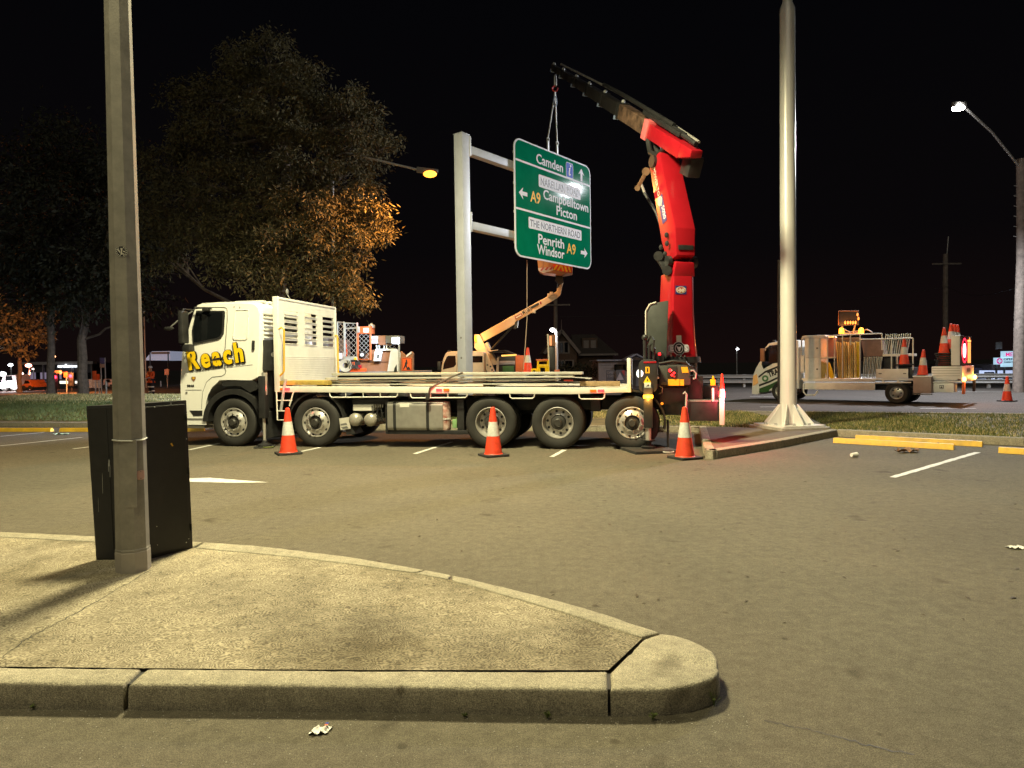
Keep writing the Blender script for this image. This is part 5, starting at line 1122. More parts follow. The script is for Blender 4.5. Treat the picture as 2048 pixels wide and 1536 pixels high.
# ------------------------------------------------------------------ trees
def leafmat(name, c, c2): return mat(name, c, .7, var=.35, scale=.9, col2=c2, spec=.3)
m_lf = [leafmat('gum_leaf', (.13, .118, .052), (.19, .165, .08)), leafmat('gum_leaf_dull', (.085, .078, .04), (.13, .115, .06))]
def leaves(name, blobs, per, ll, lw, mats, sub=34, rs=.42):
    """leaf blades hung in loose tufts through every bough"""
    P = []; A = []
    for (c, r) in blobs:
        k = max(10, int(sub * (r / 1.2) ** 2)); n = max(8, int(per / sub))
        d = rng.normal(size=(k, 3)); d /= np.linalg.norm(d, axis=1)[:, None]; rad = r * rng.uniform(.5, 1.05, k)
        cc = np.array(c) + d * rad[:, None] * np.array([1, .9, .85])
        for j in range(k):
            q = rng.normal(size=(n, 3)) * rs * np.array([.55, .55, .42]) * rng.uniform(.6, 1.2); P.append(cc[j] + q); A.append(q / (np.linalg.norm(q, axis=1)[:, None] + 1e-6))
    P = np.concatenate(P); A = np.concatenate(A); n = len(P)
    dirv = A * .8 + rng.normal(size=(n, 3)) * .6 + np.array([0, 0, -.55]); dirv /= np.linalg.norm(dirv, axis=1)[:, None]
    sd = np.cross(dirv, rng.normal(size=(n, 3))); sd /= np.linalg.norm(sd, axis=1)[:, None]
    L = ll * rng.uniform(.6, 1.3, n)[:, None]; Wd = lw * rng.uniform(.6, 1.3, n)[:, None]
    V = np.stack([P, P + dirv * L * .45 + sd * Wd, P + dirv * L, P + dirv * L * .5 - sd * Wd], 1).reshape(-1, 3)
    me = bpy.data.meshes.new(name); me.vertices.add(len(V)); me.vertices.foreach_set('co', V.ravel())
    me.loops.add(4 * n); me.loops.foreach_set('vertex_index', np.arange(4 * n, dtype=np.int32)); me.polygons.add(n); me.polygons.foreach_set('loop_start', np.arange(0, 4 * n, 4, dtype=np.int32))
    me.polygons.foreach_set('material_index', rng.integers(0, len(mats), n).astype(np.int32))
    for m in mats: me.materials.append(m)
    me.update(); me.validate(); return me
def tree(name, base, forks, blobs, r0, label, per, ll, lw, mats, sub=34, rs=.42, cat='tree', group=None):
    root = empty(name, base, label=label, cat=cat, group=group); B = Vector(base)
    def wig(a, b, n=5, k=.12):
        L = (b - a).length; out = []
        for i in range(n + 1):
            t = i / n; p = a.lerp(b, t)
            if 0 < i < n: p = p + Vector((random.uniform(-k, k), random.uniform(-k, k), random.uniform(-k, k) * .5)) * L * .35 + Vector((0, 0, math.sin(t * PI) * -.06 * L))
            out.append(p)
        return out
    b = MB(); P = [Vector((0, 0, -.2))] + [Vector(f) - B for f in forks]
    pts = []; 
    for a, c in zip(P[:-1], P[1:]): pts += wig(a, c, 4, .06)[:-1]
    pts.append(P[-1]); b.tube(pts, r0, 10, [1.25 - .9 * i / (len(pts) - 1) if i else 1.5 for i in range(len(pts))]); b.out('trunk', m_bark, root)
    for c, r in blobs:
        c = Vector(c) - B; src = min(P[1:], key=lambda p: (p - c).length + max(0, p.z - c.z) * 2); b = MB(); q = wig(src, c, 5, .14); rr = min(.11, .045 + .012 * (src - c).length) * (r0 / .3)
        b.tube(q, rr, 7, [1 - .75 * i / 5 for i in range(6)])
        for k in range(5):
            e = c + Vector((random.uniform(-1, 1), random.uniform(-1, 1), random.uniform(-.7, .9))) * r * .8; b.tube([q[3 + k % 2], q[4].lerp(e, .5) + Vector((0, 0, .1)), e], rr * .35, 5, [1, .7, .25])
        b.out('branch', m_bark, root)
    me = leaves('crown', [(tuple(Vector(c) - B), r) for c, r in blobs], per, ll, lw, mats, sub, rs); link('crown', me, root); return root
TD = 27.5
def bl(lst, d0, jit=1.4): return [(tuple(D(x, y, d0 + dz * jit)), r * d0 / F * (.98 if d0 == TD else 1)) for x, y, r, dz in lst]
main = bl([(540, 115, 62, .3), (598, 160, 58, -.4), (500, 175, 60, .6), (470, 120, 36, .9), (560, 230, 72, -.6), (620, 235, 52, .2), (690, 215, 48, -.5), (728, 250, 46, .2), (705, 290, 52, -.8), (775, 290, 30, .8), (745, 320, 36, .9), (620, 320, 74, -.9), (525, 300, 72, .5), (420, 195, 60, 1.0), (370, 205, 46, 1.2), (385, 290, 66, .6), (450, 270, 60, .3), (440, 370, 70, -.6), (350, 390, 64, .4), (330, 330, 50, 1.0), (520, 400, 74, -1.0), (610, 410, 72, -1.2), (690, 385, 58, -.7), (728, 385, 36, .5), (742, 430, 38, -.4), (757, 465, 26, -.2), (660, 470, 64, -1.0), (560, 490, 66, -1.4), (470, 470, 62, -1.1), (440, 520, 46, -1.3), (520, 545, 52, -1.5), (705, 500, 44, -.6), (660, 550, 56, -.9), (700, 570, 46, -.7), (715, 600, 30, -.6), (620, 560, 40, -1.0), (320, 450, 52, .2), (335, 520, 40, .4), (395, 470, 50, -.5)], TD)
forks = [D(548, 640, TD), D(566, 500, TD), D(580, 400, TD + .3), D(560, 260, TD), D(545, 170, TD)]
tb_ = D(543, 782, TD); tb_.z = .35
tree('gum_tree', tb_, forks, main, .3, 'tall spreading gum tree behind the truck cab, lit orange on its right side', 2500, .18, .03, m_lf, 34, .36)
# darker trees to the left
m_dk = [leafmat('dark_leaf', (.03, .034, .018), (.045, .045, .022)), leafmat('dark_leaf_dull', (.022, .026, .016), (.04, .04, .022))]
dk1 = bl([(60, 330, 80, .5), (140, 300, 85, 0), (110, 400, 95, -.5), (200, 380, 70, .5), (30, 430, 70, .6), (60, 500, 80, -.6), (150, 490, 90, -.4), (110, 570, 70, -.8), (40, 560, 60, .2), (-30, 500, 80, .2)], 36)
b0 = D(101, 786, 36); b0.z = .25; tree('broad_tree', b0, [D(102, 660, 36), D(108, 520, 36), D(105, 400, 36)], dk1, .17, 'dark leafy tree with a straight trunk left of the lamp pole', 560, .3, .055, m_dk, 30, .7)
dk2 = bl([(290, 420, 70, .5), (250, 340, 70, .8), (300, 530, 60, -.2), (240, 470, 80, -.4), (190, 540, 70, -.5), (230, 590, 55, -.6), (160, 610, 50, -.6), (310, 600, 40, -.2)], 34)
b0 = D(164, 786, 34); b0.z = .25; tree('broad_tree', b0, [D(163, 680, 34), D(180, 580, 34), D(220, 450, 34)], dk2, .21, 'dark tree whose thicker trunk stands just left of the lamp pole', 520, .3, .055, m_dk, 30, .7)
orl = bl([(20, 640, 34, 0), (70, 628, 30, .4), (100, 610, 24, .3), (0, 670, 40, .3), (45, 690, 28, -.3), (-20, 620, 40, .4), (60, 660, 22, 0), (85, 670, 16, .1)], 52)
b0 = D(38, 775, 52); b0.z = .1; tree('street_tree', b0, [D(39, 720, 52), D(42, 680, 52)], orl, .16, 'small street tree with orange lit leaves at the left edge', 380, .36, .07, m_lf, 26, .5)
# ------------------------------------------------------------------ background, left
def q4(px0, py0, px1, py1, dep):
    a = D(px0, py0, dep); b = D(px1, py1, dep); return a.x, b.x, b.z, a.z
def dbox(name, px0, py0, px1, py1, dep, th, m, par=None, bv=0.0, off=0.0, **kw):
    x0, x1, z0, z1 = q4(px0, py0, px1, py1, dep); b = MB(); o = Vector(par.location) if par and par.type == 'EMPTY' else (Vector(kw.pop('org')) if 'org' in kw else Vector((0, 0, 0)))
    b.box(x0, x1, dep + off, dep + off + th, z0, z1, bv); b.xf(Matrix.Translation(-o)); return b.out(name, m, par, **kw)
m_fac = mat('dark_facade', (.05, .045, .06), .5, var=.2, scale=1); m_frame = mat('pale_frame', (.35, .33, .36), .5); m_shopg = lampmat('shop_glow', (1, .9, .75), 1.5); m_dimg = lampmat('dim_glow', (.5, .42, .6), .3)
dep = 95; sb = D(115, 783, dep); sb.z = 0
shop = empty('shop_building', sb, label='low dark shopping centre with a lit white name sign on its fascia at far left', cat='building')
dbox('wall', 44, 727, 188, 790, dep, 12, m_fac, shop); dbox('roof_edge', 42, 724.5, 190, 728, dep, 1, m_frame, shop, off=-.5)
for px in (44, 90, 148, 187): dbox('column', px - 1.5, 728, px + 1.5, 785, dep, .4, m_frame, shop, off=-.45)
for i in range(16):
    px = 48 + i * 8.6
    if 104 < px < 160 and False: continue
    w_ = dbox('window', px, 745, px + 6.5, 758, dep, .2, m_dimg if i % 3 else m_glass, shop, off=-.2)
    w2 = dbox('shop_window', px, 762, px + 7, 780, dep, .2, m_shopg if i in (2, 3, 8, 9, 10, 12) else (m_dimg if i % 2 else m_glass), shop, off=-.2)
m_namee = lampmat('name_sign', (.9, .95, 1), 2.2)
a = D(115.5, 735, dep - .6); e_ = D(140.5, 735, dep - .6)
text('name_lettering', 'narellan', m_namee, shop, Matrix.Translation(-sb) @ face(a, (0, -1, 0), (1, 0, 0)), .62, .02, (e_.x - a.x) / text_width('narellan', .62, .02), .03)
a = D(141, 735, dep - .6); e_ = D(154.5, 735, dep - .6); text('name_lettering', 'TOWN', m_namee, shop, Matrix.Translation(-sb) @ face(a, (0, -1, 0), (1, 0, 0)), .42, .01, (e_.x - a.x) / text_width('TOWN', .42, .01), .03)
# fuel canopy
dep = 70; fb = D(320, 760, dep); fb.z = 0
fuel = empty('canopy', fb, label='white lit sloping canopy roof seen between the lamp pole and the truck cab', cat='canopy')
x0, x1, z0, z1 = q4(288, 703, 341, 720, dep); b = MB(); b.prism([(x0, z0), (x1, z0), (x1, z1), (x0 + (x1 - x0) * .3, z1)], dep, dep + 6); b.xf(Matrix.Translation(-fb)); b.out('roof', mat('canopy_white_glow', (.5, .5, .58), .5, emit=(.55, .6, .8), es=.35), fuel)  # roof glows faintly; the light falling on it is put into its material
for px in (303, 339): dbox('column', px - .8, 704, px + .8, 778, dep, .2, m_grey, fuel, off=-.3)
dbox('beam', 305, 704, 340, 708, dep, .2, m_frame, fuel, off=-.25)
# lamps
def small_lamp(px, py, dep, r, col, es, label, pole_px=None, watts=0, lcol=None, base=780):
    p = D(px, py, dep); g = D(pole_px or px, base, dep); g.z = .05; o = empty('street_lamp', g, label=label, cat='street lamp')
    b = MB(); b.tube([(0, 0, 0), (0, 0, p.z - g.z + .1), (p.x - g.x, 0, p.z - g.z + .12)] if pole_px else [(0, .2, 0), (0, .2, p.z - g.z + .2), (0, 0, p.z - g.z + .2)], .05, 6); b.out('pole', m_galv, o)
    b = MB(); b.sphere(p - g, r, 1.2, 1, .7, 10); b.out('lamp_bowl', lampmat('lamp', col, es), o)
    if watts: spot('lamp_glow', p + Vector((0, -.3, -r - .1)), p + Vector((0, -.6, -4)), watts, lcol or col, 150, .3, .15) if watts != 2800 else point('lamp_glow', p + Vector((0, -.3, -r - .1)), watts, lcol or col, .15)
small_lamp(104, 713, 48, .19, (1, .5, .2), 14, 'street lamp glowing orange above the trunk of the left tree', 100, 2800, (1, .3, .07))
small_lamp(57, 731, 60, .22, (1, .3, .2), 14, 'street lamp with a reddish glare in front of the dark shopping centre', None, 2600, (1, .2, .08))
small_lamp(21, 730, 75, .2, (.9, .95, 1), 12, 'small white street lamp at far left above the headlights')
small_lamp(5, 748, 60, .25, (.9, .95, 1), 12, 'white lamp cut by the left edge of the photo', None, 250, (.9, .9, 1))
small_lamp(66, 738, 80, .1, (1, .8, .7), 8, 'tiny pale lamp right of the reddish street lamp')
small_lamp(44, 747, 80, .14, (1, .75, .65), 8, 'tiny pinkish lamp left of the dark shopping centre')
small_lamp(290, 620.5, 60, .07, (1, .9, .75), 9, 'tiny white lamp beside the upper right edge of the lamp pole', None, 0, None, 775)
small_lamp(1475, 698, 70, .12, (.95, .97, 1), 14, 'small white distant lamp left of the tall mast', None, 0, None, 760)
# traffic signals
def signal(px, py, dep, label, ph):
    p = D(px, py, dep); g = D(px, 788, dep); g.z = .1; o = empty('traffic_signal', g, label=label, cat='traffic signal')
    b = MB(); b.cyl((0, .12, 0), (0, .12, p.z - g.z + .3), .05, n=8); b.out('pole', m_steelb, o)
    b = MB(); b.box(-.2, .2, 0, .2, p.z - g.z - .75, p.z - g.z + .25, .03); b.out('housing', m_steelb, o)
    for i in range(3): k = MB(); k.lathe([(.001, -.04), (.11, -.02), (.12, 0)], (0, 0, p.z - g.z - i * .32), 'y', 14); k.out('lens', lampmat('signal_red', (1, .03, .08), 7) if i == 0 else m_black, o)
    point('signal_glow', p + Vector((0, -.3, 0)), 25, (1, .05, .08), .1)
signal(110.5, 754, 46, 'red traffic signal beside the straight trunk of the left tree', 0)
signal(142, 752, 50, 'red traffic signal in front of the lit shop windows', 0)
# signs beside the junction
def board(name, px0, py0, px1, py1, dep, m, label, posts=(0.5,), cat='sign', base=786):
    x0, x1, z0, z1 = q4(px0, py0, px1, py1, dep); g = Vector(((x0 + x1) / 2, dep, .08)); o = empty(name, g, label=label, cat=cat)
    b = MB(); b.box(x0 - g.x, x1 - g.x, -.03, .03, z0 - g.z, z1 - g.z, .008); pl = b.out('board', m, o)
    for f_ in posts: b = MB(); x = x0 + (x1 - x0) * f_ - g.x; b.cyl((x, .06, 0), (x, .06, z1 - g.z), .035, n=8); b.out('post', m_galv, o)
    return o, pl, g
m_obrd = mat('orange_board', (.6, .16, .05), .5)
o, pl, g = board('arrow_sign', 105.5, 741, 124, 748.5, 50, mat('tan_board', (.45, .22, .12), .5), 'tan arrow shaped road sign between two tree trunks at far left', (.2,))
a = D(121.5, 744.8, 49.95) - g; flat([(-.12, .12), (-.02, .12), (.12, 0), (-.02, -.12), (-.12, -.12), (.02, 0)], face(a, (0, -1, 0), (1, 0, 0)), .01).out('chevron', m_signw, pl)
board('road_sign', 127.5, 744.5, 136, 754.5, 50, m_obrd, 'small orange board right of the tan arrow sign', (.5,))
board('roadwork_sign', 185, 742, 193, 760, 42, m_orange, 'upright orange panel left of the lamp pole', (.5,)); board('roadwork_sign', 193.6, 748, 199, 760, 42.4, m_orange, 'narrow orange panel right behind the upright orange panel', (.5,))
o, pl, g = board('information_sign', 200, 715.5, 209, 727, 44, mat('indigo_board', (.12, .1, .25), .5), 'dark blue board above a tan board on two posts left of the lamp pole', (0, 1)); x0, x1, z0, z1 = q4(200, 728, 209, 735, 44); b = MB(); b.box(x0 - g.x, x1 - g.x, -.03, .03, z0 - g.z, z1 - g.z, .008); b.out('board', mat('tan_panel', (.5, .3, .22), .5), o)
board('give_way_sign', 329, 738, 338, 750, 60, mat('sign_pink', (.55, .3, .26), .5), 'pinkish sign right of the worker in the orange jacket', (.5,))
board('post_marker', 320.5, 762, 322.5, 773, 46, m_signw, 'short pale marker post right of the worker in the orange jacket', (), 'marker post')
board('pole_stub', 212, 763, 214, 788, 34, m_pale, 'thin pale stake just left of the lamp pole', (), 'stake')
# vehicles far left
def far_car(px0, px1, pyt, pyb, dep, m, label, head=None, cat='car', tail=False, van=False):
    x0, x1, z0, z1 = q4(px0, pyt, px1, pyb, dep); z0 = max(.1, z0); W_ = x1 - x0; H_ = z1 - z0; g = Vector(((x0 + x1) / 2, dep, z0)); o = empty('car' if cat == 'car' else 'truck', g, label=label, cat=cat); w = W_ / 2
    pr_ = [(-w, .25 * H_), (-w * .97, .52 * H_), (-w * .62, .6 * H_), (-w * .38, H_ * .97), (w * .45, H_), (w * .8, .62 * H_), (w, .55 * H_), (w, .22 * H_)] if not van else [(-w, .2 * H_), (-w, .55 * H_), (-w * .8, .95 * H_), (w * .95, H_), (w, .2 * H_)]
    b = MB(); b.prism(pr_, 0, 1.7, .04); b.out('body', m, o)
    b = MB(); b.prism([(-w * .5, .62 * H_), (-w * .33, .92 * H_), (w * .4, .93 * H_), (w * .65, .63 * H_)], -.012, 1.712); b.out('window', m_glass, o)
    for sx in (-.62, .62): b = MB(); b.lathe([(.001, -.02), (.16 * H_, -.03), (.22 * H_, .0), (.22 * H_, .2)], (w * sx, 0, .2 * H_), 'y', 16); b.out('wheel', m_rubber, o)
    if head:
        for k in head: q = D(k[0], k[1], dep - .1) - g; b = MB(); b.sphere(q, k[2], 1.2, .5, .8, 10); b.out('headlight', lampmat('headlight', (1, .95, .97), 25), o); point('headlight_glow', g + q + Vector((0, -.4, 0)), 130, (1, .85, .85), .1)
far_car(2, 33, 750, 781, 55, mat('white_body', (.5, .48, .5), .3), 'pale truck with two glaring white headlights at far left', [(6, 771, .3), (29, 772, .28)], 'truck', van=True)
far_car(43, 64, 760, 779, 52, mat('orange_body', (.5, .13, .03), .35), 'orange car left of the two dark tree trunks')
far_car(72, 94, 763, 778, 66, mat('purple_body', (.2, .18, .26), .35), 'grey car in front of the shop windows at far left')
far_car(150, 166, 764, 777, 66, mat('silver_body', (.4, .4, .42), .3), 'silver car between the two dark tree trunks')
far_car(205, 226, 758, 778, 60, mat('van_body', (.5, .4, .4), .35), 'pale van mostly hidden behind the lamp pole', None, 'van', van=True)
# temporary fence with white mesh
fe = empty('site_fence', Vector((D(185, 770, 58).x, 58, .1)), label='white meshed site fence behind the thicker tree trunk', cat='fence')
for i in range(4): dbox('fence_panel', 170 + i * 8, 758 + i * .3, 177.3 + i * 8, 776, 58, .03, mat('fence_mesh', (.4, .42, .42), .7, var=.5, scale=8), fe)
# ------------------------------------------------------------------ worker in orange
PW = D(303, 789.5, 43); PW.z = .1
ph = D(303, 732, 43).z - .1; k_ = ph / 1.8
man = empty('person', PW, -.35, label='person in orange jacket, dark trousers with reflective bands and pale helmet on the road', cat='person')
def skinned(name, verts, edges, rad, m, par, sub=2):
    me = bpy.data.meshes.new(name); me.from_pydata([tuple(Vector(v) * k_) for v in verts], edges, []); o = bpy.data.objects.new(name, me); COL.objects.link(o)
    md = o.modifiers.new('s', 'SKIN'); 
    for v, r in zip(me.skin_vertices[0].data, rad): v.radius = (r * k_, r * k_)
    me.skin_vertices[0].data[0].use_root = True
    o.modifiers.new('u', 'SUBSURF').levels = sub
    bpy.context.view_layer.update(); m2 = bpy.data.meshes.new_from_object(o.evaluated_get(bpy.context.evaluated_depsgraph_get())); bpy.data.objects.remove(o); m2.name = name
    fin(m2, m, 60); return link(name, m2, par)
V = [(0, 0, .95), (0, 0, 1.15), (0, 0, 1.38), (0, -.01, 1.5), (0, -.02, 1.6), (0, -.03, 1.7), (-.2, 0, 1.4), (-.27, -.03, 1.15), (-.12, -.22, 1.05), (.2, 0, 1.4), (.28, -.05, 1.16), (.22, -.28, 1.08), (-.1, 0, .9), (-.11, -.02, .5), (-.12, 0, .1), (-.13, -.14, .04), (.1, 0, .9), (.13, -.04, .5), (.15, .02, .1), (.17, -.12, .04)]
E = [(0, 1), (1, 2), (2, 3), (3, 4), (4, 5), (2, 6), (6, 7), (7, 8), (2, 9), (9, 10), (10, 11), (0, 12), (12, 13), (13, 14), (14, 15), (0, 16), (16, 17), (17, 18), (18, 19)]
skinned('body', V, E, [.15, .15, .16, .06, .09, .09, .07, .05, .038, .07, .05, .038, .1, .07, .05, .045, .1, .07, .05, .045], m_skin, man)
skinned('jacket', V[:3] + [V[6], V[7], V[8], V[9], V[10], V[11]] + [(0, 0, .8)], [(0, 1), (1, 2), (2, 3), (3, 4), (4, 5), (2, 6), (6, 7), (7, 8), (0, 9)], [.19, .18, .18, .09, .075, .06, .09, .075, .06, .19], m_orange, man)
m_navyc = mat('navy_cloth', (.012, .013, .025), .9); tr = skinned('trousers', [V[0]] + V[12:20], [(0, 1), (1, 2), (2, 3), (3, 4), (0, 5), (5, 6), (6, 7), (7, 8)], [.16, .12, .09, .08, .06, .12, .09, .08, .06], m_navyc, man)
m_refl = mat('reflective_tape', (.8, .8, .8), .4)
for x, y, z, r in ((-.11, -.02, .5, .105), (.13, -.04, .5, .105), (-.12, 0, .2, .095), (.145, 0, .25, .095)): b = MB(); b.lathe([(r, -.03), (r + .006, 0), (r, .04)], (x, y, z), 'z', 14); b.xf(Matrix.Scale(k_, 4)); b.out('reflective_band', m_refl, tr)
b = MB(); b.lathe([(.15, 0), (.125, .01), (.115, .07), (.07, .12), (.001, .135)], (0, -.03, 1.68), 'z', 18); b.xf(Matrix.Scale(k_, 4)); b.out('helmet', m_signw, man)
b = MB(); b.sphere((0, -.125, 1.6), .02, 1, 1, 1.3, 8); [b.sphere((s * .035, -.115, 1.635), .012, seg=6) for s in (-1, 1)]; b.xf(Matrix.Scale(k_, 4)); b.out('face', m_skin, man)
for s, hx, hy, hz in ((-1, -.1, -.25, 1.04), (1, .21, -.32, 1.07)):
    b = MB(); b.sphere((hx, hy, hz), .045, .9, 1.1, .6, 10)
    for f_ in range(4): b.tube([(hx - .03 + f_ * .02, hy - .02, hz), (hx - .03 + f_ * .021, hy - .075, hz - .005), (hx - .03 + f_ * .02, hy - .1 + .008 * abs(f_ - 1.5), hz - .03)], .011, 6)
    b.tube([(hx - s * .035, hy, hz), (hx - s * .065, hy - .04, hz + .005), (hx - s * .06, hy - .065, hz)], .012, 6); b.xf(Matrix.Scale(k_, 4)); b.out('glove', m_signw, man)
# ------------------------------------------------------------------ house and shelter beyond the road
m_brick = mat('brown_brick', (.11, .07, .05), .85, var=.25, scale=3); m_roof = mat('roof_tile', (.07, .055, .05), .8, var=.2); m_trim = mat('pale_trim', (.24, .2, .19), .6)
dep = 52; hb0 = D(1135, 760, dep); hb0.z = 0; house = empty('house', hb0, label='dark brick house with a steep front gable behind the hoisted sign', cat='house')
def hp(px, py): p = D(px, py, dep) - hb0; return p.x, p.z
ax, az = hp(1122.5, 661); ex, ez = hp(1159, 706); wx_, wz_ = hp(1088, 706); zg = -.1
b = MB(); b.prism([(wx_ + .3, zg), (ex - .2, zg), (ex - .2, ez), (ax, az - .25), (wx_ + .3, ez)], 0, 9); b.out('wall', m_brick, house)
for s, (x2, z2) in ((0, (wx_, ez)), (1, (ex, ez))):
    b = MB(); b.beam((ax, 4.5, az), (x2, 4.5, z2), .12, 9.6, (0, 0, 1)); rf_ = b.out('roof', m_roof, house); b = MB(); b.beam((ax, -.35, az - .02), (x2, -.35, z2 - .02), .22, .06, (0, 0, 1)); b.out('barge_board', m_trim, rf_)
b = MB(); b.cyl((ax, -.3, az), (ax, -.3, az + .8), .04, .01, 8); b.out('finial', m_trim, house)
for (a, c, d_, e_) in ((1118, 685, 1137, 705), (1112, 722, 1146, 742)):
    x0, z1 = hp(a, c); x1, z0 = hp(d_, e_); b = MB(); b.box(x0 - .08, x1 + .08, -.05, .06, z0 - .08, z1 + .08); wd_ = b.out('window', m_trim, house)
    for i in range(2): xa = x0 + (x1 - x0) * i / 2; k = MB(); k.box(xa + .05, xa + (x1 - x0) / 2 - .05, -.07, .0, z0, z1); k.out('pane', m_glass, wd_)
x2, z2 = hp(1232, 707); b = MB(); b.box(ex - .2, x2, 1.5, 8, zg, ez - .1); b.out('side_wing', m_brick, house); b = MB(); b.loft([[(ex - .2, 1.0, ez - .1), (ex - .2, 8.5, ez - .1), (ex - .2, 4.8, ez + 1.6)], [(x2 + .3, 1.0, ez - .1), (x2 + .3, 8.5, ez - .1), (x2 - 1, 4.8, ez + 1.6)]]); b.out('wing_roof', m_roof, house); b = MB(); b.box(ex, x2 + .3, .9, 1.0, ez - .2, ez - .05); b.out('gutter', m_trim, house)
xd, zd = hp(1186, 684); b = MB(); b.box(xd - .6, xd + .6, 2.2, 3.4, zd - .6, zd + .4); dm = b.out('dormer', m_brick, house); 
for s in (-1, 1): b = MB(); b.box(xd + s * .28 - .2, xd + s * .28 + .2, 2.15, 2.25, zd - .45, zd + .2); b.out('pane', m_trim, dm)
dep = 46; kb = D(1250, 765, dep); kb.z = 0; kiosk = empty('kiosk', kb, label='small pale weatherboard building with a gabled porch left of the crane', cat='kiosk')
m_wb = mat('weatherboard', (.3, .28, .29), .7, var=.15, scale=2); m_bp = mat('blue_trim', (.32, .34, .42), .6)
def kp(px, py): p = D(px, py, dep) - kb; return p.x, p.z
x0, z1 = kp(1197, 722); x1, _ = kp(1285, 722); b = MB(); b.box(x0, x1, 0, 4, -.1, z1); b.out('wall', m_wb, kiosk)
for i in range(8): b = MB(); z = .2 + i * (z1 - .3) / 8; b.box(x0 - .01, x1 + .01, -.03, .0, z, z + (z1 - .3) / 8 - .03); b.out('board', m_wb, kiosk)
b = MB(); b.box(x0 - .15, x1 + .1, -.3, 4.2, z1, z1 + .08); b.out('roof', m_bp, kiosk)
gx, gz_ = kp(1265.5, 709); g0, gzz = kp(1243, 720.5); g1, _ = kp(1287, 720.5)
for x2 in (g0, g1): b = MB(); b.beam((gx, -.6, gz_), (x2, -.6, gzz), .09, 1.6, (0, 0, 1)); b.out('porch_roof', m_bp, kiosk)
b = MB(); b.prism([(g0 + .15, gzz), (g1 - .15, gzz), (gx, gz_ - .12)], -1.0, -.9); b.out('porch_gable', m_wb, kiosk)
for px in (1253.5, 1286): a_, c_ = kp(px, 722); b = MB(); b.box(a_ - .09, a_ + .09, -1.2, -1.02, -.1, gzz); b.out('porch_post', m_bp, kiosk)
a_, c_ = kp(1228, 729); e_, f_ = kp(1251, 741); b = MB(); b.box(a_, e_, -.08, .0, f_, c_); b.out('window', m_glass, kiosk)
m_ban = mat('grey_banner', (.1, .1, .11), .7)
o, pl, g = board('banner', 1212, 740, 1230, 760, 44.5, m_ban, 'dark banner with pale lettering in front of the kiosk', (), 'banner')
for i, s_ in enumerate(('OPEN', '7 DAYS')): a = D(1214, 747.5 + i * 7, 44.45) - g; text('lettering', s_, m_wb, pl, face(a, (0, -1, 0), (1, 0, 0)), .2, .004, .47 / max(.2, text_width(s_, .2)), .002)
o, pl, g = board('banner', 1232, 740, 1249, 761, 44.3, m_ban, 'dark banner with a pale triangle and red corner beside the kiosk porch', (), 'banner')
a = D(1240, 760, 44.24) - g; flat([(-.25, 0), (.25, 0), (0, .5)], face(a, (0, -1, 0), (1, 0, 0)), .01).out('triangle', mat('banner_pale', (.4, .38, .42), .6), pl); a = D(1246, 745, 44.24) - g; flat([(-.1, .1), (.1, .15), (.1, -.25)], face(a, (0, -1, 0), (1, 0, 0)), .01).out('red_corner', mat('banner_red', (.4, .06, .06), .6), pl)
# hedge by the house
hg = leaves('hedge', [(tuple(D(1130 + i * 9, 742, 47)), .55) for i in range(9)], 260, .16, .05, m_dk, 20, .4); link('hedge', hg, None, label='low dark hedge in front of the brick house', cat='hedge')
# lamp on a pole by the house, tall pole behind it
lp = D(1113.5, 745, 30); lp.z = .1; o = empty('street_lamp', lp, label='grey pole with a small white lamp between the sign and the house', cat='street lamp')
b = MB(); b.cyl((0, 0, 0), (0, 0, D(1113, 662, 30).z - .1), .07, .06, 10); b.out('pole', m_galv, o); e = D(1105, 660, 30) - lp; b = MB(); b.tube([(0, 0, e.z), e], .03, 6); b.out('arm', m_galv, o); b = MB(); b.sphere(e, .1, 1.1, 1, .8, 10); b.out('lamp_bowl', m_wht_e, o); point('small_lamp_light', lp + e + Vector((0, -.25, -.1)), 60, (1, .97, .9), .08)
for px, py0, dep, rr, lab in ((1113, 590, 48, .16, 'tall dark power pole rising behind the house'), (1890, 508, 48, .19, 'bare timber power pole beyond the traffic truck'), (1559, 520, 26, .075, 'slim dark pole right behind the light mast')):
    g = D(px, 765, dep); g.z = .05; t_ = D(px, py0, dep).z - .05; o = empty('power_pole', g, label=lab, cat='power pole'); b = MB(); b.cyl((0, 0, 0), (0, 0, t_), rr, rr * .8, 10); b.out('pole', m_tpole if rr > .1 else m_steelb, o)
    if rr > .1: b = MB(); b.beam((-1.0, -.15, t_ - .7), (1.0, -.15, t_ - .7), .1, .1, (0, 0, 1)); b.out('cross_arm', m_tpole, o); b = MB(); b.cyl((.1, 0, t_), (.2, 0, t_ + 1.2), .03, n=6); b.out('bracket', m_galv, o)
for a, c, lab in (((1120, 634, 48), (1890, 575, 48), 'overhead wire from the pole behind the house to the pole beyond the traffic truck'), ((1890, 572, 48), (2037, 575, 31), 'overhead wire between the two timber poles at right')):
    A, B_ = D(*a), D(*c); b = MB(); b.tube([A.lerp(B_, t / 8) - Vector((0, 0, .5 * math.sin(PI * t / 8))) for t in range(9)], .013, 5); b.out('wire', m_black, None, label=lab, cat='wire')
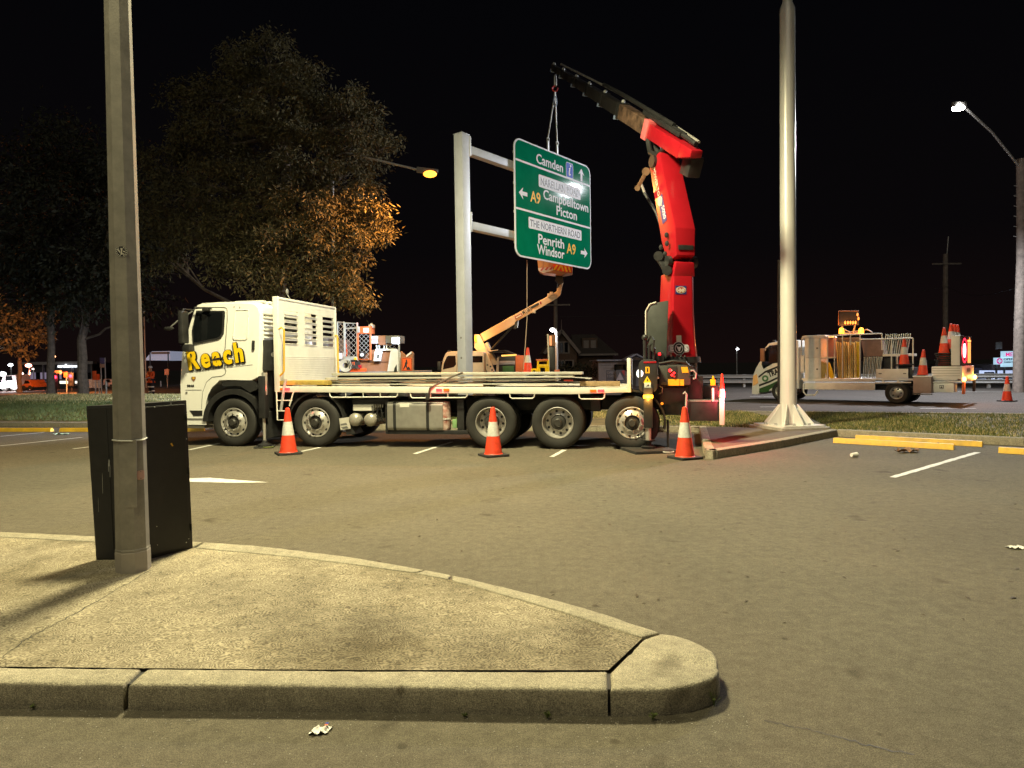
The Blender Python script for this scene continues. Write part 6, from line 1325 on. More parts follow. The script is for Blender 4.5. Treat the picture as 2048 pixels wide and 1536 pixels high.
# guard rail along the far side of the road
ra, rb = D(1388, 757, 43), D(2130, 752, 34); ra.z = .75; rb.z = .75
gr_ = empty('guard_rail', ra, label='long steel guard rail along the far edge of the road at right', cat='guard rail')
for dz in (0, -.3): 
    b = MB(); d = (rb - ra); nn = Vector((d.y, -d.x, 0)).normalized(); b.loft([[p + nn * u + Vector((0, 0, dz + v)) for u, v in ((0, -.11), (.06, -.07), (0, 0), (.06, .07), (0, .11), (-.02, .11), (-.02, -.11))] for p in (Vector((0, 0, 0)), d)]); b.out('rail', m_galv, gr_)
for i in range(13): q = (rb - ra) * (i / 12); b = MB(); b.box(q.x - .06, q.x + .06, q.y + .03, q.y + .18, -.75, .12); b.out('rail_post', m_galv, gr_)
# medical centre
dep = 62; mcb = D(2000, 760, dep); mcb.z = 0; mc = empty('medical_centre', mcb, label='low building with bluish lit windows and lit signs at the right edge', cat='building')
m_mwin = lampmat('lit_window', (.6, .7, 1), .75); m_msign = lampmat('lit_sign', (.5, .78, 1), .8)
dbox('wall', 1930, 736, 2120, 775, dep, 8, m_fac, mc); dbox('roof', 1965, 728, 2125, 737, dep, 9, m_roof, mc, off=-1.2)
for px0, px1 in ((1958, 1962), (1964, 1985.5), (1987, 1993.5), (1995.5, 2023), (2026, 2060)):
    w_ = dbox('window', px0, 741, px1, 771, dep, .1, m_mwin, mc, off=-.12)
dbox('window_sign', 1965.5, 744, 1985, 750.5, dep, .05, m_glass, mc, off=-.25); dbox('window_sign', 1966, 763, 1980, 768, dep, .05, lampmat('blue_tube', (.15, .12, 1), 1.5), mc, off=-.25)
sg = empty('lit_sign', Vector((D(2020, 740, 56).x, 56, 0)), label='stepped light blue lit sign reading MEDICAL beside the timber pole', cat='sign')
dbox('panel', 1991, 715.5, 2023, 728.5, 56, .25, m_msign, sg); dbox('panel', 2005.5, 702.5, 2060, 715, 56, .25, m_msign, sg); dbox('panel', 2005.5, 715.2, 2060, 733, 56, .25, m_msign, sg, off=.02)
x0, x1, z0, z1 = q4(2036, 683, 2062, 703, 56); b = MB(); b.prism([(x0, z0), (x1, z0), (x1, z1 + .1), (x0 + .5, z1 - .05), (x0, z1 - .35)], 56, 56.25); b.xf(Matrix.Translation(-sg.location)); b.out('panel', m_msign, sg)
m_pink = lampmat('pink_print', (.8, .05, .35), .6); m_ind = mat('sign_ink', (.1, .15, .2), .5)
def ctext(s_, px, py, size, m, px2=None): a = D(px, py, 55.97) - sg.location; text('lettering', s_, m, sg, face(a, (0, -1, 0), (1, 0, 0)), size, .006, (D(px2, py, 55.97).x - D(px, py, 55.97).x) / text_width(s_, size, .006) if px2 else 1, .006)
ctext('MEDICAL', 2011, 712.5, .44, m_pink, 2058); ctext('OPEN', 2007, 720.5, .24, m_ind, 2028); ctext('PHARMACY', 2008, 725.5, .14, m_ind, 2026); ctext('Na', 2040, 693, .32, m_ind); ctext('Ce', 2042, 700, .32, m_ind); ctext('&', 2044, 722, .24, m_ind)
a = D(1999, 722, 55.97) - sg.location; flat(circ(.24, 18), face(a, (0, -1, 0), (1, 0, 0)), .01).out('emblem', m_pink, sg); flat([(-.05, -.16), (.05, -.16), (.05, -.05), (.16, -.05), (.16, .05), (.05, .05), (.05, .16), (-.05, .16), (-.05, .05), (-.16, .05), (-.16, -.05), (-.05, -.05)], face(a + Vector((0, -.011, 0)), (0, -1, 0), (1, 0, 0)), .01).out('cross', m_msign, sg)
for px in (1999, 2015, 2050): dbox('post', px - .8, 728, px + .8, 770, 56, .15, m_grey, sg, off=.3)
point('clinic_glow', D(1990, 745, 58), 220, (.6, .7, 1), .4)
board('notice', 1991, 684, 2004, 698, 58, mat('brown_notice', (.12, .09, .08), .6), 'small dark notice board above the lit medical sign', (), 'notice board')
# ------------------------------------------------------------------ works vehicle with mesh cage behind the headboard
CT = Fr(D(740, 745, 20.0), -.12); CT.o.z = .12
cage = empty('works_truck', CT.o, -.12, label='orange works truck with wire mesh cage and white work lamp behind the headboard', cat='truck')
def fbox(F_, root, name, px0, py0, px1, py1, off, dep, m, bv=.01, par=None):
    x0, z1 = F_.L(px0, py0, off); x1, z0 = F_.L(px1, py1, off); b = MB(); b.box(min(x0, x1), max(x0, x1), off, off + dep, min(z0, z1), max(z0, z1), bv); return b.out(name, m, par or root)
def fpoly(F_, root, name, pts, off, dep, m, bv=0.0, par=None): b = MB(); b.prism(F_.P(pts, off), off, off + dep, bv); return b.out(name, m, par or root)
def ftube(F_, root, name, pts, r, m, off=0.0, par=None, n=8): b = MB(); b.tube([F_.V(*p, off) for p in pts], r, n); return b.out(name, m, par or root)
def wmesh(F_, root, px0, py0, px1, py1, off, m, step=.15, r=.0055):
    x0, z1 = F_.L(px0, py0, off); x1, z0 = F_.L(px1, py1, off); b = MB(); w, h = x1 - x0, z1 - z0
    for s in (1, -1):
        k = -h
        while k < w:
            a, c = (k, 0), (k + h, h)
            if a[0] < 0: a = (0, -k)
            if c[0] > w: c = (w, w - k)
            if c[0] > a[0] + .01:
                A, C_ = ((x0 + a[0], z0 + a[1]), (x0 + c[0], z0 + c[1])) if s > 0 else ((x1 - a[0], z0 + a[1]), (x1 - c[0], z0 + c[1]))
                b.cyl((A[0], off + (.004 if s > 0 else -.004), A[1]), (C_[0], off + (.004 if s > 0 else -.004), C_[1]), r, n=4)
            k += step
    return b.out('wire_mesh', m, root)
# its cab, hidden behind the headboard; headlights added to throw bluish light left
fpoly(CT, cage, 'cab', [(560, 757), (560, 722), (566, 700), (578, 678), (655, 676), (657, 757)], .1, 1.9, mat('works_cab', (.12, .12, .14), .4), .04); fpoly(CT, cage, 'cab_window', [(570, 712), (580, 686), (612, 684), (612, 712)], .088, .03, m_glass)
for off in (.3, 1.65):
    v = CT.V(561, 735, off); b = MB(); b.sphere(v + Vector((-.02, 0, 0)), .11, .4, 1, .8, 12); b.out('headlight', lampmat('added_headlight', (.8, .9, 1), 12), cage); q = CT.o + CT.x * (v.x - .16) + CT.y * v.y + Vector((0, 0, v.z)); spot('added_headlight_beam', q, q + Vector((-5, .1, -1.3)), 1900, (.55, .72, 1), 112, .6, .06)
# chassis, deck, wheels (mostly hidden by the load in front)
fbox(CT, cage, 'deck', 672, 744, 828, 749, .0, 2.2, m_grey); fbox(CT, cage, 'chassis', 676, 749, 825, 757, .5, 1.2, m_steelb)
for px in (690, 792):
    for off in (.05, 1.85): x = CT.X(px, 760, off); b = MB(); b.lathe([(.001, .02), (.2, .0), (.36, .0), (.4, .04), (.4, .24), (.2, .27), (.001, .27)], (x, off, .4), 'y', 24); b.out('wheel', m_rubber, cage)
for px0, py0, px1, py1 in ((675, 644, 689, 742), (690, 646, 714, 713)):
    wmesh(CT, cage, px0, py0, px1, py1, .05, m_galv)
    ftube(CT, cage, 'mesh_frame', [(px0, py0), (px1, py0 + 1), (px1, py1), (px0, py1), (px0, py0)], .022, m_galv, .05)
fbox(CT, cage, 'cage_post', 686, 643, 690, 745, .02, .07, m_galv); fbox(CT, cage, 'cage_post', 712.5, 645, 716.5, 722, .02, .07, mat('pink_post', (.6, .4, .36), .5))
ftube(CT, cage, 'cage_rail', [(690, 657), (713, 656)], .02, m_galv, .03)
fbox(CT, cage, 'cage_sill', 689, 714, 715, 720, .0, .1, m_galv); fbox(CT, cage, 'sill_lamp', 708, 715, 712.5, 720, -.02, .03, m_letter)
wmesh(CT, cage, 716, 667, 740, 718, .05, m_galv, .13)
ftube(CT, cage, 'cage_frame', [(716, 666), (741, 666), (741, 719), (716, 719), (716, 666)], .03, m_orpaint, .04)
fbox(CT, cage, 'control_head', 716, 653, 742, 667, .0, .35, m_orpaint); fbox(CT, cage, 'head_plate', 726, 656, 737, 665, -.012, .02, m_tray); fbox(CT, cage, 'head_box', 713, 653, 719, 665, -.03, .2, m_galv)
fbox(CT, cage, 'lamp_bracket', 737, 649, 746, 655, .1, .2, m_pale); b = MB(); q = CT.V(743, 650, .1); b.sphere(q, .05, seg=10); b.out('lamp', m_pale, cage)
for i in range(2): fbox(CT, cage, 'rail_stack', 741, 672 + i * 8, 757, 679 + i * 8, .1, .4, mat('pale_pink_steel', (.55, .46, .46), .45))
fbox(CT, cage, 'brown_locker', 757, 671.5, 771, 690, .05, .6, m_brown); fbox(CT, cage, 'white_locker', 771, 671.5, 798, 686, .05, .6, m_grey)
for x in (753, 758, 768, 773): ftube(CT, cage, 'leg', [(x, 690), (x + 1, 701)], .018, m_tray, .1)
wmesh(CT, cage, 775, 689, 793, 700, .1, m_galv, .13); fbox(CT, cage, 'frame_sill', 750, 698, 790, 701, .05, .3, m_tray)
fpoly(CT, cage, 'side_body', [(720, 720), (742, 700), (790, 700), (784, 746), (720, 746)], .12, .5, m_brown); fpoly(CT, cage, 'side_body', [(735, 722), (778, 722), (778, 724), (735, 724)], .1, .05, mat('brown_rib', (.2, .09, .05), .5))
ws = fpoly(CT, cage, 'leaning_sign', [(749, 703), (765, 703), (761, 722), (747, 722)], .0, .03, m_tray); fpoly(CT, cage, 'sign_mark', [(754.5, 709), (758, 709), (757.5, 716.5), (754, 716.5)], -.006, .01, m_ink, 0, ws)
fpoly(CT, cage, 'reflective_panel', [(781, 702), (792, 698), (801, 706), (799, 746), (774, 746)], .02, .06, m_signw); fpoly(CT, cage, 'panel_gap', [(789, 736), (793, 729), (794, 744), (787, 746)], .0, .03, m_ink)
ftube(CT, cage, 'lamp_mast', [(798, 688), (798, 746)], .025, m_galv, -.02); ftube(CT, cage, 'lamp_mast', [(793, 687), (798, 688)], .025, m_galv, -.02)
fbox(CT, cage, 'work_lamp', 783, 674, 800, 688, -.04, .1, m_grey); b = MB(); x0, z1 = CT.L(784.5, 675.5, -.05); x1, z0 = CT.L(798.5, 686.5, -.05); b.box(x0, x1, -.06, -.045, z0, z1); wlens = b.out('work_lamp_lens', lampmat('work_lamp_white', (.86, .93, 1), 30), cage)
wl0 = CT.o + CT.x * (x1 + .1) + CT.y * -.15 + Vector((0, 0, (z0 + z1) / 2)); spot('work_light', wl0 + Vector((-.1, -.6, .2)), wl0 + Vector((-6, .2, -2.2)), 260, (.5, .68, 1), 112, .35, .12)
fpoly(CT, cage, 'sign_housing', [(801, 702), (811, 711), (823, 703), (826, 706), (826, 746), (801, 746)], .06, .12, m_brown); fpoly(CT, cage, 'white_edge', [(812, 711), (822, 703), (823.5, 706), (812.5, 714.5)], .03, .04, m_signw)
rw = fbox(CT, cage, 'roadwork_sign', 803.5, 716, 824, 742.5, .03, .03, m_orange, .004)
fpoly(CT, cage, 'sign_border', [(804.2, 716.8), (823.4, 716.8), (823.4, 741.8), (804.2, 741.8)], .026, .003, m_ink, 0, rw); fpoly(CT, cage, 'sign_face', [(804.9, 717.6), (822.7, 717.6), (822.7, 741), (804.9, 741)], .022, .003, m_orange, 0, rw)
fpoly(CT, cage, 'worker_symbol', [(810, 726), (812, 722.5), (814.5, 722.5), (815, 727), (813.5, 730), (815.5, 739), (813.5, 739), (811.5, 732.5), (807.5, 739.5), (805.8, 739), (809.5, 730)], .018, .003, m_ink, 0, rw); fpoly(CT, cage, 'heap_symbol', [(812.5, 739.8), (815.5, 734.5), (817.5, 733), (821.5, 739.8)], .018, .003, m_ink, 0, rw)
b = MB(); q = CT.V(812.8, 720.8, .018); b.cyl(q, q + Vector((0, .003, 0)), .024, n=12); b.out('worker_head', m_ink, rw)
b = MB(); q = CT.V(724, 709.5, -.04); b.cyl(q, q + Vector((0, .06, 0)), .085, .09, 20); dl_ = b.out('round_lamp', m_black, cage); b = MB(); b.cyl(q - Vector((0, .012, 0)), q, .052, .055, 18); b.out('lamp_glass', m_signw, dl_)
b = MB(); q = CT.V(691, 731, -.02); b.lathe([(.08, .0), (.19, -.02), (.2, .02), (.2, .1)], q, 'y', 22); b.out('hose_reel', m_pale, cage)
for px0, py0, px1, py1, mm in ((697, 737, 731, 744, m_orange), (699, 724, 709, 731, m_orange), (690, 722, 720, 736, m_steelb), (674, 706, 684, 718, m_signw), (674, 722, 684, 742, lampmat('blue_glow_block', (.5, .6, 1), .5)), (716, 730, 722, 738, m_red)): fbox(CT, cage, 'equipment', px0, py0, px1, py1, .0 + random.uniform(0, .1), .25, mm)  # pale blue block of equipment carries a faint glow of its own
for i in range(5): ftube(CT, cage, 'hose', [(694 + i * 4, 721), (698 + i * 3, 730), (700 + i * 5, 738)], .014, m_black, -.03)
ftube(CT, cage, 'orange_stay', [(690, 675), (694, 705), (691, 718)], .02, m_orange, .12)
# ------------------------------------------------------------------ boom lift truck
ET = Fr(D(950, 745, 26.5), -.1); ET.o.z = .12
ewp = empty('boom_lift_truck', ET.o, -.1, label='white boom lift truck lit orange, its arm raised under the green sign', cat='truck')
m_ewp = mat('boom_cream', (.72, .6, .48), .4, var=.05)
fpoly(ET, ewp, 'cab', [(882, 749), (883.5, 728), (887, 716), (891.5, 706), (895, 703.5), (905, 702.5), (955, 702.5), (968, 704), (968, 762), (884, 762)], .0, 2.1, m_ewp, .03)
fpoly(ET, ewp, 'door_window', [(885.5, 739), (888, 726), (893.5, 713.5), (897, 711.5), (911, 711.5), (912, 729), (908, 734)], -.012, .03, m_glass); fpoly(ET, ewp, 'rear_window', [(943, 712), (965, 712), (965, 725), (943, 725)], -.012, .03, m_glass); fpoly(ET, ewp, 'windscreen', [(881.4, 736), (886, 716), (890.7, 706.5), (892, 708), (888, 718), (883.5, 737)], .15, 1.8, m_glass)
ftube(ET, ewp, 'door_seam', [(913.5, 708), (914.5, 730), (912, 748)], .008, m_grey, -.002); fbox(ET, ewp, 'mirror', 874, 723, 880.5, 741, -.25, .12, m_black, .03); ftube(ET, ewp, 'mirror_arm', [(878, 725), (886, 722)], .015, m_black, -.18); fbox(ET, ewp, 'beacon', 895, 700.5, 901, 703.5, .3, .2, m_black)
for px in (905, 1010):
    for off in (.02, 1.85): x = ET.X(px, 770, off); b = MB(); b.lathe([(.001, .03), (.22, .0), (.36, .0), (.4, .04), (.4, .24), (.001, .26)], (x, off, .4), 'y', 24); b.out('wheel', m_rubber, ewp)
fbox(ET, ewp, 'tray', 968, 745, 1050, 752, .0, 2.1, m_ewp); fbox(ET, ewp, 'chassis', 890, 756, 1048, 766, .5, 1.1, m_steelb)
for off in (.55, 1.25): fpoly(ET, ewp, 'turret_arm', [(948.5, 669), (958.5, 669), (971, 694), (991, 747), (976, 747), (957, 705), (948.5, 695)], off, .14, m_ewp, .015)
fpoly(ET, ewp, 'turret_link', [(965, 690), (974, 684), (984, 706), (996, 728), (986, 730)], .72, .5, m_ewp, .01)
for px, py in ((975, 730), (981, 733), (984, 740), (988, 744)): b = MB(); q = ET.V(px, py, .54); b.cyl(q, q + Vector((0, .02, 0)), .035, n=10); b.out('turret_hole', m_steelb, ewp)
fbox(ET, ewp, 'turret_lamp', 949, 671, 953, 683, .4, .15, mat('amber_lens', (.7, .3, .02), .3, emit=(1, .4, .03), es=1.5)); point('turret_amber', ET.o + ET.x * ET.X(955, 676, .3) + ET.y * .2 + Vector((0, 0, ET.Z(955, 676, .3))), 25, (1, .45, .08), .06)
# boom in two thicknesses, leaning out of its own plane a little toward the sign
be = D(1119, 588, 25.6)
def E(px, py, off): return ET.V(px, py, off)
b = MB(); b.loft([[E(960, 668, .74), E(966, 684, .74), E(966, 684, 1.16), E(960, 668, 1.16)], [E(1010, 640, .68), E(1018, 656, .68), E(1018, 656, 1.1), E(1010, 640, 1.1)], [E(1027, 630, .66), E(1035, 645, .66), E(1035, 645, 1.08), E(1027, 630, 1.08)]]); b._bev(list(b.bm.edges), .015, 1); bm1 = b.out('lower_boom', m_ewp, ewp)
b = MB(); b.loft([[E(1015, 637, .72), E(1021, 650, .72), E(1021, 650, 1.0), E(1015, 637, 1.0)], [E(1108, 585.5, .4), E(1114, 597, .4), E(1114, 597, .68), E(1108, 585.5, .68)], [E(1113, 583, .38), E(1121, 590, .38), E(1121, 590, .66), E(1113, 583, .66)], [E(1121, 563, .36), E(1127, 562, .36), E(1127, 562, .6), E(1121, 563, .6)]]); b._bev(list(b.bm.edges), .012, 1); bm2 = b.out('upper_boom', m_ewp, ewp)
for pts, mm, nm in (([(1029, 633.5), (1043, 626), (1045.5, 631.5), (1031.5, 639)], m_red, 'red_panel'), ([(1061, 613.5), (1077, 605), (1078.5, 609.5), (1063, 618)], m_ink, 'black_panel'), ([(1079, 604), (1082, 602.4), (1083.5, 606.8), (1080.3, 608.5)], m_red, 'red_mark')): fpoly(ET, ewp, nm, pts, .39, .02, mm, 0, bm2)
for pts, mm, nm in (([(1031, 634.5), (1042, 628.3), (1043.7, 631), (1032.6, 637)], m_ewp, 'red_panel_inset'),): fpoly(ET, ewp, nm, pts, .38, .005, mm, 0, bm2)
a = E(1046.5, 629.5, .385); e_ = E(1062, 621, .385); text('model_lettering', 'M148T', m_ink, bm2, face(a, (0, -1, 0), (1, 0, 0), math.atan2(e_.z - a.z, e_.x - a.x)), .21, .006, .66, .002)
ftube(ET, ewp, 'boom_ram', [(979, 703), (1004, 676), (1030, 648)], .045, m_steelb, .8); ftube(ET, ewp, 'ram_rod', [(1004, 676), (1031, 646)], .03, m_chrome, .8); fpoly(ET, ewp, 'boom_end_stop', [(1030, 644), (1036, 640), (1034, 655), (1027, 658)], .66, .4, m_steelb)
for px, py in ((1098, 590), (1103, 587), (1068, 622)): b = MB(); q = E(px, py, .4); b.box(q.x - .06, q.x + .06, .36, .44, q.z - .08, q.z + .06, .01); b.out('boom_bracket', m_ewp, bm2)
# bucket
fpoly(ET, ewp, 'bucket_pivot', [(1112, 545), (1124, 545), (1127, 565), (1119, 570), (1110, 560)], .3, .3, m_steelb)
bk = fpoly(ET, ewp, 'bucket', [(1074, 512), (1145, 514), (1144, 545), (1120, 549), (1085, 545), (1077, 541)], -.1, .8, mat('bucket_orange', (.45, .2, .1), .5), .02)
m_bst = mat('bucket_white', (.62, .55, .55), .5)
for x0_ in (1075.5, 1087): fpoly(ET, ewp, 'bucket_panel', [(x0_, 516), (x0_ + 10, 517), (x0_ + 10, 533), (x0_ + 1.5, 535)], -.11, .02, mat('tan_ply', (.5, .26, .12), .6), 0, bk)
fpoly(ET, ewp, 'bucket_skirt', [(1076, 536), (1106, 534), (1106, 541), (1086, 546), (1078, 542)], -.115, .02, m_bst, 0, bk)
for i in range(3): fpoly(ET, ewp, 'skirt_chevron', [(1080 + i * 9, 541 - i * 1.0), (1085 + i * 9, 535 - i), (1089 + i * 9, 535 - i), (1084 + i * 9, 542 - i)], -.122, .01, mat('chevron_red', (.4, .04, .05), .4), 0, bk)
fpoly(ET, ewp, 'chevron_board', [(1106, 528), (1144, 533), (1144.5, 546), (1107, 540)], -.115, .02, m_cone, 0, bk)
for i in range(5):
    x_ = 1109 + i * 7.2; s = 1 if i < 2 else -1; y_ = 529.5 + i * 1.0
    fpoly(ET, ewp, 'chevron_stripe', [(x_ + 3 * s + 1, y_), (x_ + 3 * s + 4.5, y_ + .3), (x_ - 2 * s + 3, y_ + 11.0), (x_ - 2 * s - .5, y_ + 10.6)], -.122, .01, m_warn, 0, bk)
# canopy and body of the lift truck
fpoly(ET, ewp, 'canopy_roof', [(975, 704), (1008, 699.5), (1034, 710), (1033, 713), (1004, 704)], .1, 1.6, m_steelb); ftube(ET, ewp, 'light_strip', [(1003, 711.5), (1033, 710)], .03, mat('amber_strip', (.8, .5, .1), .4, emit=(1, .6, .15), es=1.2), .08)
fbox(ET, ewp, 'locker_frame', 994, 712, 1032, 747, .1, .05, m_steelb); fbox(ET, ewp, 'locker_shelf', 996, 722, 1030, 729, .06, .05, mat('blue_white', (.35, .35, .45), .5)); fbox(ET, ewp, 'crate', 1005, 732, 1028, 747, .0, .2, mat('green_crate', (.03, .13, .04), .6)); fbox(ET, ewp, 'side_panel', 1031, 711, 1048, 746, .0, .5, m_orpaint); ftube(ET, ewp, 'canopy_strut', [(996, 700), (975, 703.5)], .02, m_pale, .1); fpoly(ET, ewp, 'stay', [(994, 716), (998, 714), (997, 747), (992, 747)], .05, .05, m_pale)
cone(Vector((*D(1056, 745, 24.5).xy, D(1056, 746, 24.5).z)), .2, 'orange cone on the back of the boom lift truck left of the yellow frame', 'cones carried by works vehicles')
# yellow frame and panel behind the load
yf_ = empty('yellow_frame', (*D(1080, 745, 24.2).xy, .12), label='yellow tubular barrier frame right of the boom lift truck', cat='barrier'); YF = Fr(Vector((*D(1080, 745, 24.2).xy, .12)), 0)
for pts in ([(1076, 748), (1076, 722), (1096, 721), (1096, 748)], [(1076, 731), (1096, 731)], [(1064, 746), (1064, 739), (1072, 739), (1072, 746)], [(1079, 748), (1079, 734), (1092, 734), (1092, 748)]): ftube(YF, yf_, 'tube', pts, .045, m_letter)
fbox(YF, yf_, 'board', 1072, 718.5, 1096, 721.5, -.05, .1, m_orpaint)
vm = empty('lamp_box', (*D(1104, 745, 24.8).xy, .12), label='upright dark panel topped by an orange lit box next to the small lamp', cat='panel'); VM = Fr(Vector((*D(1104, 745, 24.8).xy, .12)), 0)
fpoly(VM, vm, 'side_post', [(1094, 668), (1097, 668), (1100, 748), (1097.5, 748)], -.1, .1, m_pale); fbox(VM, vm, 'box', 1097.5, 670, 1111, 692, -.05, .3, m_brown); fbox(VM, vm, 'lit_stripe', 1099, 672, 1103.5, 691, -.07, .03, mat('lit_stripe', (.6, .3, .2), .4, emit=(1, .35, .12), es=.9)); fbox(VM, vm, 'panel', 1099, 692.5, 1111, 748, .0, .15, m_steelb); fbox(VM, vm, 'foot', 1109, 739.5, 1119.5, 748, -.05, .3, m_orpaint)
# ------------------------------------------------------------------ traffic control truck at right
TT = Fr(G(1793, 808, .1), -.75); tt = empty('traffic_truck', TT.o, -.75, label='white traffic control truck with racks of signs and amber beacons on the road at right', cat='truck')
m_tw = mat('works_white', (.78, .77, .73), .45, var=.07, grime=.25, scale=4)
fpoly(TT, tt, 'cab', [(1504.5, 789), (1504, 765), (1506, 750), (1512.5, 734), (1520.5, 721), (1530, 695), (1536.5, 687), (1558, 682), (1597, 680), (1598, 778), (1550, 780)], .05, 1.75, m_tw, .04)
fpoly(TT, tt, 'door_window', [(1523, 729), (1532, 698), (1539, 691), (1575, 688), (1576, 722), (1545, 727), (1527, 738)], .036, .03, m_glass); fpoly(TT, tt, 'windscreen', [(1513, 733.5), (1520.8, 720.5), (1530, 695.5), (1533, 695), (1524, 722), (1516, 735)], .2, 1.45, m_glass)
fpoly(TT, tt, 'green_stripe', [(1519, 777), (1540, 769), (1575, 752), (1575, 758), (1540, 778), (1536, 784), (1519, 785)], .042, .02, mat('green_vinyl', (.03, .1, .025), .4)); fpoly(TT, tt, 'dark_stripe', [(1518, 769), (1540, 761), (1575, 744), (1575, 747), (1540, 765), (1518, 773)], .041, .02, m_ink); fpoly(TT, tt, 'dark_stripe', [(1517, 752), (1530, 742), (1575, 724), (1575, 727.5), (1530, 746), (1517, 756)], .041, .02, m_ink)
a = TT.V(1538.5, 754.5, .037); e_ = TT.V(1560, 746, .037); text('lettering', 'TRAFFIC', m_ink, tt, face(a, (0, -1, 0), (1, 0, 0), math.atan2(e_.z - a.z, e_.x - a.x)), .3, .012, .72, .003)
q = TT.V(1530.5, 757, .036); flat(circ(.13, 18), face(q, (0, -1, 0), (1, 0, 0)), .004).out('emblem', mat('emblem_green', (.08, .22, .08), .4), tt); flat(circ(.06, 10), face(q + Vector((0, -.005, 0)), (0, -1, 0), (1, 0, 0)), .002).out('emblem_mark', m_tw, tt)
fbox(TT, tt, 'mirror', 1520, 697, 1528.5, 723, -.2, .12, m_brown, .03); ftube(TT, tt, 'mirror_arm', [(1527, 700), (1536, 695)], .015, m_black, -.1); fbox(TT, tt, 'bumper', 1503.5, 773, 1518, 789, .0, 1.8, m_tw, .03); fpoly(TT, tt, 'headlamp', [(1506, 752), (1513, 748), (1516, 766), (1506, 772)], .02, .2, mat('amber_headlamp', (.6, .35, .15), .2, emit=(1, .45, .1), es=.2)); fbox(TT, tt, 'beacon', 1545, 680, 1549, 683, .5, .2, m_black)
tw = None
for px, off in ((1562, .0), (1562, 1.6), (1793, .0), (1793, .25), (1793, 1.35), (1793, 1.6)):
    x = TT.X(px, 806, 0); 
    if tw is None:
        b = MB(); b.lathe([(.2, .02), (.25, .0), (.34, -.005), (.375, .03), (.385, .06), (.385, .17), (.34, .2), (.2, .2)], (0, 0, 0), 'y', 32); tw = b.out('wheel', m_rubber, tt, loc=(x, off, .385)); b = MB(); b.lathe([(.215, .02), (.22, -.004), (.2, .0), (.185, .06), (.15, .05), (.09, .035), (.08, .0), (.001, -.005)], n=24); rm = b.out('rim', m_alloy, tw)
        for i in range(5): a_ = 2 * PI * i / 5; b = MB(); b.cyl((.14 * math.cos(a_), .025, .14 * math.sin(a_)), (.14 * math.cos(a_), .05, .14 * math.sin(a_)), .03, n=8); b.out('rim_hole', m_black, tw)
    else: copy_tree(tw, tt, (x, off, .385))
fbox(TT, tt, 'chassis', 1590, 768, 1900, 782, .55, .7, m_steelb)
fbox(TT, tt, 'deck', 1603, 757, 1915, 761, .0, 2.0, m_tw); fbox(TT, tt, 'side_rail', 1606, 757.5, 1750, 764, -.03, .05, m_tw); fbox(TT, tt, 'side_skirt', 1609, 765, 1750, 780.5, -.01, .04, m_tw)
ftube(TT, tt, 'under_rail', [(1607, 767), (1607, 784), (1612, 790), (1630, 790), (1636, 782)], .03, m_tw, -.03)
lk_ = fbox(TT, tt, 'locker', 1609, 676, 1640, 757, .0, .9, m_tw)
for py0, py1 in ((677.5, 715), (717, 756)): dr_ = fbox(TT, tt, 'locker_door', 1610.5, py0, 1638.5, py1, -.02, .02, m_tw, .006, lk_); 
for py in (695, 737): fbox(TT, tt, 'latch', 1632.5, py, 1635.5, py + 3, -.05, .03, m_grey, .004, lk_)
fpoly(TT, tt, 'locker_roof', [(1602, 680), (1604, 673), (1610, 671), (1650, 670), (1653, 674), (1640, 676), (1609, 676)], -.05, 1.2, m_tw, .01); fbox(TT, tt, 'handrail_box', 1601, 711, 1608, 745, -.04, .1, m_tw); ftube(TT, tt, 'handrail', [(1603, 711), (1603, 682), (1608, 676)], .025, m_galv, -.02)
# racks
for px, py0, py1 in ((1641, 673, 757), (1655, 672, 757), (1669, 671.5, 757), (1685, 671, 757), (1701, 669.5, 690), (1720, 668, 757), (1764, 667, 700), (1783, 678, 742), (1794.5, 712, 742), (1826, 676, 740)): ftube(TT, tt, 'rack_post', [(px, py0), (px, py1)], .022, m_tray, .02)
ftube(TT, tt, 'rack_rail', [(1641, 673), (1700, 669.5), (1764, 667)], .022, m_tray, .02); ftube(TT, tt, 'rack_rail', [(1720, 679), (1783, 677.5), (1826, 676)], .022, m_tray, .0); ftube(TT, tt, 'rack_rail', [(1641, 716), (1672, 715)], .03, m_tray, .0)
fbox(TT, tt, 'rear_screen', 1641, 676, 1672, 714, .8, .03, mat('dusk_panel', (.25, .14, .13), .6)); fbox(TT, tt, 'rear_screen', 1672, 676, 1722, 756, .9, .03, m_steelb)
def slat(label, pts, off, w, m, name, cat, group):
    P_ = [TT.o + TT.x * v.x + TT.y * v.y + Vector((0, 0, v.z)) for v in (TT.V(*p, off) for p in pts)]; b = MB(); c = (P_[0] + P_[1]) / 2; b.beam(P_[0] - c, P_[1] - c, w, .05, TT.x, bv=.006); return b.out(name, m, None, loc=c, label=label, cat=cat, group=group)
ordn = ['first', 'second', 'third', 'fourth', 'fifth', 'sixth', 'seventh', 'eighth', 'ninth', 'tenth', 'eleventh', 'twelfth']
m_ys2 = mat('yellow_stand', (.62, .42, .12), .5, var=.15, scale=6)
ytops = [(1673, 1678), (1677, 1681), (1681, 1683), (1688, 1689), (1692, 1692.5), (1696, 1697), (1700, 1701), (1704, 1704.5), (1708, 1709), (1712, 1712.5), (1716, 1716)]
for i, (t_, b__) in enumerate(ytops): slat('%s upright yellow sign frame from the left in the rack of the traffic truck' % ordn[i], [(t_, 683 + (i % 3)), (b__, 756)], .15 + .05 * (i % 3), .042 if i < 10 else .1, m_ys2 if i < 10 else m_letter, 'sign_stand', 'sign stand', 'yellow sign frames in the traffic truck rack')
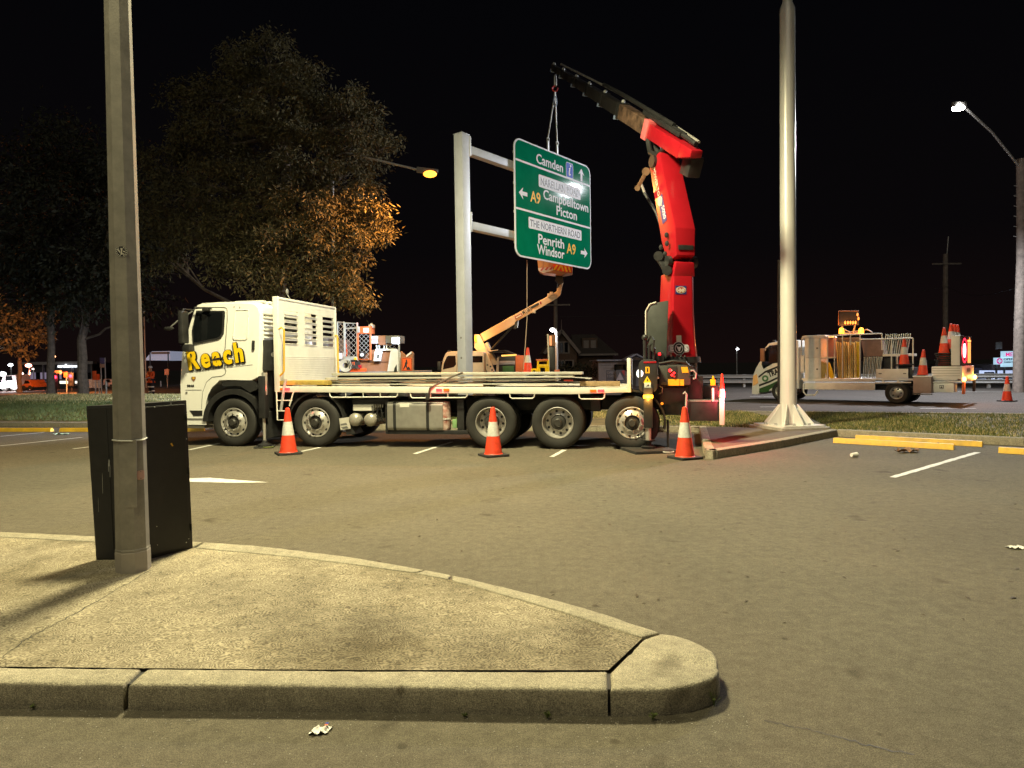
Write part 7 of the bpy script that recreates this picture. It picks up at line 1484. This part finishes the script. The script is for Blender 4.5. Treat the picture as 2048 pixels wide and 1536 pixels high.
for i, (t_, b__, w) in enumerate(((1643, 1645, .08), (1646, 1650, .06), (1650, 1656, .1), (1655, 1665, .16))): slat('%s leaning short yellow frame from the left beside the locker of the traffic truck' % ordn[i], [(t_, 723 + i), (b__, 756.5)], .1 + .03 * i, w, m_letter if i == 3 else m_ys2, 'sign_stand', 'sign stand', 'leaning yellow frames beside the locker')
m_pan = mat('sign_panel_back', (.42, .42, .38), .4, metal=.3, var=.15); m_panb = mat('brown_sign_stack', (.2, .12, .1), .6, var=.2)
fpoly(TT, tt, 'board_stack', [(1722, 681), (1762, 680), (1768, 712), (1728, 713)], .15, .5, m_panb)
for i in range(11): slat('%s pale sign panel from the left in the lower stack behind the drop side' % ordn[i], [(1729 + i * 3.5, 714 - i * .1), (1726 + i * 3.2, 757)], .1 + .03 * (i % 2), .032, m_pan, 'traffic_sign', 'traffic sign', 'pale sign panels in the lower stack')
for i in range(12): slat('%s pale sign panel from the left in the upper rear stack of the traffic truck' % ordn[i], [(1772 + i * 4.5, 668.5 - i * .15), (1766.5 + i * 4.3, 709 - i * .3)], .1 + .03 * (i % 2), .032, m_pan, 'traffic_sign', 'traffic sign', 'pale sign panels in the upper rear stack')
fbox(TT, tt, 'drop_side', 1752, 738, 1816, 757, -.03, .05, m_tw); fbox(TT, tt, 'dark_recess', 1768, 712, 1790, 738, .3, .5, m_steelb); fbox(TT, tt, 'shelf', 1765, 708, 1822, 712, .1, .8, m_tray)
for px in (1757, 1806): fbox(TT, tt, 'latch', px, 746, px + 6, 748, -.05, .03, m_grey)
ftube(TT, tt, 'tie_rail', [(1750, 766), (1822, 765)], .025, m_tw, -.02)
for px in (1763, 1793): fpoly(TT, tt, 'bracket', [(px, 759), (px + 4, 759), (px + 6, 766), (px + 2, 766)], -.03, .04, m_tw)
fbox(TT, tt, 'inner_box', 1815, 735, 1827, 757, .1, .8, m_steelb)
tbx = fbox(TT, tt, 'tool_box', 1826, 754, 1862, 787, -.25, .6, mat('tool_box_grey', (.3, .22, .19), .45, var=.12), .015); fbox(TT, tt, 'tool_box_lid', 1825, 751.5, 1863, 754, -.28, .66, m_tw, .008, tbx); fbox(TT, tt, 'tool_box_bar', 1826, 787.5, 1864, 790, -.25, .1, m_grey, .004, tbx)
rs2 = fbox(TT, tt, 'rear_side', 1863, 733, 1921, 758, -.03, .05, m_tw)
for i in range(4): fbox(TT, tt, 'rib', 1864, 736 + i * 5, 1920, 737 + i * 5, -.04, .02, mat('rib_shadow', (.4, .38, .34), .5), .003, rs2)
ftube(TT, tt, 'tie_rail', [(1863, 764.5), (1920, 763.5)], .025, m_tw, -.02)
ulk = fbox(TT, tt, 'under_locker', 1866, 766, 1908, 785, .0, .5, m_tw, .015); fbox(TT, tt, 'logo_square', 1879, 770, 1887, 777, -.012, .02, m_ink, .002, ulk); fbox(TT, tt, 'logo_inset', 1880, 771, 1886, 776, -.018, .01, m_tw, .002, ulk); fpoly(TT, tt, 'logo_mark', [(1881, 775.5), (1883, 772), (1885, 775.5)], -.024, .008, m_ink, 0, ulk)
# tail: board facing backwards, lamps, lit arrow cabinet
xR = TT.X(1921, 745, 0); Mr = lambda y, z: face((xR + .06, y, z), (1, 0, 0), (0, 1, 0))
zt0_, zt1_ = TT.Z(1921, 764, 0), TT.Z(1921, 732, 0); b = MB(); b.box(xR, xR + .05, -.02, 2.0, zt0_, zt1_, .008); b.out('tail_board', m_tw, tt); flat(rrect(.6, .12, .02), Mr(1.0, (zt0_ + zt1_) / 2 + .12), .003).out('tail_lettering', m_grey, tt)
cz0, cz1 = TT.Z(1915, 731, 0), TT.Z(1915, 671, 0); x0 = TT.X(1902, 700, 0)
b = MB(); b.box(x0, xR - .02, .0, .5, cz0, cz1, .012); b.out('light_cabinet', m_tw, tt); b = MB(); b.box(xR - .02, xR + .02, .0, 1.75, cz0, cz1, .01); lb = b.out('light_board', m_steelb, tt)
zc_ = (cz0 + cz1) / 2; m_rr = lampmat('board_red', (1, .02, .05), 4); m_ro = lampmat('board_orange', (1, .25, .06), 4)
def ringp(name, cy, cz, r0, r1, m): 
    b = MB()
    for i in range(24):
        a_, c_ = 2 * PI * i / 24, 2 * PI * (i + 1) / 24; b.bm.faces.new([b.bm.verts.new((xR + .03, cy + r * math.cos(t_), cz + r * math.sin(t_))) for r, t_ in ((r0, a_), (r1, a_), (r1, c_), (r0, c_))])
    return b.out(name, m, lb)
ringp('speed_ring', .5, zc_, .36, .42, m_rr); flat(circ(.2, 16, 0, 0, .24), face((xR + .025, .5, zc_), (1, 0, 0), (0, 1, 0)), .004).out('speed_number', lampmat('board_white', (1, .85, .95), 7), lb)
for dy in (-.18, 0, .18): flat([(-.035, -.42), (.035, -.42), (.035, .28), (-.035, .28)], face((xR + .025, 1.3 + dy, zc_), (1, 0, 0), (0, 1, 0)), .004).out('lane_bar', m_ro, lb)
flat([(-.3, .3), (.25, .3), (.25, .36), (.1, .36), (.05, .46), (-.02, .36), (-.3, .36)], face((xR + .025, 1.3, zc_), (1, 0, 0), (0, 1, 0)), .004).out('lane_bar', m_ro, lb)
point('board_glow', TT.o + TT.x * (xR + .4) + TT.y * .8 + Vector((0, 0, zc_)), 30, (1, .15, .12), .2)
for y_, nm in ((.05, 'a'), (1.85, 'b')):
    z = TT.Z(1924, 758, 0) if nm == 'a' else zt0_ + .12; b = MB(); b.sphere((xR + .1, y_, z), .08, .7, 1, 1, 12); b.out('tail_lamp', lampmat('tail_amber', (1, .45, .08), 12), tt); point('tail_glow', TT.o + TT.x * (xR + .25) + TT.y * y_ + Vector((0, 0, z)), 14, (1, .4, .08), .05)
    b = MB(); b.box(xR + .04, xR + .12, y_ - .08, y_ + .08, z - .5, z - .1, .02); b.out('rubber_bumper', m_orpaint if nm == 'a' else m_black, tt)
# roof beacons and folded arrow board
for px in (1683, 1722.5):
    v = TT.V(px, 662, .9); b = MB(); b.lathe([(.09, -.1), (.09, .0), (.07, .1), (.001, .13)], v, 'z', 14); b.out('beacon', lampmat('beacon_amber', (1, .3, .02), 6), tt); point('beacon_light', TT.o + TT.x * v.x + TT.y * (v.y - .22) + Vector((0, 0, v.z + .05)), 35, (1, .28, .04), .08)
ftube(TT, tt, 'beacon_bar', [(1680, 668), (1727, 667)], .04, m_grey, .9); ftube(TT, tt, 'beacon_bar', [(1680, 655), (1700, 664), (1735, 659), (1745, 665)], .02, m_grey, 1.0)
ab = fbox(TT, tt, 'arrow_board', 1677, 622.5, 1717, 650, 1.0, .06, mat('board_dark', (.012, .01, .01), .6)); ftube(TT, tt, 'board_edge', [(1677, 650), (1677, 622), (1717, 622)], .015, m_brown, .98, ab); ftube(TT, tt, 'board_strut', [(1684, 652), (1690, 668)], .03, m_grey, 1.0, ab); ftube(TT, tt, 'board_strut', [(1710, 650), (1706, 668)], .03, m_grey, 1.0, ab)
for px, py in ((1690.5, 645), (1696, 645), (1701, 645), (1706, 645), (1711, 645), (1715, 629), (1717, 637)): b = MB(); b.sphere(TT.V(px, py, .96), .055, .6, .4, 1.2, 8); b.out('board_lamp', lampmat('board_dim', (1, .35, .08), 1.3), ab)
# cones on the truck
def ttw(px, py, off): v = TT.V(px, py, off); return TT.o + TT.x * v.x + TT.y * v.y + Vector((0, 0, v.z))
GT = 'cones carried by works vehicles'
cone(ttw(1808, 730.5, -.02), .2, 'orange cone standing behind the drop side of the traffic truck', GT)
cone(ttw(1845, 752, .02), .4, 'orange cone on the grey tool box of the traffic truck', GT, .03)
zst = ttw(1888, 733, .5)
for i in range(7): cone(zst + Vector((random.uniform(-.02, .02), random.uniform(-.02, .02), .07 * i)), -.75 + random.uniform(-.15, .15), 'topmost orange cone of the tall stack at the rear of the traffic truck' if i == 6 else '%s cone from the bottom of the nested stack on the traffic truck' % ordn[i], 'stacked cones at the rear of the traffic truck')
for i, px in enumerate((1902, 1908.5, 1914.5)): cone(ttw(px, 700 + i, .75 + .1 * i), -.75, '%s of three cone tops showing above the white light cabinet of the truck' % ('leftmost', 'middle one', 'rightmost')[i], 'cones behind the light cabinet')
cone(G(2014, 803, .1), .3, 'orange cone standing alone on the road near the right edge', 'cones standing on the road')
# ------------------------------------------------------------------ litter
def crumple(name, c, pts, m, label, cat, hmax=.03, n=9, seed=1):
    """crumpled sheet: a small grid folded at random inside a ragged outline"""
    rr_ = random.Random(seed); b = MB(); g = []
    for i in range(n):
        row = []
        for j in range(n):
            u, v = i / (n - 1), j / (n - 1); p = (Vector(pts[0]).lerp(Vector(pts[1]), u)).lerp(Vector(pts[3]).lerp(Vector(pts[2]), u), v)
            row.append(b.bm.verts.new((p.x + rr_.uniform(-.006, .006), p.y + rr_.uniform(-.006, .006), .003 + hmax * abs(math.sin(u * 7 + seed) * math.cos(v * 5 + seed * 2)) * rr_.uniform(.5, 1))))
        g.append(row)
    for i in range(n - 1):
        for j in range(n - 1): b.bm.faces.new((g[i][j], g[i + 1][j], g[i + 1][j + 1], g[i][j + 1]))
    return b.out(name, m, None, ang=180, loc=c, label=label, cat=cat)
m_paper = mat('paper', (.75, .74, .7), .8, var=.06)
pc = crumple('paper_wrapper', G(635, 1465), [(-.035, -.03), (.05, -.02), (.06, .045), (-.02, .04)], m_paper, 'crumpled white paper wrapper with coloured print on the near asphalt', 'litter', .022, 10, 3)
b = MB(); c0 = Vector((.028, .012, .026)); 
for i, mm in enumerate((m_orange, m_blue)): k = MB(); k.prism([(0, 0), (.016, .003), (.014, .012), (.002, .01)], 0, .0008, axis='z'); k.xf(Matrix.Translation(c0 + Vector((.0, .014 * i, .0)))); k.out('print', mm, pc)
crumple('paper_scrap', G(2032, 1097), [(-.06, -.03), (.08, -.05), (.07, .05), (-.07, .04)], m_paper, 'white paper scrap on the asphalt cut by the right edge', 'litter', .03, 9, 5)
crumple('cardboard_sheet', G(1815, 905), [(-.3, -.09), (.12, -.1), (.27, .09), (-.05, .08)], mat('brown_card', (.3, .16, .08), .8, var=.2), 'brown crumpled cardboard lying before the yellow wheel stops', 'litter', .14, 7, 8)
crumple('paper_scrap', G(98, 861), [(-.12, -.1), (.12, -.1), (.1, .1), (-.1, .1)], m_paper, 'white paper scrap at the end of the left yellow wheel stop', 'litter', .06, 6, 9)
crumple('paper_scrap', G(125, 869), [(-.2, -.1), (.2, -.1), (.15, .1), (-.15, .1)], mat('pale_green_paper', (.5, .7, .55), .8), 'pale green scrap on the asphalt before the left wheel stops', 'litter', .05, 6, 11)
cp_ = G(1708, 915); b = MB(); b.loft([[Vector((x, .042 * math.cos(a_) * s, .045 + .042 * math.sin(a_) * s)) for a_ in [2 * PI * i / 14 for i in range(14)]] for x, s in ((-.06, .75), (.05, 1), (.06, 1.06), (.062, .95))]); cup = b.out('paper_cup', m_paper, None, loc=cp_, rz=.4, label='white paper cup lying on the asphalt left of the painted bay line', cat='paper cup')
